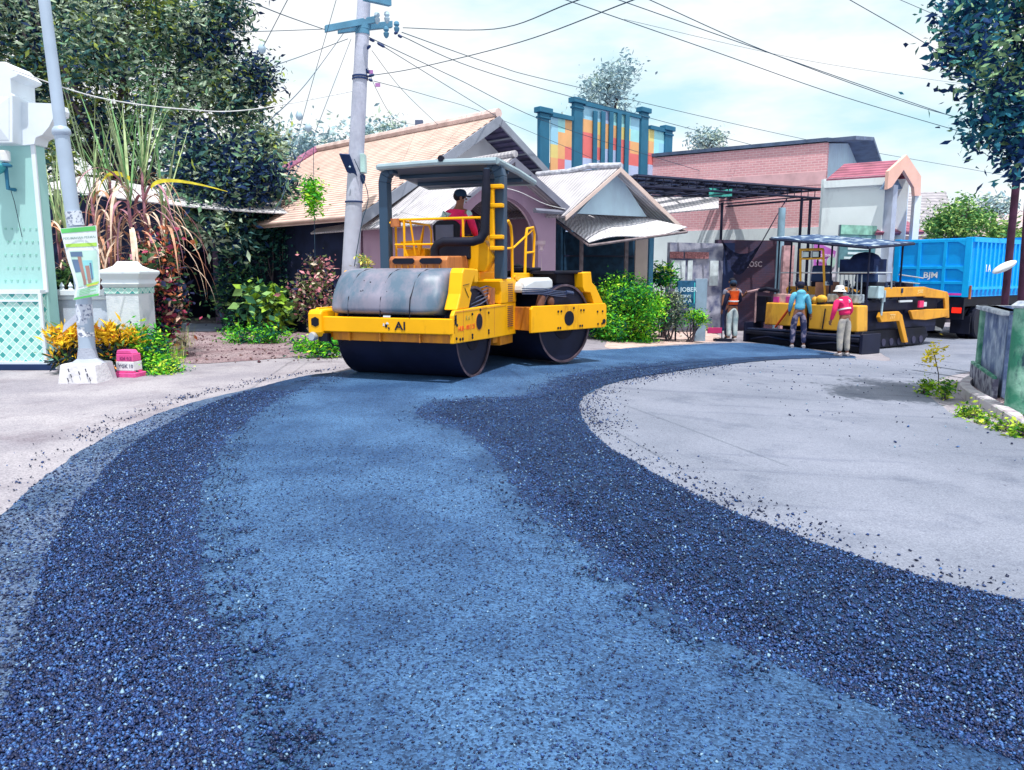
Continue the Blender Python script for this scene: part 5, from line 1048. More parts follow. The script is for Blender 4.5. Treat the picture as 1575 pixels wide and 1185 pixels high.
for (lb,px,py,Y,n_,hh) in (('tall yellow green grass tuft at the right end of the verge weeds',262,560,12.3,260,.42),('thin grass tuft with straw seed heads left of the shed step',283,535,13.0,90,.55),('wispy grass standing in the weeds right of the milestone',232,560,12.2,240,.5)):
    q=gnd(px,py); o=thing('grass_tuft',lb,'grass',(q.x,q.y,0),0,'grass tufts'); mb=MB()
    for _ in range(n_):
        a=rnd.uniform(0,6.28); blade(mb,V3((q.x+rnd.gauss(0,.11),q.y+rnd.gauss(0,.08),0)),V3((math.cos(a)*.25,math.sin(a)*.25,1)),hh*rnd.uniform(.5,1.1),.0045,rnd.choice((0,1,1,2)),rnd.uniform(.2,1.6),5)
    mb.build('blades',[lm('grass_a',(.16,.36,.06)),lm('grass_b',(.42,.52,.12)),lm('grass_c',(.62,.5,.36))],o)
# creeper curtain
cu_=thing('creeper','dark green creeper curtain hanging across the shed front','creeper',(pt(430,400,21).x,21.0,0))
n_=9000; x=nr.uniform(pt(335,400,21).x,pt(540,400,21).x,n_); s_=np.sin(x*5)*.5+np.sin(x*11+2)*.4; z=3.2-np.abs(nr.normal(size=n_))*(1.0+s_*.6); z=np.maximum(z,.2); y=21.0+nr.normal(size=n_)*.15
V,F=leaves(np.stack([x,y,z],1),.13,.5,.5); rawmesh('foliage',V,F,[lm('creep_a',(.006,.03,.05)),lm('creep_b',(.02,.09,.08)),lm('creep_c',(.08,.22,.16))],np.tile(nr.choice(3,n_,p=(.5,.35,.15)),2),cu_)
mb=MB()
for i in range(26):
    xx=rnd.uniform(pt(335,400,21).x,pt(540,400,21).x); mb.tube([(xx,21,3.3),(xx+rnd.gauss(0,.05),20.95,2),(xx+rnd.gauss(0,.1),21,rnd.uniform(.2,1.6))],.012,4)
mb.build('stems',BK,cu_)
# sugarcane
CG=[lm('cane_green',(.18,.36,.16)),lm('cane_pale',(.44,.55,.30)),lm('cane_dry',(.56,.30,.20)),lm('cane_straw',(.68,.52,.42)),lm('cane_purple',(.40,.20,.26)),lm('cane_yellow',(.72,.62,.06))]
def cane(label,px,Y,h,n_up,n_dry,lean=0,name='sugarcane'):
    n_dry=int(n_dry*2.1); n_up=int(n_up*1.25)
    b=pt(px,480,Y); b.z=0; o=thing(name,label,'sugarcane',tuple(b),0,'sugarcane stalks')
    top=b+V3((lean,rnd.uniform(-.1,.1),h)); mb=MB(); k=9; P=[b.lerp(top,i/k)+V3((math.sin(i*1.3)*.02,0,0)) for i in range(k+1)]
    mb.tube(P,[.045-.018*i/k for i in range(k+1)],8)
    for i in range(1,k): mb.tube([P[i]-UP*.012,P[i]+UP*.012],.050-.018*i/k,8)
    mb.build('stalk',CG[4],o,smooth=True)
    mb=MB()
    for i in range(n_up):
        a=rnd.uniform(0,6.28); e=rnd.uniform(.05,.5); blade(mb,top-UP*rnd.uniform(0,.5),V3((math.cos(a)*e,math.sin(a)*e,1)),rnd.uniform(1.1,2.3),rnd.uniform(.016,.036),rnd.choice((0,0,1,1)),rnd.uniform(.05,.6))
    mb.build('green_blades',CG,o)
    mb=MB()
    for i in range(n_dry):
        a=rnd.uniform(0,6.28); z=rnd.uniform(.45,.98); blade(mb,b.lerp(top,z),V3((math.cos(a)*.5,math.sin(a)*.5,rnd.uniform(.0,.9))),rnd.uniform(.9,2.0),rnd.uniform(.018,.048),rnd.choice((2,2,3,3,3,4)),rnd.uniform(2.0,4.5),10)
    mb.build('dry_blades',CG,o)
for i,(px,Y,h,u,d_,le,lb) in enumerate(((78,14.2,2.6,9,10,-.1,'sugarcane stalk right behind the mint pillar edge'),(95,14.6,2.5,9,9,.1,'sugarcane stalk just left of the lamp pole'),(112,14.4,2.4,7,10,.0,'sugarcane stalk hidden half behind the lamp pole'),
    (160,14.4,3.1,12,14,-.05,'sugarcane stalk first right of the lamp pole, above the banner'),(180,14.8,3.4,12,14,.05,'tall sugarcane stalk behind the white gate post'),(205,14.3,3.2,12,16,.12,'sugarcane stalk with long dry leaves over the gate post cap'),(226,14.7,3.6,14,16,.1,'tallest sugarcane stalk with pale upright blades'),(246,14.9,2.9,8,14,.25,'rightmost sugarcane stalk above the red leaved hedge'))):
    cane(lb,px,Y,h,u,d_,le)
for i,(p,q,r_,lb) in enumerate((((232,290),(265,278),(350,295),'long yellow cane leaf arching right above the hedge'),((200,275),(165,270),(150,310),'yellow cane leaf arching left above the banner'))):
    A=[pt(*p,14.2),pt(*q,14.1),pt(*r_,14.0)]; mb=MB(); Pp=[]
    for t in range(11):
        t/=10; Pp.append((1-t)**2*A[0]+2*t*(1-t)*(A[1]*2-(A[0]+A[2])*.5)+t*t*A[2])
    for t in range(10):
        w_=.035*(1-(t/10)**2)+.004; w2=.035*(1-((t+1)/10)**2)+.004
        mb.add([Pp[t]-UP*w_,Pp[t]+UP*w_,Pp[t+1]+UP*w2,Pp[t+1]-UP*w2],[(0,1,2,3)])
    mb.build('cane_leaf',CG[5],label=lb,cat='leaf')
bush('shrub','low dark green plants on top of the garden wall between pillar and pole',tuple(pt(95,432,13.6)),(.5,.2,.14),14,900,.14,.08,[lm('shade_b',(.03,.11,.06)),lm('shade_c',(.2,.36,.12)),lm('shade_a',(.008,.03,.05))],(.4,.35,.25),asp=.4,stems=0)
# weeds along the kerb at right
def sprig(label,px,py,h,n,sz,sp,mats,pr):
    q=gnd(px,py); c=V3((q.x,q.y,g(q.x)+h*.5)); bush('weed_clump',label,c,(sp,sp*.7,h*.5),8,n,sz,sp*.35,mats,pr,'weeds',group='kerb weeds',asp=.45,shell=.2,stems=4)
KW=[lm('kerb_a',(.05,.18,.03)),lm('kerb_b',(.22,.42,.03)),lm('kerb_c',(.52,.66,.08))]
for a in ((1425,607,.22,260,.07,.16,'first weed clump at the far left end of the kerb'),(1450,615,.30,300,.07,.16,'weed clump with white tips left of the kerb end'),(1490,642,.16,260,.07,.16,'weed clump below the middle of the curved kerb'),(1515,652,.14,160,.06,.16,'small weeds between two clumps under the kerb'),(1545,663,.12,160,.06,.16,'weeds under the near part of the kerb'),(1570,672,.20,220,.08,.16,'weed clump at the right edge of the picture under the kerb')):
    sprig(a[6],a[0],a[1],a[2],a[3],a[4],a[5],KW,(.35,.4,.25))
q=gnd(1443,607); o=thing('yellow_plant','tall thin plant with yellow leaves standing at the end of the kerb','plant',(q.x,q.y,g(q.x)))
mb=MB(); tp=pt(1437,545,q.y); mb.tube([(q.x,q.y,g(q.x)),(q.x-.02,q.y,(g(q.x)+tp.z)/2),tuple(tp)],.008,5); mb.build('stem',BK,o)
n_=150; c=np.array(tp); lc=np.concatenate([c+nr.normal(size=(110,3))*np.array((.07,.06,.13)),np.array(tuple(pt(1428,551,q.y)))+nr.normal(size=(40,3))*.035]); V,F=leaves(lc,.08,.4,0); rawmesh('leaves',V,F,[lm('yell_a',(.78,.62,.05)),lm('yell_b',(.55,.5,.05))],np.tile(nr.choice(2,n_,p=(.7,.3)),2),o)
# rubble, board and grey panel by the bush
pn=gnd(1080,497); a=pt(1069,425,20.6); b=pt(1088,425,20.7); z1=pt(1080,429,20.6).z
mb=MB(); mb.obox(a,b,.05,-.3,z1); mb.build('metal_panel',mat('panel_grey',(.26,.36,.47),.6,var=.12,sc_=3),bevel=.01,label='upright grey blue metal panel standing right of the blue notice board',cat='panel')
o=thing('notice_board','small dark blue board with white lettering among scrub beside the grey panel','notice board',(pt(1055,450,20.4).x,20.4,-.3))
a=pt(1042,437,20.35); b=pt(1070,437,20.5); mb=MB(); mb.obox(a,b,.05,pt(0,474,20.4).z,pt(0,432,20.4).z); mb.build('board',mat('board_blue',(.02,.10,.2),.5,var=.3,sc_=8),o,bevel=.01)
mb=MB(); mb.obox(b-V3((.14,.04,0)),b-V3((.02,.02,0)),.03,pt(0,468,20.4).z,pt(0,435,20.4).z); mb.build('cyan_edge',mat('cyan_strip',(.06,.55,.6),.5),o)
for x_,y_,s_,tx in ((1056,446,.17,'& JOBER'),(1056,456,.10,'SERVIS'),(1055,463,.14,'Car A'),(1052,471,.10,'I.R')):
    text('lettering',tx,s_,mat('letter_pale2',(.6,.75,.85),.6),o,pt(x_-1,y_,20.33),(1,.1,0),UP,.003)
for q_ in (a,b):
    mb=MB(); mb.tube([(q_.x,q_.y+.05,-.35),(q_.x,q_.y+.05,pt(0,440,20.4).z)],.025,6); mb.build('leg',M_steel,o)
for i,(px,py,s_) in enumerate(((1046,478,.13),(1075,505,.09),(1088,508,.11),(1030,497,.1),(1056,487,.12),(1010,519,.07),(1100,514,.08))):
    q=gnd(px,py); mb=MB(); mb.ball((q.x,q.y,q.z+s_*.3),(s_*1.4,s_,s_*.6),n=7,k=4)
    for j,v in enumerate(mb.v): mb.v[j]=v+V3((rnd.gauss(0,.012),rnd.gauss(0,.012),rnd.gauss(0,.01)))
    mb.build('rubble_stone',mat('rubble',(.34,.26,.32),.9,var=.3,sc_=9),label='broken stone chunk lying by the bush and grey panel',cat='stone',group='rubble stones')
q=gnd(1094,507); mb=MB(); mb.slab([V3((q.x-.3,q.y,q.z+.03)),V3((q.x+.1,q.y-.15,q.z+.02)),V3((q.x+.28,q.y+.1,q.z+.18)),V3((q.x-.05,q.y+.05,q.z+.08))],.02); mb.build('scrap_plank',M_steel,label='dark bent scrap piece lying on the pink sand',cat='scrap')
# ================================================================ road roller
def paint(n,c,dirt,dthr=(.56,.72),dsc=2.2,rough=.5): return mat(n,c,rough,var=.05,sc_=2,dirt=dirt,dsc=dsc,dthr=dthr,spec=.25,bump=.06,bs=6)
M_yel=paint('roller_yellow',(.93,.45,.003),(.50,.20,.01),(.57,.74)); M_yd=paint('roller_orange',(.72,.27,.02),(.35,.12,.04),(.45,.65))
M_rust=paint('engine_rust',(.55,.20,.07),(.25,.08,.04),(.45,.62),3)
M_can=mat('canopy_slate',(.022,.062,.125),.5,var=.12,sc_=1.5,spec=.5); M_black=mat('black_rubber',(.006,.008,.022),.55,var=.3); M_tank=mat('tank_grey',(.22,.21,.285),.45,var=.14,sc_=1.6,dirt=(.085,.14,.21),dsc=1.4,dthr=(.44,.6),bump=.12,bs=3,spec=.5)
M_drum=mat('drum_steel',(.008,.011,.035),.5,metal=.1,var=.2,sc_=3); M_drumf=mat('drum_face',(.006,.006,.018),.7,var=.4,sc_=4,dirt=(.022,.014,.022),dsc=2); M_chr=mat('pale_metal',(.5,.55,.62),.35,metal=.5); M_gls=mat('lens_dark',(.02,.02,.06),.1)
M_white2=mat('tank_white',(.62,.66,.72),.4,var=.06)
rl=thing('road_roller','yellow tandem road roller with grey canopy and grey tank on fresh asphalt','road roller',(-1.52,11.86,0),R(-20))
def LB_(): return MB()
def pb_(mb,name,m,par=rl,**k): return mb.build(name,m,par,world=False,**k)
def drum(cx,cy,rz,hw,r=.70):
    Mx=Matrix.Translation((cx,cy,r))@Matrix.Rotation(rz,4,'Z')
    mb=MB(); mb.M=Mx; mb.lathe([(r-.03,-hw+.03),(r,-hw+.0),(r,hw),(r-.03,hw-.03)],ax='x',n=56); d=pb_(mb,'drum',M_drum,smooth=True)
    for s in (-1,1):
        mb=MB(); mb.M=Mx; mb.lathe([(r-.028,s*(hw-.035)),(r-.07,s*(hw-.05)),(.30,s*(hw-.10)),(.28,s*(hw-.02)),(.14,s*(hw-.01)),(.02,s*(hw))],ax='x',n=48,cap=False); pb_(mb,'drum_face',M_drumf,d,smooth=True)
    mb=MB(); mb.M=Mx; mb.lathe([(r-.005,hw-.004),(r+.002,hw+.006),(r-.035,hw+.006),(r-.035,hw-.02)],ax='x',n=56,cap=False); pb_(mb,'drum_rim',mat('worn_rim',(.12,.085,.11),.5,metal=.3,var=.4,sc_=6),d,smooth=True); mb=MB(); mb.M=Mx; mb.lathe([(r-.005,-hw+.004),(r+.002,-hw-.006),(r-.035,-hw-.006),(r-.035,-hw+.02)],ax='x',n=56,cap=False)
    pb_(mb,'drum_rim',mat('worn_rim',(.17,.12,.15),.5,metal=.3,var=.4,sc_=6),d,smooth=True)
drum(0,0,0,1.0)
def plate(mb,x0,x1,y0,y1,z0,z1,ch=.08):
    mb.prism([(y0,z0),(y1-ch,z0),(y1,z0+ch),(y1,z1-ch),(y1-ch,z1),(y0+ch,z1),(y0,z1-ch)],'x',x0,x1)
# side plates
mb=MB(); mb.prism([(-.97,.60),(.75,.56),(1.65,.55),(1.65,1.10),(.3,1.09),(-.90,1.07),(-.97,1.0)],'x',1.03,1.09); spx=pb_(mb,'side_plate',M_yel,bevel=.012)
mb=MB(); mb.prism([(-1.0,.60),(1.6,.6),(1.6,1.08),(-.95,1.08),(-1.05,1.0)],'x',-1.20,-1.14); spl=pb_(mb,'side_plate',M_yel,bevel=.012)
mb=MB(); mb.lathe([(.115,1.088),(.12,1.094)],ax='x',n=28,c=(0,-.02,.86)); pb_(mb,'hub_hole',M_black,spx)
mb=MB(); mb.lathe([(.135,1.06),(.135,1.0935),(.115,1.0935)],ax='x',n=28,c=(0,-.02,.86)); pb_(mb,'hub_ring',M_yd,spx)
for y,z in ((-.90,.95),(-.88,.67),(-.30,.99),(-.30,.64),(.36,.98),(.36,.66),(-.75,.65),(-.66,.65),(.02,1.04),(.36,.70),(-.30,.68),(-.86,.86)):
    mb=MB(); mb.lathe([(.018,1.088),(.024,1.10),(.012,1.108)],ax='x',n=8,c=(0,y,z)); pb_(mb,'bolt',M_black,spx)
mb=MB(); mb.prism([(-.93,.86),(-.86,.88),(-.86,1.01),(-.93,1.0)],'x',1.089,1.093); pb_(mb,'slot',M_black,spx)
M20=WM[rl.name]; R20=M20.to_3x3()
def rtext(s,size,m,p,right,up=(0,0,1),name='lettering',sx=1,par=rl,ext=.002): return text(name,s,size,m,par,M20@V3(p),R20@V3(right),R20@V3(up),ext,sx=sx)
MRED=mat('red_letter',(.75,.09,.02),.5); MINK=mat('black_letter',(.01,.012,.03),.4)
mb=MB()
for y_ in (-.62,.62,1.30): mb.tube([(1.0915,y_,.60),(1.0915,y_,1.07)],.0025,4)
mb.tube([(1.0915,-.9,1.045),(1.0915,1.15,1.06)],.003,4); pb_(mb,'panel_seam',M_rust,spx)
mb=MB()
for x_ in (-.75,-.28,.35,.80): mb.tube([(x_,-1.03+.018*(x_+1.2)/2,.735),(x_,-1.03+.018*(x_+1.2)/2,.95)],.0025,4)
pb_(mb,'panel_seam',M_rust,bmp) if 0 else None
rtext('HUB - 0813 25',.10,MRED,(1.0915,-.50,.80),(0,1,.02),par=spx); rtext('R A',.10,mat('faded_letter',(.45,.33,.06),.6),(1.0915,-.46,.94),(0,1,0),par=spx)
# front bumper: upper strip + lower recessed beam
mb=MB(); mb.prism([(-1.20,-.92),(-1.24,-.98),(-1.22,-1.04),(1.05,-1.0),(1.09,-.96),(1.09,-.90)],'z',.73,.955); bmp=pb_(mb,'bumper',M_yel,bevel=.014)
mb=MB(); mb.box(-.93,1.04,-.93,-.84,.60,.728)
for x_ in (-.1,.55,-.62): mb.prism([(x_,.6),(x_+.02,.6),(x_+.02,.728),(x_,.728)],'y',-.99,-.93)
pb_(mb,'lower_beam',M_yd,bevel=.006)
mb=MB(); mb.prism([(-1.02,.60),(-1.09,.72),(-1.09,.99),(-1.05,1.05),(-.92,1.06),(-.7,1.06),(-.7,.95),(-.85,.6)],'x',-1.26,-1.02)
pb_(mb,'corner_casting',M_yel,bevel=.03)
mb=MB(); mb.prism([(-1.19,.83),(-1.12,.80),(-1.06,.83),(-1.06,.92),(-1.12,.95),(-1.19,.92)],'y',-1.098,-1.05); pb_(mb,'lamp_recess',M_black)
mb=MB(); mb.lathe([(.055,-1.14),(.07,-1.10),(.06,-1.02)],ax='y',n=16,c=(-1.17,0,.655)); pb_(mb,'headlight',M_chr,smooth=True)
mb=MB(); mb.tube([(-1.1,-1.0,.66),(-.98,-1.0,.62),(-.92,-.95,.52),(-.85,-.9,.5),(-.8,-.85,.58)],.014,6); mb.box(-1.1,-.95,-1.05,-.95,.58,.7); pb_(mb,'tow_hook',M_black,smooth=False)
rtext('AI',.17,MINK,(.27,-1.0195,.835),(1,.017,0),sx=1.15,par=bmp,ext=.003)
for (x_,z_,w_,h_,m_) in ((.04,.84,.045,.05,MINK),(.085,.805,.03,.035,MINK),(.06,.875,.05,.03,M_white2),(.0,.855,.03,.04,M_white2)):
    mb=MB(); mb.slab([(x_-w_/2,-1.021,z_-h_/2),(x_+w_/2,-1.020,z_-h_/2),(x_+w_/2*.4,-1.020,z_+h_/2),(x_-w_/2*.6,-1.021,z_+h_/2)],-.003); pb_(mb,'letter_remnant',m_,bmp)
# water tank: subdivided shell with creases
def tankshape():
    xs_=[-1.0+i*(1.85/24) for i in range(25)]; prof=[(-1.03,.958),(-1.02,1.10),(-1.00,1.24),(-.93,1.33),(-.84,1.46),(-.75,1.58),(-.60,1.65),(-.3,1.67),(.0,1.675),(.15,1.66),(.18,1.4),(.18,.98)]
    mb=MB(); k=len(prof)
    for i,x_ in enumerate(xs_):
        e=min(x_-xs_[0],xs_[-1]-x_)
        for j,(y_,z_) in enumerate(prof):
            ein=.0
            if e<.05: ein=.05-e
            yy=y_+ein*(.9 if j<8 else -.3); zz=z_-ein*(.8 if 4<j<10 else 0)
            if x_>.55 and j<8: yy+=(x_-.55)*.55*(1 if j<7 else .3)
            if x_<-.70 and j<7: yy+=(-.70-x_)*.35
            for gx in (-.60,-.06,.42):
                dx=abs(x_-gx)
                if dx<.038: yy+=.008*(j<7); zz-=.006*(j>4)
            for (bx,bz,rr,am) in ((.56,1.22,.20,.07),(-.83,1.2,.16,.06)):
                q=((x_-bx)**2+(z_-bz)**2)/rr**2
                if j<7 and q<1: yy+=am*(1-q)
            mb.v.append(V3((x_,yy,zz)))
    n_=len(xs_)
    for i in range(n_-1):
        for j in range(k): 
            a=i*k+j; b=i*k+(j+1)%k; mb.f.append((a,b,b+k,a+k)); mb.m.append(0)
    mb.f.append(tuple(range(k))); mb.f.append(tuple(range((n_-1)*k,n_*k))[::-1]); mb.m+=[0,0]
    o=pb_(mb,'water_tank',M_tank,smooth=True,auto=False); md=o.modifiers.new('s','SUBSURF'); md.levels=1; md.render_levels=2; return o
tk=tankshape()
mb=MB()
for gx in (-.60,-.06,.42):
    mb.tube([(gx,-1.012,.97),(gx,-1.005,1.12),(gx,-.985,1.235),(gx,-.91,1.33),(gx,-.825,1.46),(gx+.03,-.735,1.575),(gx+.06,-.58,1.643),(gx+.09,-.2,1.665)],.008,6)
pb_(mb,'tank_strap',M_black,tk,smooth=True)
mb=MB()
for i in range(26):
    x_=rnd.choice((-.38,.2,.1))+rnd.gauss(0,.05); z_=rnd.choice((1.42,1.10,1.3))+rnd.gauss(0,.04); y_=-.86 if z_>1.35 else -.99 if z_<1.2 else -.93
    mb.ball((x_,y_+(.02 if z_>1.4 else 0),z_),(rnd.uniform(.006,.016),.004,rnd.uniform(.005,.014)),n=6,k=4)
pb_(mb,'tar_splashes',M_black,tk)
mb=MB(); mb.slab([(-.02,-1.0,.962),(.10,-1.0,.962),(.10,-.99,.99),(-.02,-.99,.99)],.004); pb_(mb,'tank_label',M_white2,tk)
# yellow body right of the tank, sloping to the side plate
mb=MB(); mb.prism([(-.80,1.07),(-.36,1.08),(-.24,1.30),(-.30,1.34),(-.10,1.60),(-.10,1.66),(-.52,1.67),(-.58,1.60),(-.66,1.30)],'x',.86,1.07); mb.box(-.3,1.05,-.10,.06,1.45,1.655); pb_(mb,'body_panel',M_yel,bevel=.02)
mb=MB(); mb.tube([(1.074,-.52,1.38),(1.074,-.38,1.24)],.006,4); mb.tube([(1.074,-.58,1.42),(1.074,-.35,1.44)],.004,4); pb_(mb,'scratch',M_black)
mb=MB(); mb.prism([(-.60,.6),(.4,.6),(.4,1.60),(-.25,1.64),(-.45,1.3),(-.60,1.0)],'x',-1.13,-1.02); pb_(mb,'body_panel',M_yel,bevel=.02)
# engine hood block (rusty, two slots)
mb=MB(); mb.prism([(.12,1.60),(1.0,1.60),(1.0,1.88),(.15,1.86),(.10,1.80)],'x',-.52,.50); hd=pb_(mb,'engine_hood',M_rust,bevel=.02)
mb=MB()
for x0 in (-.44,.04): mb.prism([(x0,1.77),(x0+.04,1.74),(x0+.34,1.74),(x0+.38,1.77),(x0+.38,1.80),(x0+.34,1.83),(x0+.04,1.83),(x0,1.80)],'y',.075,.12)
pb_(mb,'air_slot',M_black,hd)
mb=MB()
for i in range(8): mb.box(-.4+.11*i,-.385+.11*i,.09,.125,1.62,1.72)
pb_(mb,'grille_bar',M_yd,hd)
# body with louvre panel at right rear
mb=MB(); mb.prism([(.92,1.10),(.92,1.30),(.86,1.47),(1.65,1.47),(1.65,1.10)],'x',.70,1.095); mb.box(-1.1,.69,.95,1.65,.75,1.62); bd=pb_(mb,'main_body',M_yel,bevel=.012)
mb=MB()
for i in range(11): mb.box(1.094,1.10,1.22,1.48,.70+.033*i,.716+.033*i)
for i in range(9):
    for j in range(4): mb.box(1.094,1.10,1.24+.06*j,1.28+.06*j,1.12+.035*i,1.14+.035*i)
pb_(mb,'louvre',mat('louvre_rust',(.22,.09,.06),.6),bd)
mb=MB(); mb.box(-1.0,1.0,.8,1.55,.45,.6); mb.box(.5,1.05,1.0,1.6,.40,.56); pb_(mb,'belly_frame',M_yd,bevel=.01)
# hoses in the gap
mb=MB()
for i in range(5):
    z_=1.12+.035*i; mb.tube([(.98-.03*i,-.2+.07*i,z_-.06+.01*i),(1.02-.02*i,.2,z_+.02*i),(1.0,.5,z_+.05+.02*i),(.95,.85,z_+.10),(.9,1.0,z_+.06)],.010,6)
pb_(mb,'hydraulic_hoses',mat('hose_blue',(.04,.06,.14),.3,spec=.6),smooth=True)
mb=MB(); mb.ball((.98,.62,1.20),(.04,.05,.06)); mb.box(.9,1.03,.62,.80,1.10,1.36); mb.ball((1.0,.75,1.30),.035); pb_(mb,'valve_block',M_rust)
# platform
mb=MB(); mb.prism([(-1.05,.95),(1.08,.95),(1.08,2.75),(-1.05,2.75)],'z',1.42,1.50); mb.box(1.02,1.10,1.6,2.7,1.50,1.60); pb_(mb,'platform',M_yel,bevel=.012)
mb=MB(); mb.box(-.35,.35,1.1,1.5,1.5,1.82); mb.prism([(.42,1.62),(.80,1.62),(.95,1.86),(.78,2.14),(.5,2.10)],'y',.95,1.15); pb_(mb,'valve_cover',M_yel,bevel=.02)
mb=MB(); mb.box(-.12,.55,.88,1.02,1.82,2.12); pb_(mb,'muffler',M_black,bevel=.03)
mb=MB(); mb.tube([(.05,.62,1.84),(.05,.62,1.98),(.10,.62,2.06),(.2,.64,2.10),(.68,.72,2.10),(.80,.76,2.14),(.86,.80,2.26),(.87,.84,2.9),(.87,.86,3.24)],[.075]*7+[.075,.055],16); pb_(mb,'exhaust_pipe',M_black,smooth=True)
mb=MB(); mb.tube([(.87,.845,2.86),(.87,.865,3.26)],.048,14); pb_(mb,'exhaust_tip',M_can,smooth=True)
# canopy: two posts with rounded shoulders and a curved roof
def postp(x_,s,y0=1.02):
    mb=MB(); wd=.085; P=[(x_,1.50),(x_,3.14),(x_-s*.03,3.25),(x_-s*.10,3.335),(x_-s*.20,3.36)]
    for i in range(4):
        (xa,za),(xb,zb)=P[i],P[i+1]
        na=V3((zb-za,0,-(xb-xa))).normalized()*wd
        if i==0: A0=(V3((xa,0,za))-na,V3((xa,0,za))+na)
        nb=(V3((P[min(i+2,4)][1]-zb,0,-(P[min(i+2,4)][0]-xb))).normalized()*wd+na); nb=nb.normalized()*wd if nb.length>0 else na
        B0=(V3((xb,0,zb))-nb,V3((xb,0,zb))+nb); v=[]
        for q in (A0[0],A0[1],B0[1],B0[0]):
            v.append((q.x,y0,q.z))
        for q in (A0[0],A0[1],B0[1],B0[0]): v.append((q.x,y0+.17,q.z))
        mb.add(v,[(0,1,2,3),(7,6,5,4),(0,4,5,1),(1,5,6,2),(2,6,7,3),(3,7,4,0)]); A0=B0
    pb_(mb,'canopy_post',M_can,bevel=.012)
postp(1.02,1); postp(-1.12,-1)
mb=MB(); nx,ny=16,9
def cz(x_,y_): 
    return 3.40-.07*(y_-.8)
G=[[(-1.10+2.13*i/nx,.90+1.9*j/ny) for i in range(nx+1)] for j in range(ny+1)]
for j in range(ny):
    for i in range(nx):
        q=[G[j][i],G[j][i+1],G[j+1][i+1],G[j+1][i]]; mb.slab([(x_,y_,cz(x_,y_)) for x_,y_ in q],.05)
rfz=pb_(mb,'canopy_roof',M_can)
mb=MB()
P=[(-1.12,.90),(1.03,.90),(1.03,2.80),(-1.12,2.80)]
for i in range(4):
    (xa,ya),(xb,yb)=P[i],P[(i+1)%4]
    mb.tube([(xa,ya,cz(xa,ya)-.02),((xa+xb)/2,(ya+yb)/2,cz((xa+xb)/2,(ya+yb)/2)-.0),(xb,yb,cz(xb,yb)-.02)],.055,8)
pb_(mb,'canopy_rim',mat('canopy_rim',(.30,.40,.46),.4,var=.08),rfz,smooth=True)  # paler than the roof: sunlight on the top lip put into the colour
mb=MB(); mb.lathe([(.05,-.03),(.05,.03)],ax='y',n=12,c=(.07,.86,3.45)); pb_(mb,'canopy_light',M_black,rfz)
mb=MB()
for y_ in (1.5,2.2): mb.box(-1.05,1.0,y_,y_+.05,cz(0,y_)-.11,cz(0,y_)-.055)
mb.prism([(-1.0,3.37),(1.0,3.37),(.8,3.22),(-.6,3.20)],'y',2.72,2.76); pb_(mb,'roof_brace',M_can,rfz)
for (x_,z_) in ((.35,3.30),(-.1,3.30)):
    mb=MB(); mb.box(x_-.07,x_+.07,2.55,2.6,z_,z_+.05); pb_(mb,'roof_lamp',M_chr,rfz)
# yellow bracket on the right post
mb=MB(); mb.box(.90,.97,.90,.98,1.98,2.95); 
for z_ in (2.98,2.68,2.18,2.0): mb.box(.90,1.12,.89,1.01,z_-.035,z_+.03)
pb_(mb,'exhaust_guard',M_yel,bevel=.012)
# handrails
mb=MB(); r_=.022
mb.tube([(-.98,1.0,2.44),(-.92,1.02,2.50),(-.2,1.02,2.50),(.55,1.02,2.50),(.74,1.05,2.50)],r_,8); mb.tube([(-.9,1.02,2.08),(-.2,1.02,2.08),(.1,1.02,2.08),(.5,1.02,2.08)],r_*.8,8)
for x_ in (-.72,.38): mb.tube([(x_,1.02,1.5),(x_,1.02,2.50)],r_,8)
mb.tube([(-.72,1.02,2.0),(-.55,1.1,1.5)],r_,6); mb.tube([(-.60,1.02,2.48),(-.56,1.1,1.9)],r_*.8,6)
mb.tube([(-.98,1.2,1.5),(-.98,1.2,2.4),(-.98,1.3,2.5),(-.98,2.5,2.5),(-.98,2.6,2.4),(-.98,2.6,1.5)],r_,8); mb.tube([(-.98,1.2,2.05),(-.98,2.6,2.05)],r_*.8,8)
pb_(mb,'front_handrail',M_yel,smooth=True)
mb=MB(); mb.tube([(1.05,1.25,2.44),(1.05,1.38,2.46),(1.05,1.5,2.38),(1.05,1.55,2.2),(1.05,1.58,1.5)],r_*1.15,8); mb.tube([(1.05,1.25,2.0),(1.05,1.56,2.02)],r_*.8,8); pb_(mb,'grab_rail',M_yel,smooth=True)
mb=MB(); mb.tube([(1.08,2.15,1.55),(1.08,2.2,2.25),(1.08,2.26,2.38),(1.08,2.6,2.42),(1.08,2.68,2.30),(1.08,2.62,1.62),(1.08,2.5,1.5),(1.08,1.7,1.48),(1.08,1.58,1.55)],r_*1.15,8); mb.tube([(1.08,2.18,1.95),(1.08,2.65,1.98)],r_*.9,8); mb.tube([(1.07,1.56,2.02),(1.08,2.64,2.40)],r_*.8,8); pb_(mb,'step_rail',M_yel,smooth=True)
mb=MB(); mb.box(-.96,-.80,.98,1.06,2.38,2.52); mb.tube([(-.9,1.02,2.5),(-.9,1.02,2.36)],.01,5); pb_(mb,'mirror',M_rust,bevel=.01)
mb=MB(); mb.prism([(-.98,2.15),(-.60,2.17),(-.52,2.42),(-.60,1.9),(-.66,2.08),(-.98,2.08)],'y',1.35,1.42); mb.box(-.96,-.55,1.45,2.2,1.5,2.02); pb_(mb,'side_console',M_yel,bevel=.01)
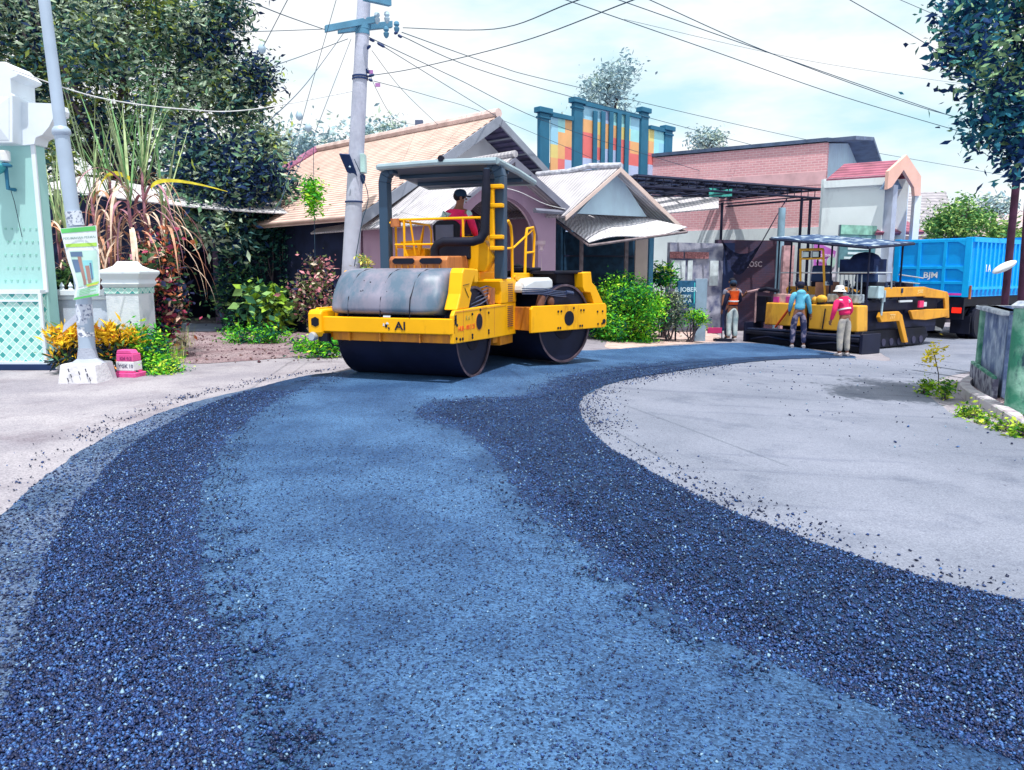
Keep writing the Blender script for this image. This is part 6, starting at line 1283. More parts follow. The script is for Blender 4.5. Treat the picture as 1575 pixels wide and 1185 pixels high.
# seat, steering, controls
mb=MB(); mb.box(-.34,.14,1.42,1.88,2.02,2.14); pb_(mb,'seat',M_black,bevel=.04)
mb=MB(); mb.prism([(-.34,2.12),(.14,2.12),(.16,2.42),(.06,2.50),(-.26,2.50),(-.36,2.42)],'y',1.36,1.45); sbk=pb_(mb,'seat_backrest',M_black,bevel=.03)
mb=MB(); mb.box(-.28,.06,1.33,1.365,2.10,2.42); pb_(mb,'backrest_panel',mat('seat_grey',(.10,.12,.2),.6),sbk,bevel=.01)
mb=MB(); mb.box(-.25,.05,1.5,1.8,1.5,2.02); pb_(mb,'seat_base',M_black,bevel=.02)
mb=MB(); mb.box(.22,.66,1.4,2.0,2.08,2.22); mb.box(.3,.6,1.5,1.9,1.5,2.08); pb_(mb,'side_console',M_yel,bevel=.015)
mb=MB(); mb.box(-.3,.2,2.45,2.65,1.5,2.3); mb.tube([(-.05,2.5,2.3),(-.05,2.38,2.42)],.03,8); pb_(mb,'steering_column',M_yel,bevel=.02)
mb=MB(); mb.tube([(-.05+.2*math.cos(a*.3927),2.36+.10*math.sin(a*.3927),2.43+.16*math.sin(a*.3927)) for a in range(17)],.016,6,cap=False); pb_(mb,'steering_wheel',M_black,smooth=True)
mb=MB(); mb.tube([(.5,1.8,2.2),(.52,1.84,2.44)],.012,6); mb.ball((.52,1.84,2.46),.03); pb_(mb,'lever',M_black)
# articulation and rear frame
PVT=V3((0.18,1.75,0)); RA=R(-25); MR=Matrix.Translation(V3((.89,2.75,0)))@Matrix.Rotation(RA,4,'Z')
drum(.89,2.75,RA,.98)
def rb(mb,name,m,par=rl,**k): return pb_(mb,name,m,par,**k)
def RM(): 
    mb=MB(); mb.M=MR; return mb
mb=RM(); plate(mb,1.02,1.08,-.98,1.08,.585,1.04,.05); rp2=rb(mb,'side_plate',M_yel,bevel=.012)
mb=RM(); plate(mb,-1.10,-1.04,-.98,1.08,.585,1.04,.05); rb(mb,'side_plate',M_yel,bevel=.012)
mb=RM(); mb.lathe([(.13,1.079),(.13,1.085)],ax='x',n=28,c=(0,.0,.80)); rb(mb,'hub_hole',M_black,rp2)
for y,z in ((-.30,.93),(-.22,.93),(-.3,.64),(-.24,.64),(.32,.93),(.4,.93),(.36,.65),(.3,.65),(.12,.98),(.8,.89),(.95,.89),(.82,.66),(.94,.66)):
    mb=RM(); mb.lathe([(.016,1.078),(.022,1.09),(.01,1.096)],ax='x',n=8,c=(0,y,z)); rb(mb,'bolt',M_black,rp2)
mb=RM(); mb.lathe([(.045,1.078),(.045,1.09)],ax='x',n=12,c=(0,1.0,.70)); rb(mb,'hole',M_black,rp2)
mb=RM(); mb.box(-1.08,1.06,.98,1.06,.62,1.02); mb.box(-1.08,1.06,-.96,-.80,.62,1.02); mb.box(-.6,.6,-1.5,-.9,.6,1.1); rb(mb,'cross_frame',M_yd,bevel=.01)
mb=RM(); mb.prism([(.98,1.04),(.72,1.04),(.62,1.24),(.44,1.26),(.40,1.34),(.38,1.60),(.62,1.62),(.66,1.42),(.76,1.36),(.98,1.06)],'x',.86,1.06); rb(mb,'end_bracket',M_yel,bevel=.015)
mb=RM(); mb.prism([(.98,1.04),(.72,1.04),(.44,1.26),(.38,1.60),(.62,1.62),(.76,1.36)],'x',-1.08,-.88); rb(mb,'end_bracket',M_yel,bevel=.015)
mb=RM(); mb.prism([(-1.0,1.26),(-.96,1.42),(-.72,1.50),(-.3,1.52),(-.22,1.48),(-.22,1.30)],'x',-.88,.90); rb(mb,'rear_tank',M_white2,bevel=.05)
mb=RM(); mb.box(-.85,.86,-.1,.55,1.40,1.60); mb.box(-.85,.95,-.25,.5,1.58,1.64); mb.ball((-.3,.1,1.68),(.12,.12,.09)); mb.box(-.1,.4,-.3,.0,1.64,1.70); rb(mb,'rear_hood',M_black,bevel=.02)
mb=RM()
for i in range(4): mb.tube([(.98,-1.1,1.25+.03*i),(1.0,-.6,1.24+.03*i),(1.02,-.3,1.20+.028*i),(1.0,.0,1.18+.03*i)],.010,6)
mb.tube([(1.0,.0,1.26),(1.02,.16,1.24)],.035,8); rb(mb,'hydraulic_hoses',mat('hose_blue',(0,0,0)),smooth=True)
mb=RM(); mb.tube([(.95,-.65,1.02),(.95,-.58,1.2)],.07,10); mb.ball((.97,-.38,1.10),(.06,.08,.10)); rb(mb,'valve_block',mat('valve_brown',(.16,.07,.05),.6,var=.3),smooth=True)
mb=MB(); mb.box(-.35,.75,1.5,2.1,.6,1.35); rb(mb,'articulation_joint',M_black,bevel=.03)
# ================================================================ people
SK=mat('skin_brown',(.28,.13,.09),.6,var=.06); HR=mat('hair_black',(.01,.01,.02),.7)
def skinmesh(name,nodes,edges,mat_,parent,sub=2,root=0,extra=None,label=None):
    me=bpy.data.meshes.new(name+'_c'); keys=list(nodes); ix={k:i for i,k in enumerate(keys)}
    me.from_pydata([nodes[k][0] for k in keys],[(ix[a],ix[b]) for a,b in edges],[])
    o=bpy.data.objects.new(name+'_c',me); sc.collection.objects.link(o)
    md=o.modifiers.new('sk','SKIN'); md.use_smooth_shade=True; md.branch_smoothing=.6
    for i,k in enumerate(keys):
        r=nodes[k][1]; sv=me.skin_vertices[0].data[i]; sv.radius=(r,r) if not hasattr(r,'__len__') else r; sv.use_root=(i==root)
    s2=o.modifiers.new('ss','SUBSURF'); s2.levels=sub; s2.render_levels=sub
    dg=bpy.context.evaluated_depsgraph_get(); m2=bpy.data.meshes.new_from_object(o.evaluated_get(dg)); bpy.data.objects.remove(o)
    if extra is not None:
        bm=bmesh.new(); bm.from_mesh(m2); t=bpy.data.meshes.new('t'); t.from_pydata([tuple(v) for v in extra.v],[],extra.f); bm.from_mesh(t); bpy.data.meshes.remove(t)
        for f in bm.faces: f.smooth=True
        bm.to_mesh(m2); bm.free()
    m2.materials.clear()
    for m in (mat_ if isinstance(mat_,list) else [mat_]): m2.materials.append(m)
    m2.polygons.foreach_set('material_index',[0]*len(m2.polygons)); m2.polygons.foreach_set('use_smooth',[True]*len(m2.polygons))
    r=bpy.data.objects.new(name,m2); sc.collection.objects.link(r); r.parent=parent; WM[r.name]=WM[parent.name]; 
    if label: r['label']=label
    return r
def person(label,loc,yaw,J={},shirt=None,trous=None,shoe=None,hat=None,sleeve='long',scale=1.0,vest=None,reflect=None,seated=False,grip=(),face=0,group=None,yoke=None,hood=None,legs_l=None):
    """J overrides joints; figure faces +y in its own frame"""
    o=thing('person',label,'person',loc,yaw,group)
    D=dict(pel=(0,0,.93),wai=(0,0,1.07),che=(0,0,1.26),nb=(0,-.01,1.40),nk=(0,.01,1.47),hd=(0,.03,1.575),
        sR=(.165,0,1.37),eR=(.225,-.02,1.11),wR=(.24,.07,.87),sL=(-.165,0,1.37),eL=(-.225,-.02,1.11),wL=(-.24,.07,.87),
        hR=(.085,0,.90),kR=(.10,.02,.49),aR=(.10,-.02,.09),hL=(-.085,0,.90),kL=(-.10,.02,.49),aL=(-.10,-.02,.09))
    D.update(J); D={k:V3(v)*scale for k,v in D.items()}
    for s in 'RL':
        f=V3((0,.1,-.05)) if s+'t' not in J else V3(J[s+'t']); D['t'+s]=D['a'+s]+f*scale
        d=(D['w'+s]-D['e'+s]).normalized(); D['p'+s]=D['w'+s]+d*.075*scale
    rr=dict(pel=.125,wai=.115,che=.135,nb=.075,nk=.052,hd=.0,sR=.062,eR=.043,wR=.028,pR=.036,hR=.088,kR=.058,aR=.04,tR=.035); 
    for k in list(rr):
        if k.endswith('R') : rr[k[0]+'L']=rr[k]
    rr={k:v*scale for k,v in rr.items()}
    ud=(D['nb']-D['wai']).normalized(); hdn=D['hd']
    nodes={k:(D[k],rr[k]) for k in D if k!='hd'}
    E=[('pel','wai'),('wai','che'),('che','nb'),('nb','nk')]
    for s in 'RL': E+=[('nb','s'+s),('s'+s,'e'+s),('e'+s,'w'+s),('w'+s,'p'+s),('pel','h'+s),('h'+s,'k'+s),('k'+s,'a'+s),('a'+s,'t'+s)]
    # head: continuous from neck, face direction turned by "face"
    hc=D['hd']; nodes['h1']=(hc-V3((0,0,.035))*scale,.066*scale); nodes['h2']=(hc+V3((0,0,.03))*scale,.078*scale); nodes['h3']=(hc+V3((0,0,.085))*scale,.055*scale); E+=[('nk','h1'),('h1','h2'),('h2','h3')]
    ex=MB(); FM=Matrix.Translation(hc)@Matrix.Rotation(face,4,'Z')@Matrix.Scale(scale,4); ex.M=FM
    ex.tube([(0,.07,.035),(0,.098,-.002),(0,.085,-.012)],[.010,.016,.012],6)      # nose
    ex.tube([(-.028,.082,-.042),(0,.092,-.044),(.028,.082,-.042)],[.006,.010,.006],6) # lips
    for s in (-1,1): ex.ball((s*.084,-.005,.01),(.012,.022,.033),n=8,k=5); ex.ball((s*.032,.074,.028),(.014,.01,.009),n=8,k=5)
    # hands: palm + five bent fingers
    ex.M=None
    for s in 'RL':
        w_,p_=D['w'+s],D['p'+s]; d=(p_-w_).normalized(); sd=V3((1,0,0)) if abs(d.x)<.7 else V3((0,0,1)); sd=(sd-d*sd.dot(d)).normalized(); nn=d.cross(sd); 
        if nn.y<0: nn=-nn
        cl=1.0 if s in grip else .35
        sgn=1 if s=='R' else -1
        for i,L_ in enumerate((.068,.076,.072,.056)):
            b=p_+nn*(-.0)+V3((0,0,0))+nn.cross(d)*0
            q=p_+d*.008*scale+nn*(.026-.0175*i)*scale*0+sd*0
            lat=(nn if True else sd)*((.027-.018*i)*scale)
            q=p_+lat; inn=(-sgn)*sd
            a=q+d*L_*.45*scale+inn*.006*scale; b=a+(d*(1-cl*.8)+inn*cl).normalized()*L_*.33*scale; c=b+(d*(1-cl*1.5)+inn*cl*1.3).normalized()*L_*.28*scale
            ex.tube([q-d*.02*scale,q+d*.01*scale,a,b,c],[.009*scale,.0095*scale,.009*scale,.008*scale,.006*scale],6)
        q=w_+d*.03*scale+nn*.026*scale; a=q+(nn*.8+d*.6).normalized()*.035*scale; b=a+(nn*.2+d*.8-sgn*sd*.4).normalized()*.028*scale
        ex.tube([q-nn*.015*scale,q,a,b],[.011*scale,.0115*scale,.010*scale,.007*scale],6)
    skinmesh('body',nodes,E,SK,o,root=list(nodes).index('pel'),extra=ex)
    g_=lambda k,f=1,add=.014: (D[k],rr[k]*f+add*scale)
    mid=lambda a,b,t: D[a].lerp(D[b],t)
    tn={'pel':g_('pel'),'wt':(mid('pel','wai',.6),.118*scale)}; te=[('wt','pel')]
    for s in 'RL': tn.update({'h'+s:g_('h'+s),'k'+s:g_('k'+s,1,.022),'a'+s:(mid('k'+s,'a'+s,.93),.062*scale)}); te+=[('pel','h'+s),('h'+s,'k'+s),('k'+s,'a'+s)]
    skinmesh('trousers',tn,te,trous,o,root=0)
    if legs_l: pass
    sn={'che':g_('che',1,.02),'wai':g_('wai',1,.024),'hem':(mid('wai','pel',.72),.142*scale),'nb':g_('nb',1,.02)}; se=[('che','wai'),('wai','hem'),('che','nb')]
    for s in 'RL':
        sn['s'+s]=g_('s'+s,1,.02); se.append(('nb','s'+s)); 
        if sleeve=='long': sn['e'+s]=g_('e'+s,1,.018); sn['c'+s]=(mid('e'+s,'w'+s,.93),.042*scale); se+=[('s'+s,'e'+s),('e'+s,'c'+s)]
        else: sn['e'+s]=(mid('s'+s,'e'+s,.62),.062*scale); se.append(('s'+s,'e'+s))
    sh_=skinmesh('jacket' if sleeve=='long' else 'shirt',sn,se,shirt,o,root=0)
    if vest:
        vn={'che':g_('che',1,.032),'wai':g_('wai',1,.036),'hem':(mid('wai','pel',.5),.145*scale),'nb':g_('nb',1,.034)}; ve=[('che','wai'),('wai','hem'),('che','nb')]
        for s in 'RL': vn['s'+s]=(D['nb'].lerp(D['s'+s],.75),.075*scale); ve.append(('nb','s'+s))
        sh_=skinmesh('safety_vest',vn,ve,vest,o,root=0)
    if yoke: # pale yoke over the shoulders
        vn={'nb':(D['nb']-V3((0,0,.02))*scale,.105*scale),'c2':(mid('nb','che',.55),.150*scale)}; ve=[('nb','c2')]
        for s in 'RL': vn['s'+s]=g_('s'+s,1,.028); vn['u'+s]=(mid('s'+s,'e'+s,.35),.078*scale); ve+=[('nb','s'+s),('s'+s,'u'+s)]
        skinmesh('shoulder_yoke',vn,ve,yoke,o,root=0)
    if hood:
        mb=MB(); q=D['nb']+V3((0,-.06,.02))*scale; mb.ball(q,(.11*scale,.085*scale,.075*scale),n=14,k=8); mb.build('hood',hood,o,world=False,smooth=True)
    if reflect:
        mb=MB(); c=mid('wai','che',.35); r=(.153)*scale; mb.tube([c-ud*.018*scale,c+ud*.018*scale],[r*1.02,r*1.03],20); mb.build('reflective_band',mat('reflect_strip',(.75,.78,.82),.3),o,world=False,smooth=True)
    for s in 'RL':
        mb=MB(); a,t_=D['a'+s],D['t'+s]; f=(t_-a); f.z=0; f.normalize(); z0=min(a.z,t_.z)
        mb.tube([a-f*.055*scale+V3((0,0,-.045))*scale,a+V3((0,0,-.035))*scale,a+f*.09*scale+V3((0,0,-.05))*scale,a+f*.17*scale+V3((0,0,-.06))*scale],[.042*scale,.052*scale,.046*scale,.026*scale],10)
        mb.build('shoe',shoe or M_black,o,world=False,smooth=True)
    mb=MB(); mb.M=FM; mb.ball((0,-.018,.045),(.088,.095,.088),n=16,k=9)
    if hat!='hair' : pass
    mb.build('hair',HR,o,world=False,smooth=True)
    if isinstance(hat,tuple):
        kind_,mm=hat; mb=MB(); mb.M=FM
        if kind_=='cap':
            mb.lathe([(.100,.035),(.103,.075),(.092,.115),(.06,.145),(.01,.155)],n=20); mb.slab([(-.07,.075,.045),(.07,.075,.045),(.055,.165,.032),(-.055,.165,.032)],-.012); mb.build('cap',mm,o,world=False,smooth=True)
        if kind_=='bucket':
            mb.lathe([(.155,.025),(.11,.06),(.102,.08),(.098,.13),(.08,.165),(.01,.175)],n=24); mb.build('bucket_hat',mm,o,world=False,smooth=True)
    return o
CL=lambda n,c,c2=None,**k: mat(n,c,.85,var=.12,sc_=7,c2=c2,bump=.5,bs=9,**k)
C_pink=CL('cloth_pink',(.80,.03,.16)); C_yoke=CL('cloth_yoke',(.50,.72,.76)); C_cyan=CL('cloth_cyan',(.13,.48,.70)); C_or=CL('vest_orange',(.90,.11,.02)); C_dk=CL('cloth_dark',(.015,.018,.05)); C_jean=CL('jeans_pale',(.36,.50,.55),(.55,.62,.64),thr=(.4,.6)); C_bei=CL('trousers_beige',(.50,.47,.42),(.34,.33,.34),thr=(.45,.65)); C_nav=CL('trousers_navy',(.03,.04,.10),(.10,.10,.17),thr=(.5,.75)); C_hat=CL('hat_pale',(.62,.64,.66)); C_cap=CL('cap_navy',(.015,.04,.09)); C_gry=CL('shirt_grey',(.20,.21,.30)); C_shoe=mat('shoe_pale',(.45,.42,.45),.7)
# roller operator (seated, back to the camera, head turned right)
w_=M20@V3((-.04,1.66,0))
person('driver in navy cap and pink jacket sitting under the roller canopy, back turned',(w_.x,w_.y,1.10),R(-22),
  dict(pel=(0,-.02,.93),wai=(.01,-.02,1.07),che=(.03,0,1.26),nb=(.04,.01,1.41),nk=(.045,.03,1.48),hd=(.06,.05,1.59),sR=(.20,.02,1.37),eR=(.27,.10,1.12),wR=(.20,.32,1.02),sL=(-.14,0,1.36),eL=(-.21,.08,1.12),wL=(-.12,.32,1.08),
   hR=(.10,.06,.92),kR=(.16,.46,.90),aR=(.14,.52,.42),hL=(-.09,.06,.92),kL=(-.14,.46,.90),aL=(-.13,.52,.42)),shirt=C_pink,trous=C_nav,hat=('cap',C_cap),yoke=C_yoke,face=R(-55),grip='RL',scale=1.12)
def at_(px,py): q=gnd(px,py); return (q.x,q.y,q.z)
# orange vest worker (back to camera) with broom
q=at_(1125,525); pv=person('worker in bright orange safety vest and pale jeans, back turned, leaning on a broom',q,R(8),
  dict(sR=(.165,0,1.37),eR=(.24,.06,1.12),wR=(.20,.24,1.10),eL=(-.23,.0,1.10),wL=(-.27,.10,.86),kR=(.10,.03,.49),kL=(-.09,.02,.49),nk=(0,.03,1.47),hd=(.01,.06,1.565)),shirt=C_dk,trous=C_jean,vest=C_or,reflect=True,hat=('cap',C_cap),grip='L',sleeve='long',shoe=C_shoe,face=R(-20))
Mp=WM[pv.name]
def wl_(p): return Mp@V3(p)
bt=thing('broom','long dark broom with a pink red head held by the worker in the orange vest','broom',tuple(wl_((-.34,-.04,0))))
mb=MB(); mb.tube([wl_((-.36,-.16,.10)),wl_((-.27,.12,.80)),wl_((-.24,.2,1.0))],.016,8); mb.build('handle',M_steel,bt,smooth=True)
mb=MB(); c=wl_((-.50,-.16,0)); mb.box(c.x-.28,c.x+.12,c.y-.03,c.y+.03,c.z+.24,c.z+.40); mb.build('head',mat('broom_pink',(.5,.04,.16),.7),bt,bevel=.01)
mb=MB(); c=wl_((-.36,-.2,0)); mb.box(c.x-.25,c.x+.25,c.y-.05,c.y+.05,c.z,c.z+.09); mb.build('bristles',M_black,bt)
# man behind
q=(pt(1125,500,21.6).x,21.7,g(6.5)); person('man in grey t-shirt behind the orange vest worker, facing the camera',q,R(172),
  dict(eR=(.23,.06,1.12),wR=(.25,.1,.88),eL=(-.27,.10,1.18),wL=(-.32,.26,1.28)),shirt=C_gry,trous=C_nav,sleeve='short',hat='hair',scale=1.05)
# light blue hooded worker
q=at_(1226,536); person('worker in light blue hooded jacket and dark trousers, back turned, by the paver',q,R(-10),
  dict(pel=(0,0,.93),wai=(.01,0,1.07),che=(.02,.02,1.27),nb=(.02,.04,1.41),nk=(.02,.07,1.47),hd=(.02,.11,1.56),eR=(.245,.03,1.10),wR=(.31,.12,.86),eL=(-.215,.02,1.11),wL=(-.20,.20,.93),hR=(.09,0,.9),kR=(.14,.02,.49),aR=(.15,-.01,.09),kL=(-.12,.03,.49),aL=(-.13,.0,.09)),shirt=C_cyan,trous=[CL('trousers_slate',(.035,.045,.12),(.25,.22,.32),thr=(.5,.6))],hood=C_cyan,hat=('cap',C_dk),shoe=C_shoe,scale=1.02)
# pink jacket worker
q=at_(1296,549); person('worker in pink jacket, pale bucket hat and beige trousers standing beside the paver',q,R(18),
  dict(pel=(0,0,.93),wai=(-.01,.02,1.07),che=(-.03,.06,1.26),nb=(-.035,.10,1.39),nk=(-.035,.14,1.45),hd=(-.04,.19,1.53),sR=(.14,.08,1.35),sL=(-.20,.08,1.34),eL=(-.28,.06,1.09),wL=(-.27,.16,.86),eR=(.21,.05,1.10),wR=(.22,.2,.93),kR=(.12,.04,.49),aR=(.14,.02,.09),kL=(-.09,.03,.49),aL=(-.10,.0,.09)),shirt=C_pink,trous=[C_bei],hat=('bucket',C_hat),yoke=C_yoke,reflect=True,shoe=C_shoe,scale=.99,grip='L')
# dim figure inside the shed
q=pt(270,420,24.3); person('dim figure in dark clothes inside the shed doorway with one forearm stretched out',(q.x,22.6,.3),R(175),dict(eL=(-.26,.16,1.18),wL=(-.48,.26,1.05),eR=(.22,.02,1.1)),shirt=C_dk,trous=C_nav,sleeve='short',hat='hair')
# ================================================================ paver
AX=V3((.83,.56,0)).normalized(); PVp=V3((8.17,20.17,g(8)-.02)); rzp=math.atan2(AX.y,AX.x)
pv=thing('asphalt_paver','yellow and black asphalt paver with flat canopy in front of the blue truck','paver',tuple(PVp),rzp)
def pp(mb,name,m,par=pv,**k):
    for v in mb.v:
        if v.x>0: v.x*=.9
    return mb.build(name,m,par,world=False,**k)
M_py=paint('paver_yellow',(.80,.42,.05),(.50,.22,.04),(.54,.7)); M_po=paint('paver_orange',(.78,.36,.03),(.5,.2,.03),(.5,.7))
# local: x forward (to the truck), y left(away), -y towards camera
mb=MB(); mb.box(-.55,.05,-1.75,1.75,.02,.34); mb.box(-.75,-.45,-1.72,1.72,.30,.40); pp(mb,'screed',M_black,bevel=.03)
mb=MB(); mb.tube([(-.62,-1.7,.44),(-.65,-.6,.42),(-.6,.5,.45),(-.62,1.7,.42)],.045,8); mb.tube([(-.58,-1.65,.2),(-.68,-1.0,.26),(-.6,-.3,.16)],.03,6); mb.tube([(-.58,.3,.2),(-.68,1.0,.28),(-.6,1.6,.16)],.03,6); pp(mb,'screed_pipe',mat('shiny_black',(.03,.04,.09),.2,metal=.4),smooth=True)
mb=MB(); mb.box(-.7,.1,1.72,1.80,.0,.62); pp(mb,'end_gate',M_steel,bevel=.01)
mb=MB(); mb.box(-.7,.1,-1.80,-1.72,0,.5); pp(mb,'end_gate',M_steel,bevel=.01)
for (y0,y1,z0,z1) in ((.30,1.35,.56,1.18),(-1.45,-.05,.52,1.18),):
    mb=MB(); mb.prism([(y0,z0),(y1,z0),(y1-.03,z1),(y0+.04,z1)],'x',-.38,.1); pp(mb,'screed_cover',M_py,bevel=.03)
mb=MB(); mb.tube([(-.42,.95,.50),(-.42,.45,1.15)],.028,6); pp(mb,'red_lever',mat('lever_red',(.5,.06,.02),.5),smooth=True)
mb=MB(); mb.tube([(-.42,-.50,.55),(-.42,-.55,1.08)],.018,6); mb.tube([(-.3,-.1,1.0),(-.34,-.3,1.2),(-.34,-.7,1.24),(-.3,-1.1,1.12)],.03,6); pp(mb,'hoses',M_black,smooth=True)
mb=MB(); mb.box(-.3,-.05,.55,1.15,1.18,1.42); pp(mb,'carton',mat('carton_pink',(.62,.38,.36),.8,var=.3,sc_=6),bevel=.01)
mb=MB(); mb.box(-.34,-.30,.50,.72,1.19,1.36); mb.box(-.34,-.30,.95,1.12,1.19,1.34); pp(mb,'carton_print',mat('print_magenta',(.6,.06,.3),.7))
for c_q,r_q in (((-.3,-.35,1.32),(.10,.16,.11)),((-.3,-.15,1.28),(.07,.08,.1)),((-.3,.3,1.42),(.08,.07,.16))):
    mb=MB(); mb.ball(c_q,r_q); pp(mb,'beacon',M_py,smooth=True)
mb=MB(); mb.box(-.35,-.1,1.35,1.75,.62,1.35); mb.tube([(-.35,1.6,1.5),(-.35,1.35,1.56),(-.3,1.0,1.5)],.06,7); pp(mb,'side_control',M_black,bevel=.02)
mb=MB(); mb.tube([(-.4,1.95,1.45),(-.35,1.6,1.53),(-.3,1.3,1.47)],.035,7); mb.box(-.38,-.34,1.66,1.70,.6,1.45); pp(mb,'control_arm',mat('pinkish_rag',(.5,.32,.34),.8,var=.3,sc_=7),smooth=True)
# tall yellow frame with two lamp windows and a seat
mb=MB()
for y in (.62,-.10): mb.tube([(.25,y*1.05-.02,1.15),(.15,y+.02,2.0),(.1,y*.95+.05,2.62)],.035,6)
mb.tube([(.1,.66,2.62),(.1,-.04,2.62)],.04,6); mb.tube([(.1,.64,2.38),(.1,-.05,2.38)],.03,6); pp(mb,'panel_frame',M_py,smooth=True)
for y in (.44,.14):
    mb=MB(); mb.box(.06,.13,y-.11,y+.11,2.40,2.58); f_=pp(mb,'lamp_box',M_black,bevel=.01); mb=MB(); mb.box(.045,.062,y-.085,y+.085,2.42,2.56); pp(mb,'lamp_glass',mat('lamp_glass',(.70,.80,.80),.2),f_)
for (y,x) in ((.25,.55),(-1.05,.55)):
    mb=MB(); mb.prism([(y-.32,1.75),(y+.32,1.75),(y+.28,2.2),(y-.28,2.2)],'x',x-.02,x+.1); st_=pp(mb,'seat',mat('paver_seat',(.03,.06,.16),.6),bevel=.05); mb=MB(); mb.box(x,x+.45,y-.3,y+.3,1.62,1.76); mb.box(x+.1,x+.35,y-.15,y+.15,1.2,1.62); pp(mb,'cushion',M_black,st_,bevel=.03)
mb=MB(); mb.box(.45,1.1,-1.3,-.35,1.95,2.35); mb.ball((.75,-.9,2.32),(.3,.42,.22)); pp(mb,'covered_console',mat('blue_cover',(.012,.025,.09),.8,var=.4),smooth=True)
mb=MB(); 
for a,b in (((.2,1.3,2.0),(.2,-1.5,2.0)),((.2,-1.5,2.0),(.9,-1.55,2.0)),((.9,-1.55,2.0),(.95,-1.55,1.6))): mb.tube([a,b],.022,6)
for k in range(6): mb.tube([(.25,-.52-.12*k,1.4),(.25,-.50-.12*k,1.95)],.018,6)
mb.tube([(2.6,-.9,1.95),(3.6,-1.1,1.85)],.018,5); mb.tube([(2.6,-1.0,1.75),(3.3,-1.15,1.7)],.016,5); pp(mb,'white_rails',M_chr,smooth=True)
mb=MB(); r5=random.Random(5)
for _ in range(46):
    x,y,z=r5.uniform(-.1,2.4),r5.choice((-1,-1,-1,1))*r5.uniform(.2,1.25),r5.uniform(1.25,1.75); a,b,c=[r5.uniform(.03,.11) for _ in range(3)]
    if r5.random()<.5: mb.box(x-a,x+a,y-b,y+b,z-c,z+c)
    else: mb.tube([(x,y,z-.2),(x+r5.uniform(-.2,.2),y+r5.uniform(-.1,.1),z),(x+r5.uniform(-.3,.3),y,z+.15)],.02,5)
pp(mb,'deck_fittings',mat('fittings',(.012,.03,.09),.5,c2=(.4,.5,.6),thr=(.55,.62),sc_=9))
mb=MB(); mb.box(.3,.9,-.15,.25,1.28,1.75); pp(mb,'wooden_box',mat('box_brown',(.38,.2,.15),.8,var=.3),bevel=.01)
mb=MB(); mb.box(.5,.8,-1.45,-1.15,1.35,1.66); pp(mb,'pale_canister',mat('canister',(.45,.62,.7),.5),bevel=.02)
mb=MB(); mb.box(.1,4.6,-1.1,1.1,.35,1.25); mb.box(.1,2.6,-1.2,1.2,1.0,1.3); mb.box(2.6,4.5,-1.15,1.15,.9,1.35); mb.box(3.0,3.5,-.9,-.3,1.3,1.75); pp(mb,'engine_body',mat('paver_black',(.010,.014,.045),.6,var=.3),bevel=.03)
mb=MB(); mb.box(.0,.3,-1.2,-.3,1.22,1.45); mb.box(.0,.35,-.2,.6,1.25,1.36); pp(mb,'control_bank',mat('bank_grey',(.35,.42,.5),.5,var=.4,sc_=12),bevel=.02)
for s in (-1,1):
    mb=MB(); mb.prism([(.5,.02),(3.7,.02),(4.0,.25),(3.8,.5),(.4,.5),(.2,.25)],'y',s*1.02-.17,s*1.02+.17); tr_=pp(mb,'track',M_black,bevel=.03)
    for i in range(8):
        mb=MB(); mb.lathe([(.10,s*1.2-.01),(.10,s*1.2+.01)],ax='y',n=12,c=(.6+.42*i,0,.16)); pp(mb,'track_roller',mat('roller_dark',(.05,.05,.1),.6),tr_)
for s in (-1,1):
    y0,y1=(s*1.28-.03,s*1.28+.03)
    mb=MB(); mb.prism([(.55,1.40),(.75,1.36),(3.3,1.36),(3.4,1.32),(4.55,1.28),(4.75,.72),(4.95,.72),(4.80,1.36),(4.70,1.46),(3.6,1.58),(3.3,1.62),(.6,1.62),(.5,1.55)],'y',y0,y1)
    uf=pp(mb,'upper_rail',M_po,bevel=.015); text('lettering','JOBS',.13,mat('gold_letter',(.9,.62,.25),.5),uf,WM[uf.name]@V3((2.75,s*1.312,1.49)),WM[uf.name].to_3x3()@V3((1 if s<0 else -1,0,0)),UP,.002)
    mb=MB(); mb.prism([(2.55,.98),(2.75,.74),(3.5,.70),(4.85,.76),(4.85,.98),(3.4,1.0)],'y',y0-.01,y1+.01); pp(mb,'hopper_lip',M_po,bevel=.015)
    mb=MB(); mb.prism([(.95,.98),(1.9,.98),(2.1,.88),(2.55,.12),(2.35,.12),(1.95,.72),(1.0,.72),(.88,.85)],'y',y0-.02,y1+.02); tw=pp(mb,'tow_arm',M_po,bevel=.015)
    text('lettering','777',.17,mat('gold_letter',(.9,.62,.25),.5),tw,WM[tw.name]@V3((1.4,s*1.335,.85)),WM[tw.name].to_3x3()@V3((1 if s<0 else -1,0,0)),UP,.002)
mb=MB(); mb.tube([(1.0,-1.33,1.55),(.95,-1.33,.9)],.03,6); mb.tube([(1.0,-1.33,1.55),(1.0,-1.33,1.25)],.06,8); pp(mb,'cylinder',mat('cyl_pale',(.45,.6,.7),.3,metal=.4),smooth=True)
mb=MB(); mb.box(3.0,3.25,-1.34,-1.29,1.06,1.24); pp(mb,'red_reflector',mat('reflector_pink',(.75,.03,.15),.4)); mb=MB(); mb.box(3.25,3.42,-1.34,-1.29,1.08,1.2); mb.box(1.9,2.6,-1.33,-1.29,1.22,1.27); pp(mb,'white_plate',M_white2)
# hopper wings
for s in (-1,1):
    mb=MB(); mb.slab([(3.2,s*.5,.8),(4.9,s*.5,.8),(4.9,s*1.25,1.35),(3.2,s*1.25,1.45)],.04); pp(mb,'hopper_wing',M_steel)
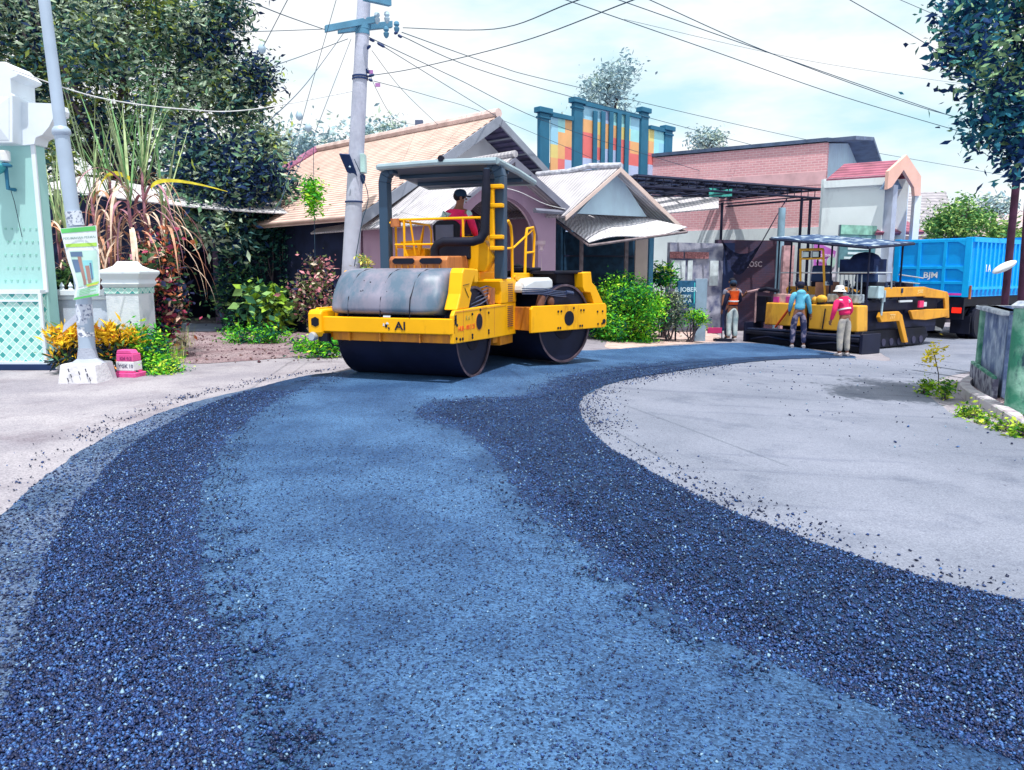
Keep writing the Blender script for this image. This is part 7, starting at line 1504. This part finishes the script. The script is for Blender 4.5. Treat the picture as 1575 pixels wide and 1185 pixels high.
# canopy
mb=MB(); n_=14
for i in range(n_):
    y0=-1.45+2.9*i/n_; y1=-1.45+2.9*(i+1)/n_; zf=lambda y: 2.86+.11*y+.012*math.sin(y*9)
    mb.slab([(-.15,y0,zf(y0)-.04),(2.2,y0,zf(y0)+.10),(2.2,y1,zf(y1)+.10),(-.15,y1,zf(y1)-.04)],.03)
cpz=pp(mb,'canopy',mat('canopy_tarp',(.03,.07,.17),.7,c2=(.40,.5,.6),thr=(.52,.6),sc_=3.5))
mb=MB()
for a,b in (((-.18,-1.45),(2.2,-1.45)),((2.2,-1.45),(2.2,1.45)),((2.2,1.45),(-.18,1.45)),((-.18,1.45),(-.18,-1.45))): mb.tube([(q[0],q[1],2.78+.11*q[1]+.06*q[0]) for q in (a,b)],.035,6)
pp(mb,'canopy_edge',M_steel,cpz)
for (x,y) in ((.05,1.3),(.05,.9),(.2,-.25),(2.0,-1.25),(2.0,1.25),(.1,-1.35)):
    mb=MB(); mb.tube([(x,y,1.2),(x,y,2.82+.11*y+.05*x)],.028,6); pp(mb,'canopy_post',M_steel,smooth=True)
# ================================================================ dump truck
TX=V3((.8,.6,0)); tp0=(V3((13.64,22.5,0))+V3((12.26,24.3,0)))*.5; zg=-.42
tk_=thing('dump_truck','bright blue tipper truck backed up to the paver, its tailgate lettered in white','truck',(tp0.x,tp0.y,zg),math.atan2(.6,.8))
def tp(mb,name,m,par=tk_,**k): return mb.build(name,m,par,world=False,**k)
M_tb=mat('truck_blue',(.002,.38,.95),.5,var=.08,sc_=2,spec=.25,dirt=(.004,.26,.8),dsc=1.6,dthr=(.5,.7)); M_tbd=mat('truck_blue_rib',(.004,.44,1.0),.5,var=.08,spec=.25)
H0,H1,W=1.30,3.07,1.14; LT=5.4
mb=MB(); mb.box(LT-.06,LT,-W,W,H0,H1+.15); tp(mb,'front_board',M_tb); mb=MB(); mb.box(0,.06,-W,W,H0,H1-.02)
bxk=tp(mb,'tailgate',M_tb,bevel=.01)
mb=MB(); mb.box(.06,LT-.06,-W,-W+.06,H0,H1); mb.box(.06,LT-.06,W-.06,W,H0,H1); mb.box(.06,LT-.06,-W+.06,W-.06,H0,H0+.08); sdb=tp(mb,'cargo_box',M_tb,bevel=.008)
mb=MB()
for y in (-.40,.36): mb.box(-.05,.0,y-.05,y+.05,H0+.04,H1-.12)
for y in (-W+.09,W-.09): mb.box(-.055,.0,y-.09,y+.09,H0,H1-.0)
for z in (H0+.05,H0+.42,H0+.88,H1-.09): mb.box(-.046,.0,-W,W,z-.045,z+.045)
for s in (-1,1):
    for (z0,z1) in ((H0+.88,-.18),(H1-.1,-.2)): mb.prism([(s*(W-.12),z0),(s*(W-.42),z0),(s*(W-.12),z0+z1)],'y',0,0) if False else mb.add([(-.044,s*(W-.12),z0),(-.044,s*(W-.45),z0),(-.044,s*(W-.12),z0+z1),(-.001,s*(W-.12),z0),(-.001,s*(W-.45),z0),(-.001,s*(W-.12),z0+z1)],[(0,1,2),(3,5,4),(0,3,4,1),(1,4,5,2),(2,5,3,0)])
tp(mb,'tailgate_ribs',M_tbd,bxk,bevel=.008)
Mt=WM[tk_.name]; 
text('lettering','BJM',.25,mat('truck_white',(.85,.87,.9),.5),bxk,Mt@V3((-.02,-.02,H0+.645)),Mt.to_3x3()@V3((0,-1,0)),UP,.006,sx=1.1)
for y in (-.80,-.02):
    mb=MB(); mb.box(-.052,-.046,y-.24,y+.24,H0+.05,H0+.11); tp(mb,'reflective_strip',mat('strip_magenta',(.8,.06,.45),.3),bxk)
mb=MB()
for i in range(17):
    x=.25+.31*i; mb.box(x-.04,x+.04,-W-.05,-W,H0+.30,H1-.14)
mb.box(0,LT,-W-.055,-W-.0,H1-.14,H1-.0); mb.box(0,LT,-W-.055,-W,H0+.22,H0+.30)
for i in range(17):
    x=.25+.31*i; mb.add([(x-.03,-W-.05,H0+.22),(x+.03,-W-.05,H0+.22),(x+.03,-W-.05,H0+.02),(x-.03,-W-.05,H0+.02),(x,-W-.1,H0+.22),(x+.02,-W-.01,H0)],[(0,1,2,3),(0,4,1),(0,3,4)])
tp(mb,'side_ribs',M_tbd,sdb)
text('lettering','I A',.30,mat('truck_white',(.8,.8,.8)),sdb,Mt@V3((1.1,-W-.052,H0+.85)),Mt.to_3x3()@V3((1,0,0)),UP,.004)
mb=MB(); mb.box(.0,LT+1.6,-.42,-.3,.75,H0-.02); mb.box(0,LT+1.6,.3,.42,.75,H0-.02); mb.box(-.02,.08,-W+.1,W-.1,.62,H0-.03); mb.box(.1,LT,-W+.2,W-.2,1.0,H0-.01); tp(mb,'chassis',M_black,bevel=.01)
for y in (-.86,.86):
    mb=MB(); mb.box(-.05,-.02,y-.13,y+.13,.82,.98); tp(mb,'tail_light',mat('tail_red',(.85,.02,.01),.3,emit=1.2))
mb=MB(); mb.tube([(-.02,-W-.05,H0-.05),(-.02,-W-.05,H0+.35)],.035,6); tp(mb,'hinge_bar',M_rust)
for x in (1.0,2.25,LT+1.0):
    for s in (-1,1):
        ys=(s*.72,s*1.02) if x<3 else (s*.95,)
        for y in ys:
            mb=MB(); mb.lathe([(.28,-.12),(.46,-.13),(.50,-.09),(.50,.09),(.46,.13),(.28,.12)],ax='y',n=28,c=(x,y,.50)); ty=tp(mb,'wheel',M_black,smooth=True)
            mb=MB(); mb.lathe([(.27,-.09),(.27,.09),(.10,.05),(.08,.12),(.01,.12)] if s>0 else [(.27,.09),(.27,-.09),(.10,-.05),(.08,-.12),(.01,-.12)],ax='y',n=20,c=(x,y,.50)); tp(mb,'rim',mat('rim_grey',(.3,.3,.35),.5),ty,smooth=True)
for y in (-.85,.85):
    mb=MB(); mb.box(.30,.33,y-.28,y+.28,.18,.72); tp(mb,'mud_flap',M_black)
mb=MB(); mb.prism([(.25,.16),(.30,.24),(.38,.26),(.46,.30),(.60,.30),(.68,.26),(.74,.20),(.74,.16)],'x',.27,.29); 
for i,v in enumerate(mb.v): mb.v[i]=V3((v.x,v.y-.62,v.z+.08))
tp(mb,'flap_emblem',mat('flap_white',(.8,.8,.75),.6))
x0=LT+.15; mb=MB(); mb.prism([(x0,.7),(x0+1.9,.7),(x0+1.95,1.5),(x0+1.6,2.55),(x0+.05,2.6)],'y',-1.1,1.1); cb=tp(mb,'cab',mat('cab_blue',(.02,.2,.6),.3),bevel=.05)
mb=MB(); mb.slab([(x0+1.965,-.95,1.6),(x0+1.965,.95,1.6),(x0+1.66,.95,2.45),(x0+1.66,-.95,2.45)],.02); tp(mb,'windscreen',M_gls,cb)
for s in (-1,1): mb=MB(); mb.prism([(x0+.5,1.6),(x0+1.7,1.6),(x0+1.45,2.4),(x0+.5,2.4)],'y',s*1.1-.01,s*1.1+.01); tp(mb,'side_window',M_gls,cb)
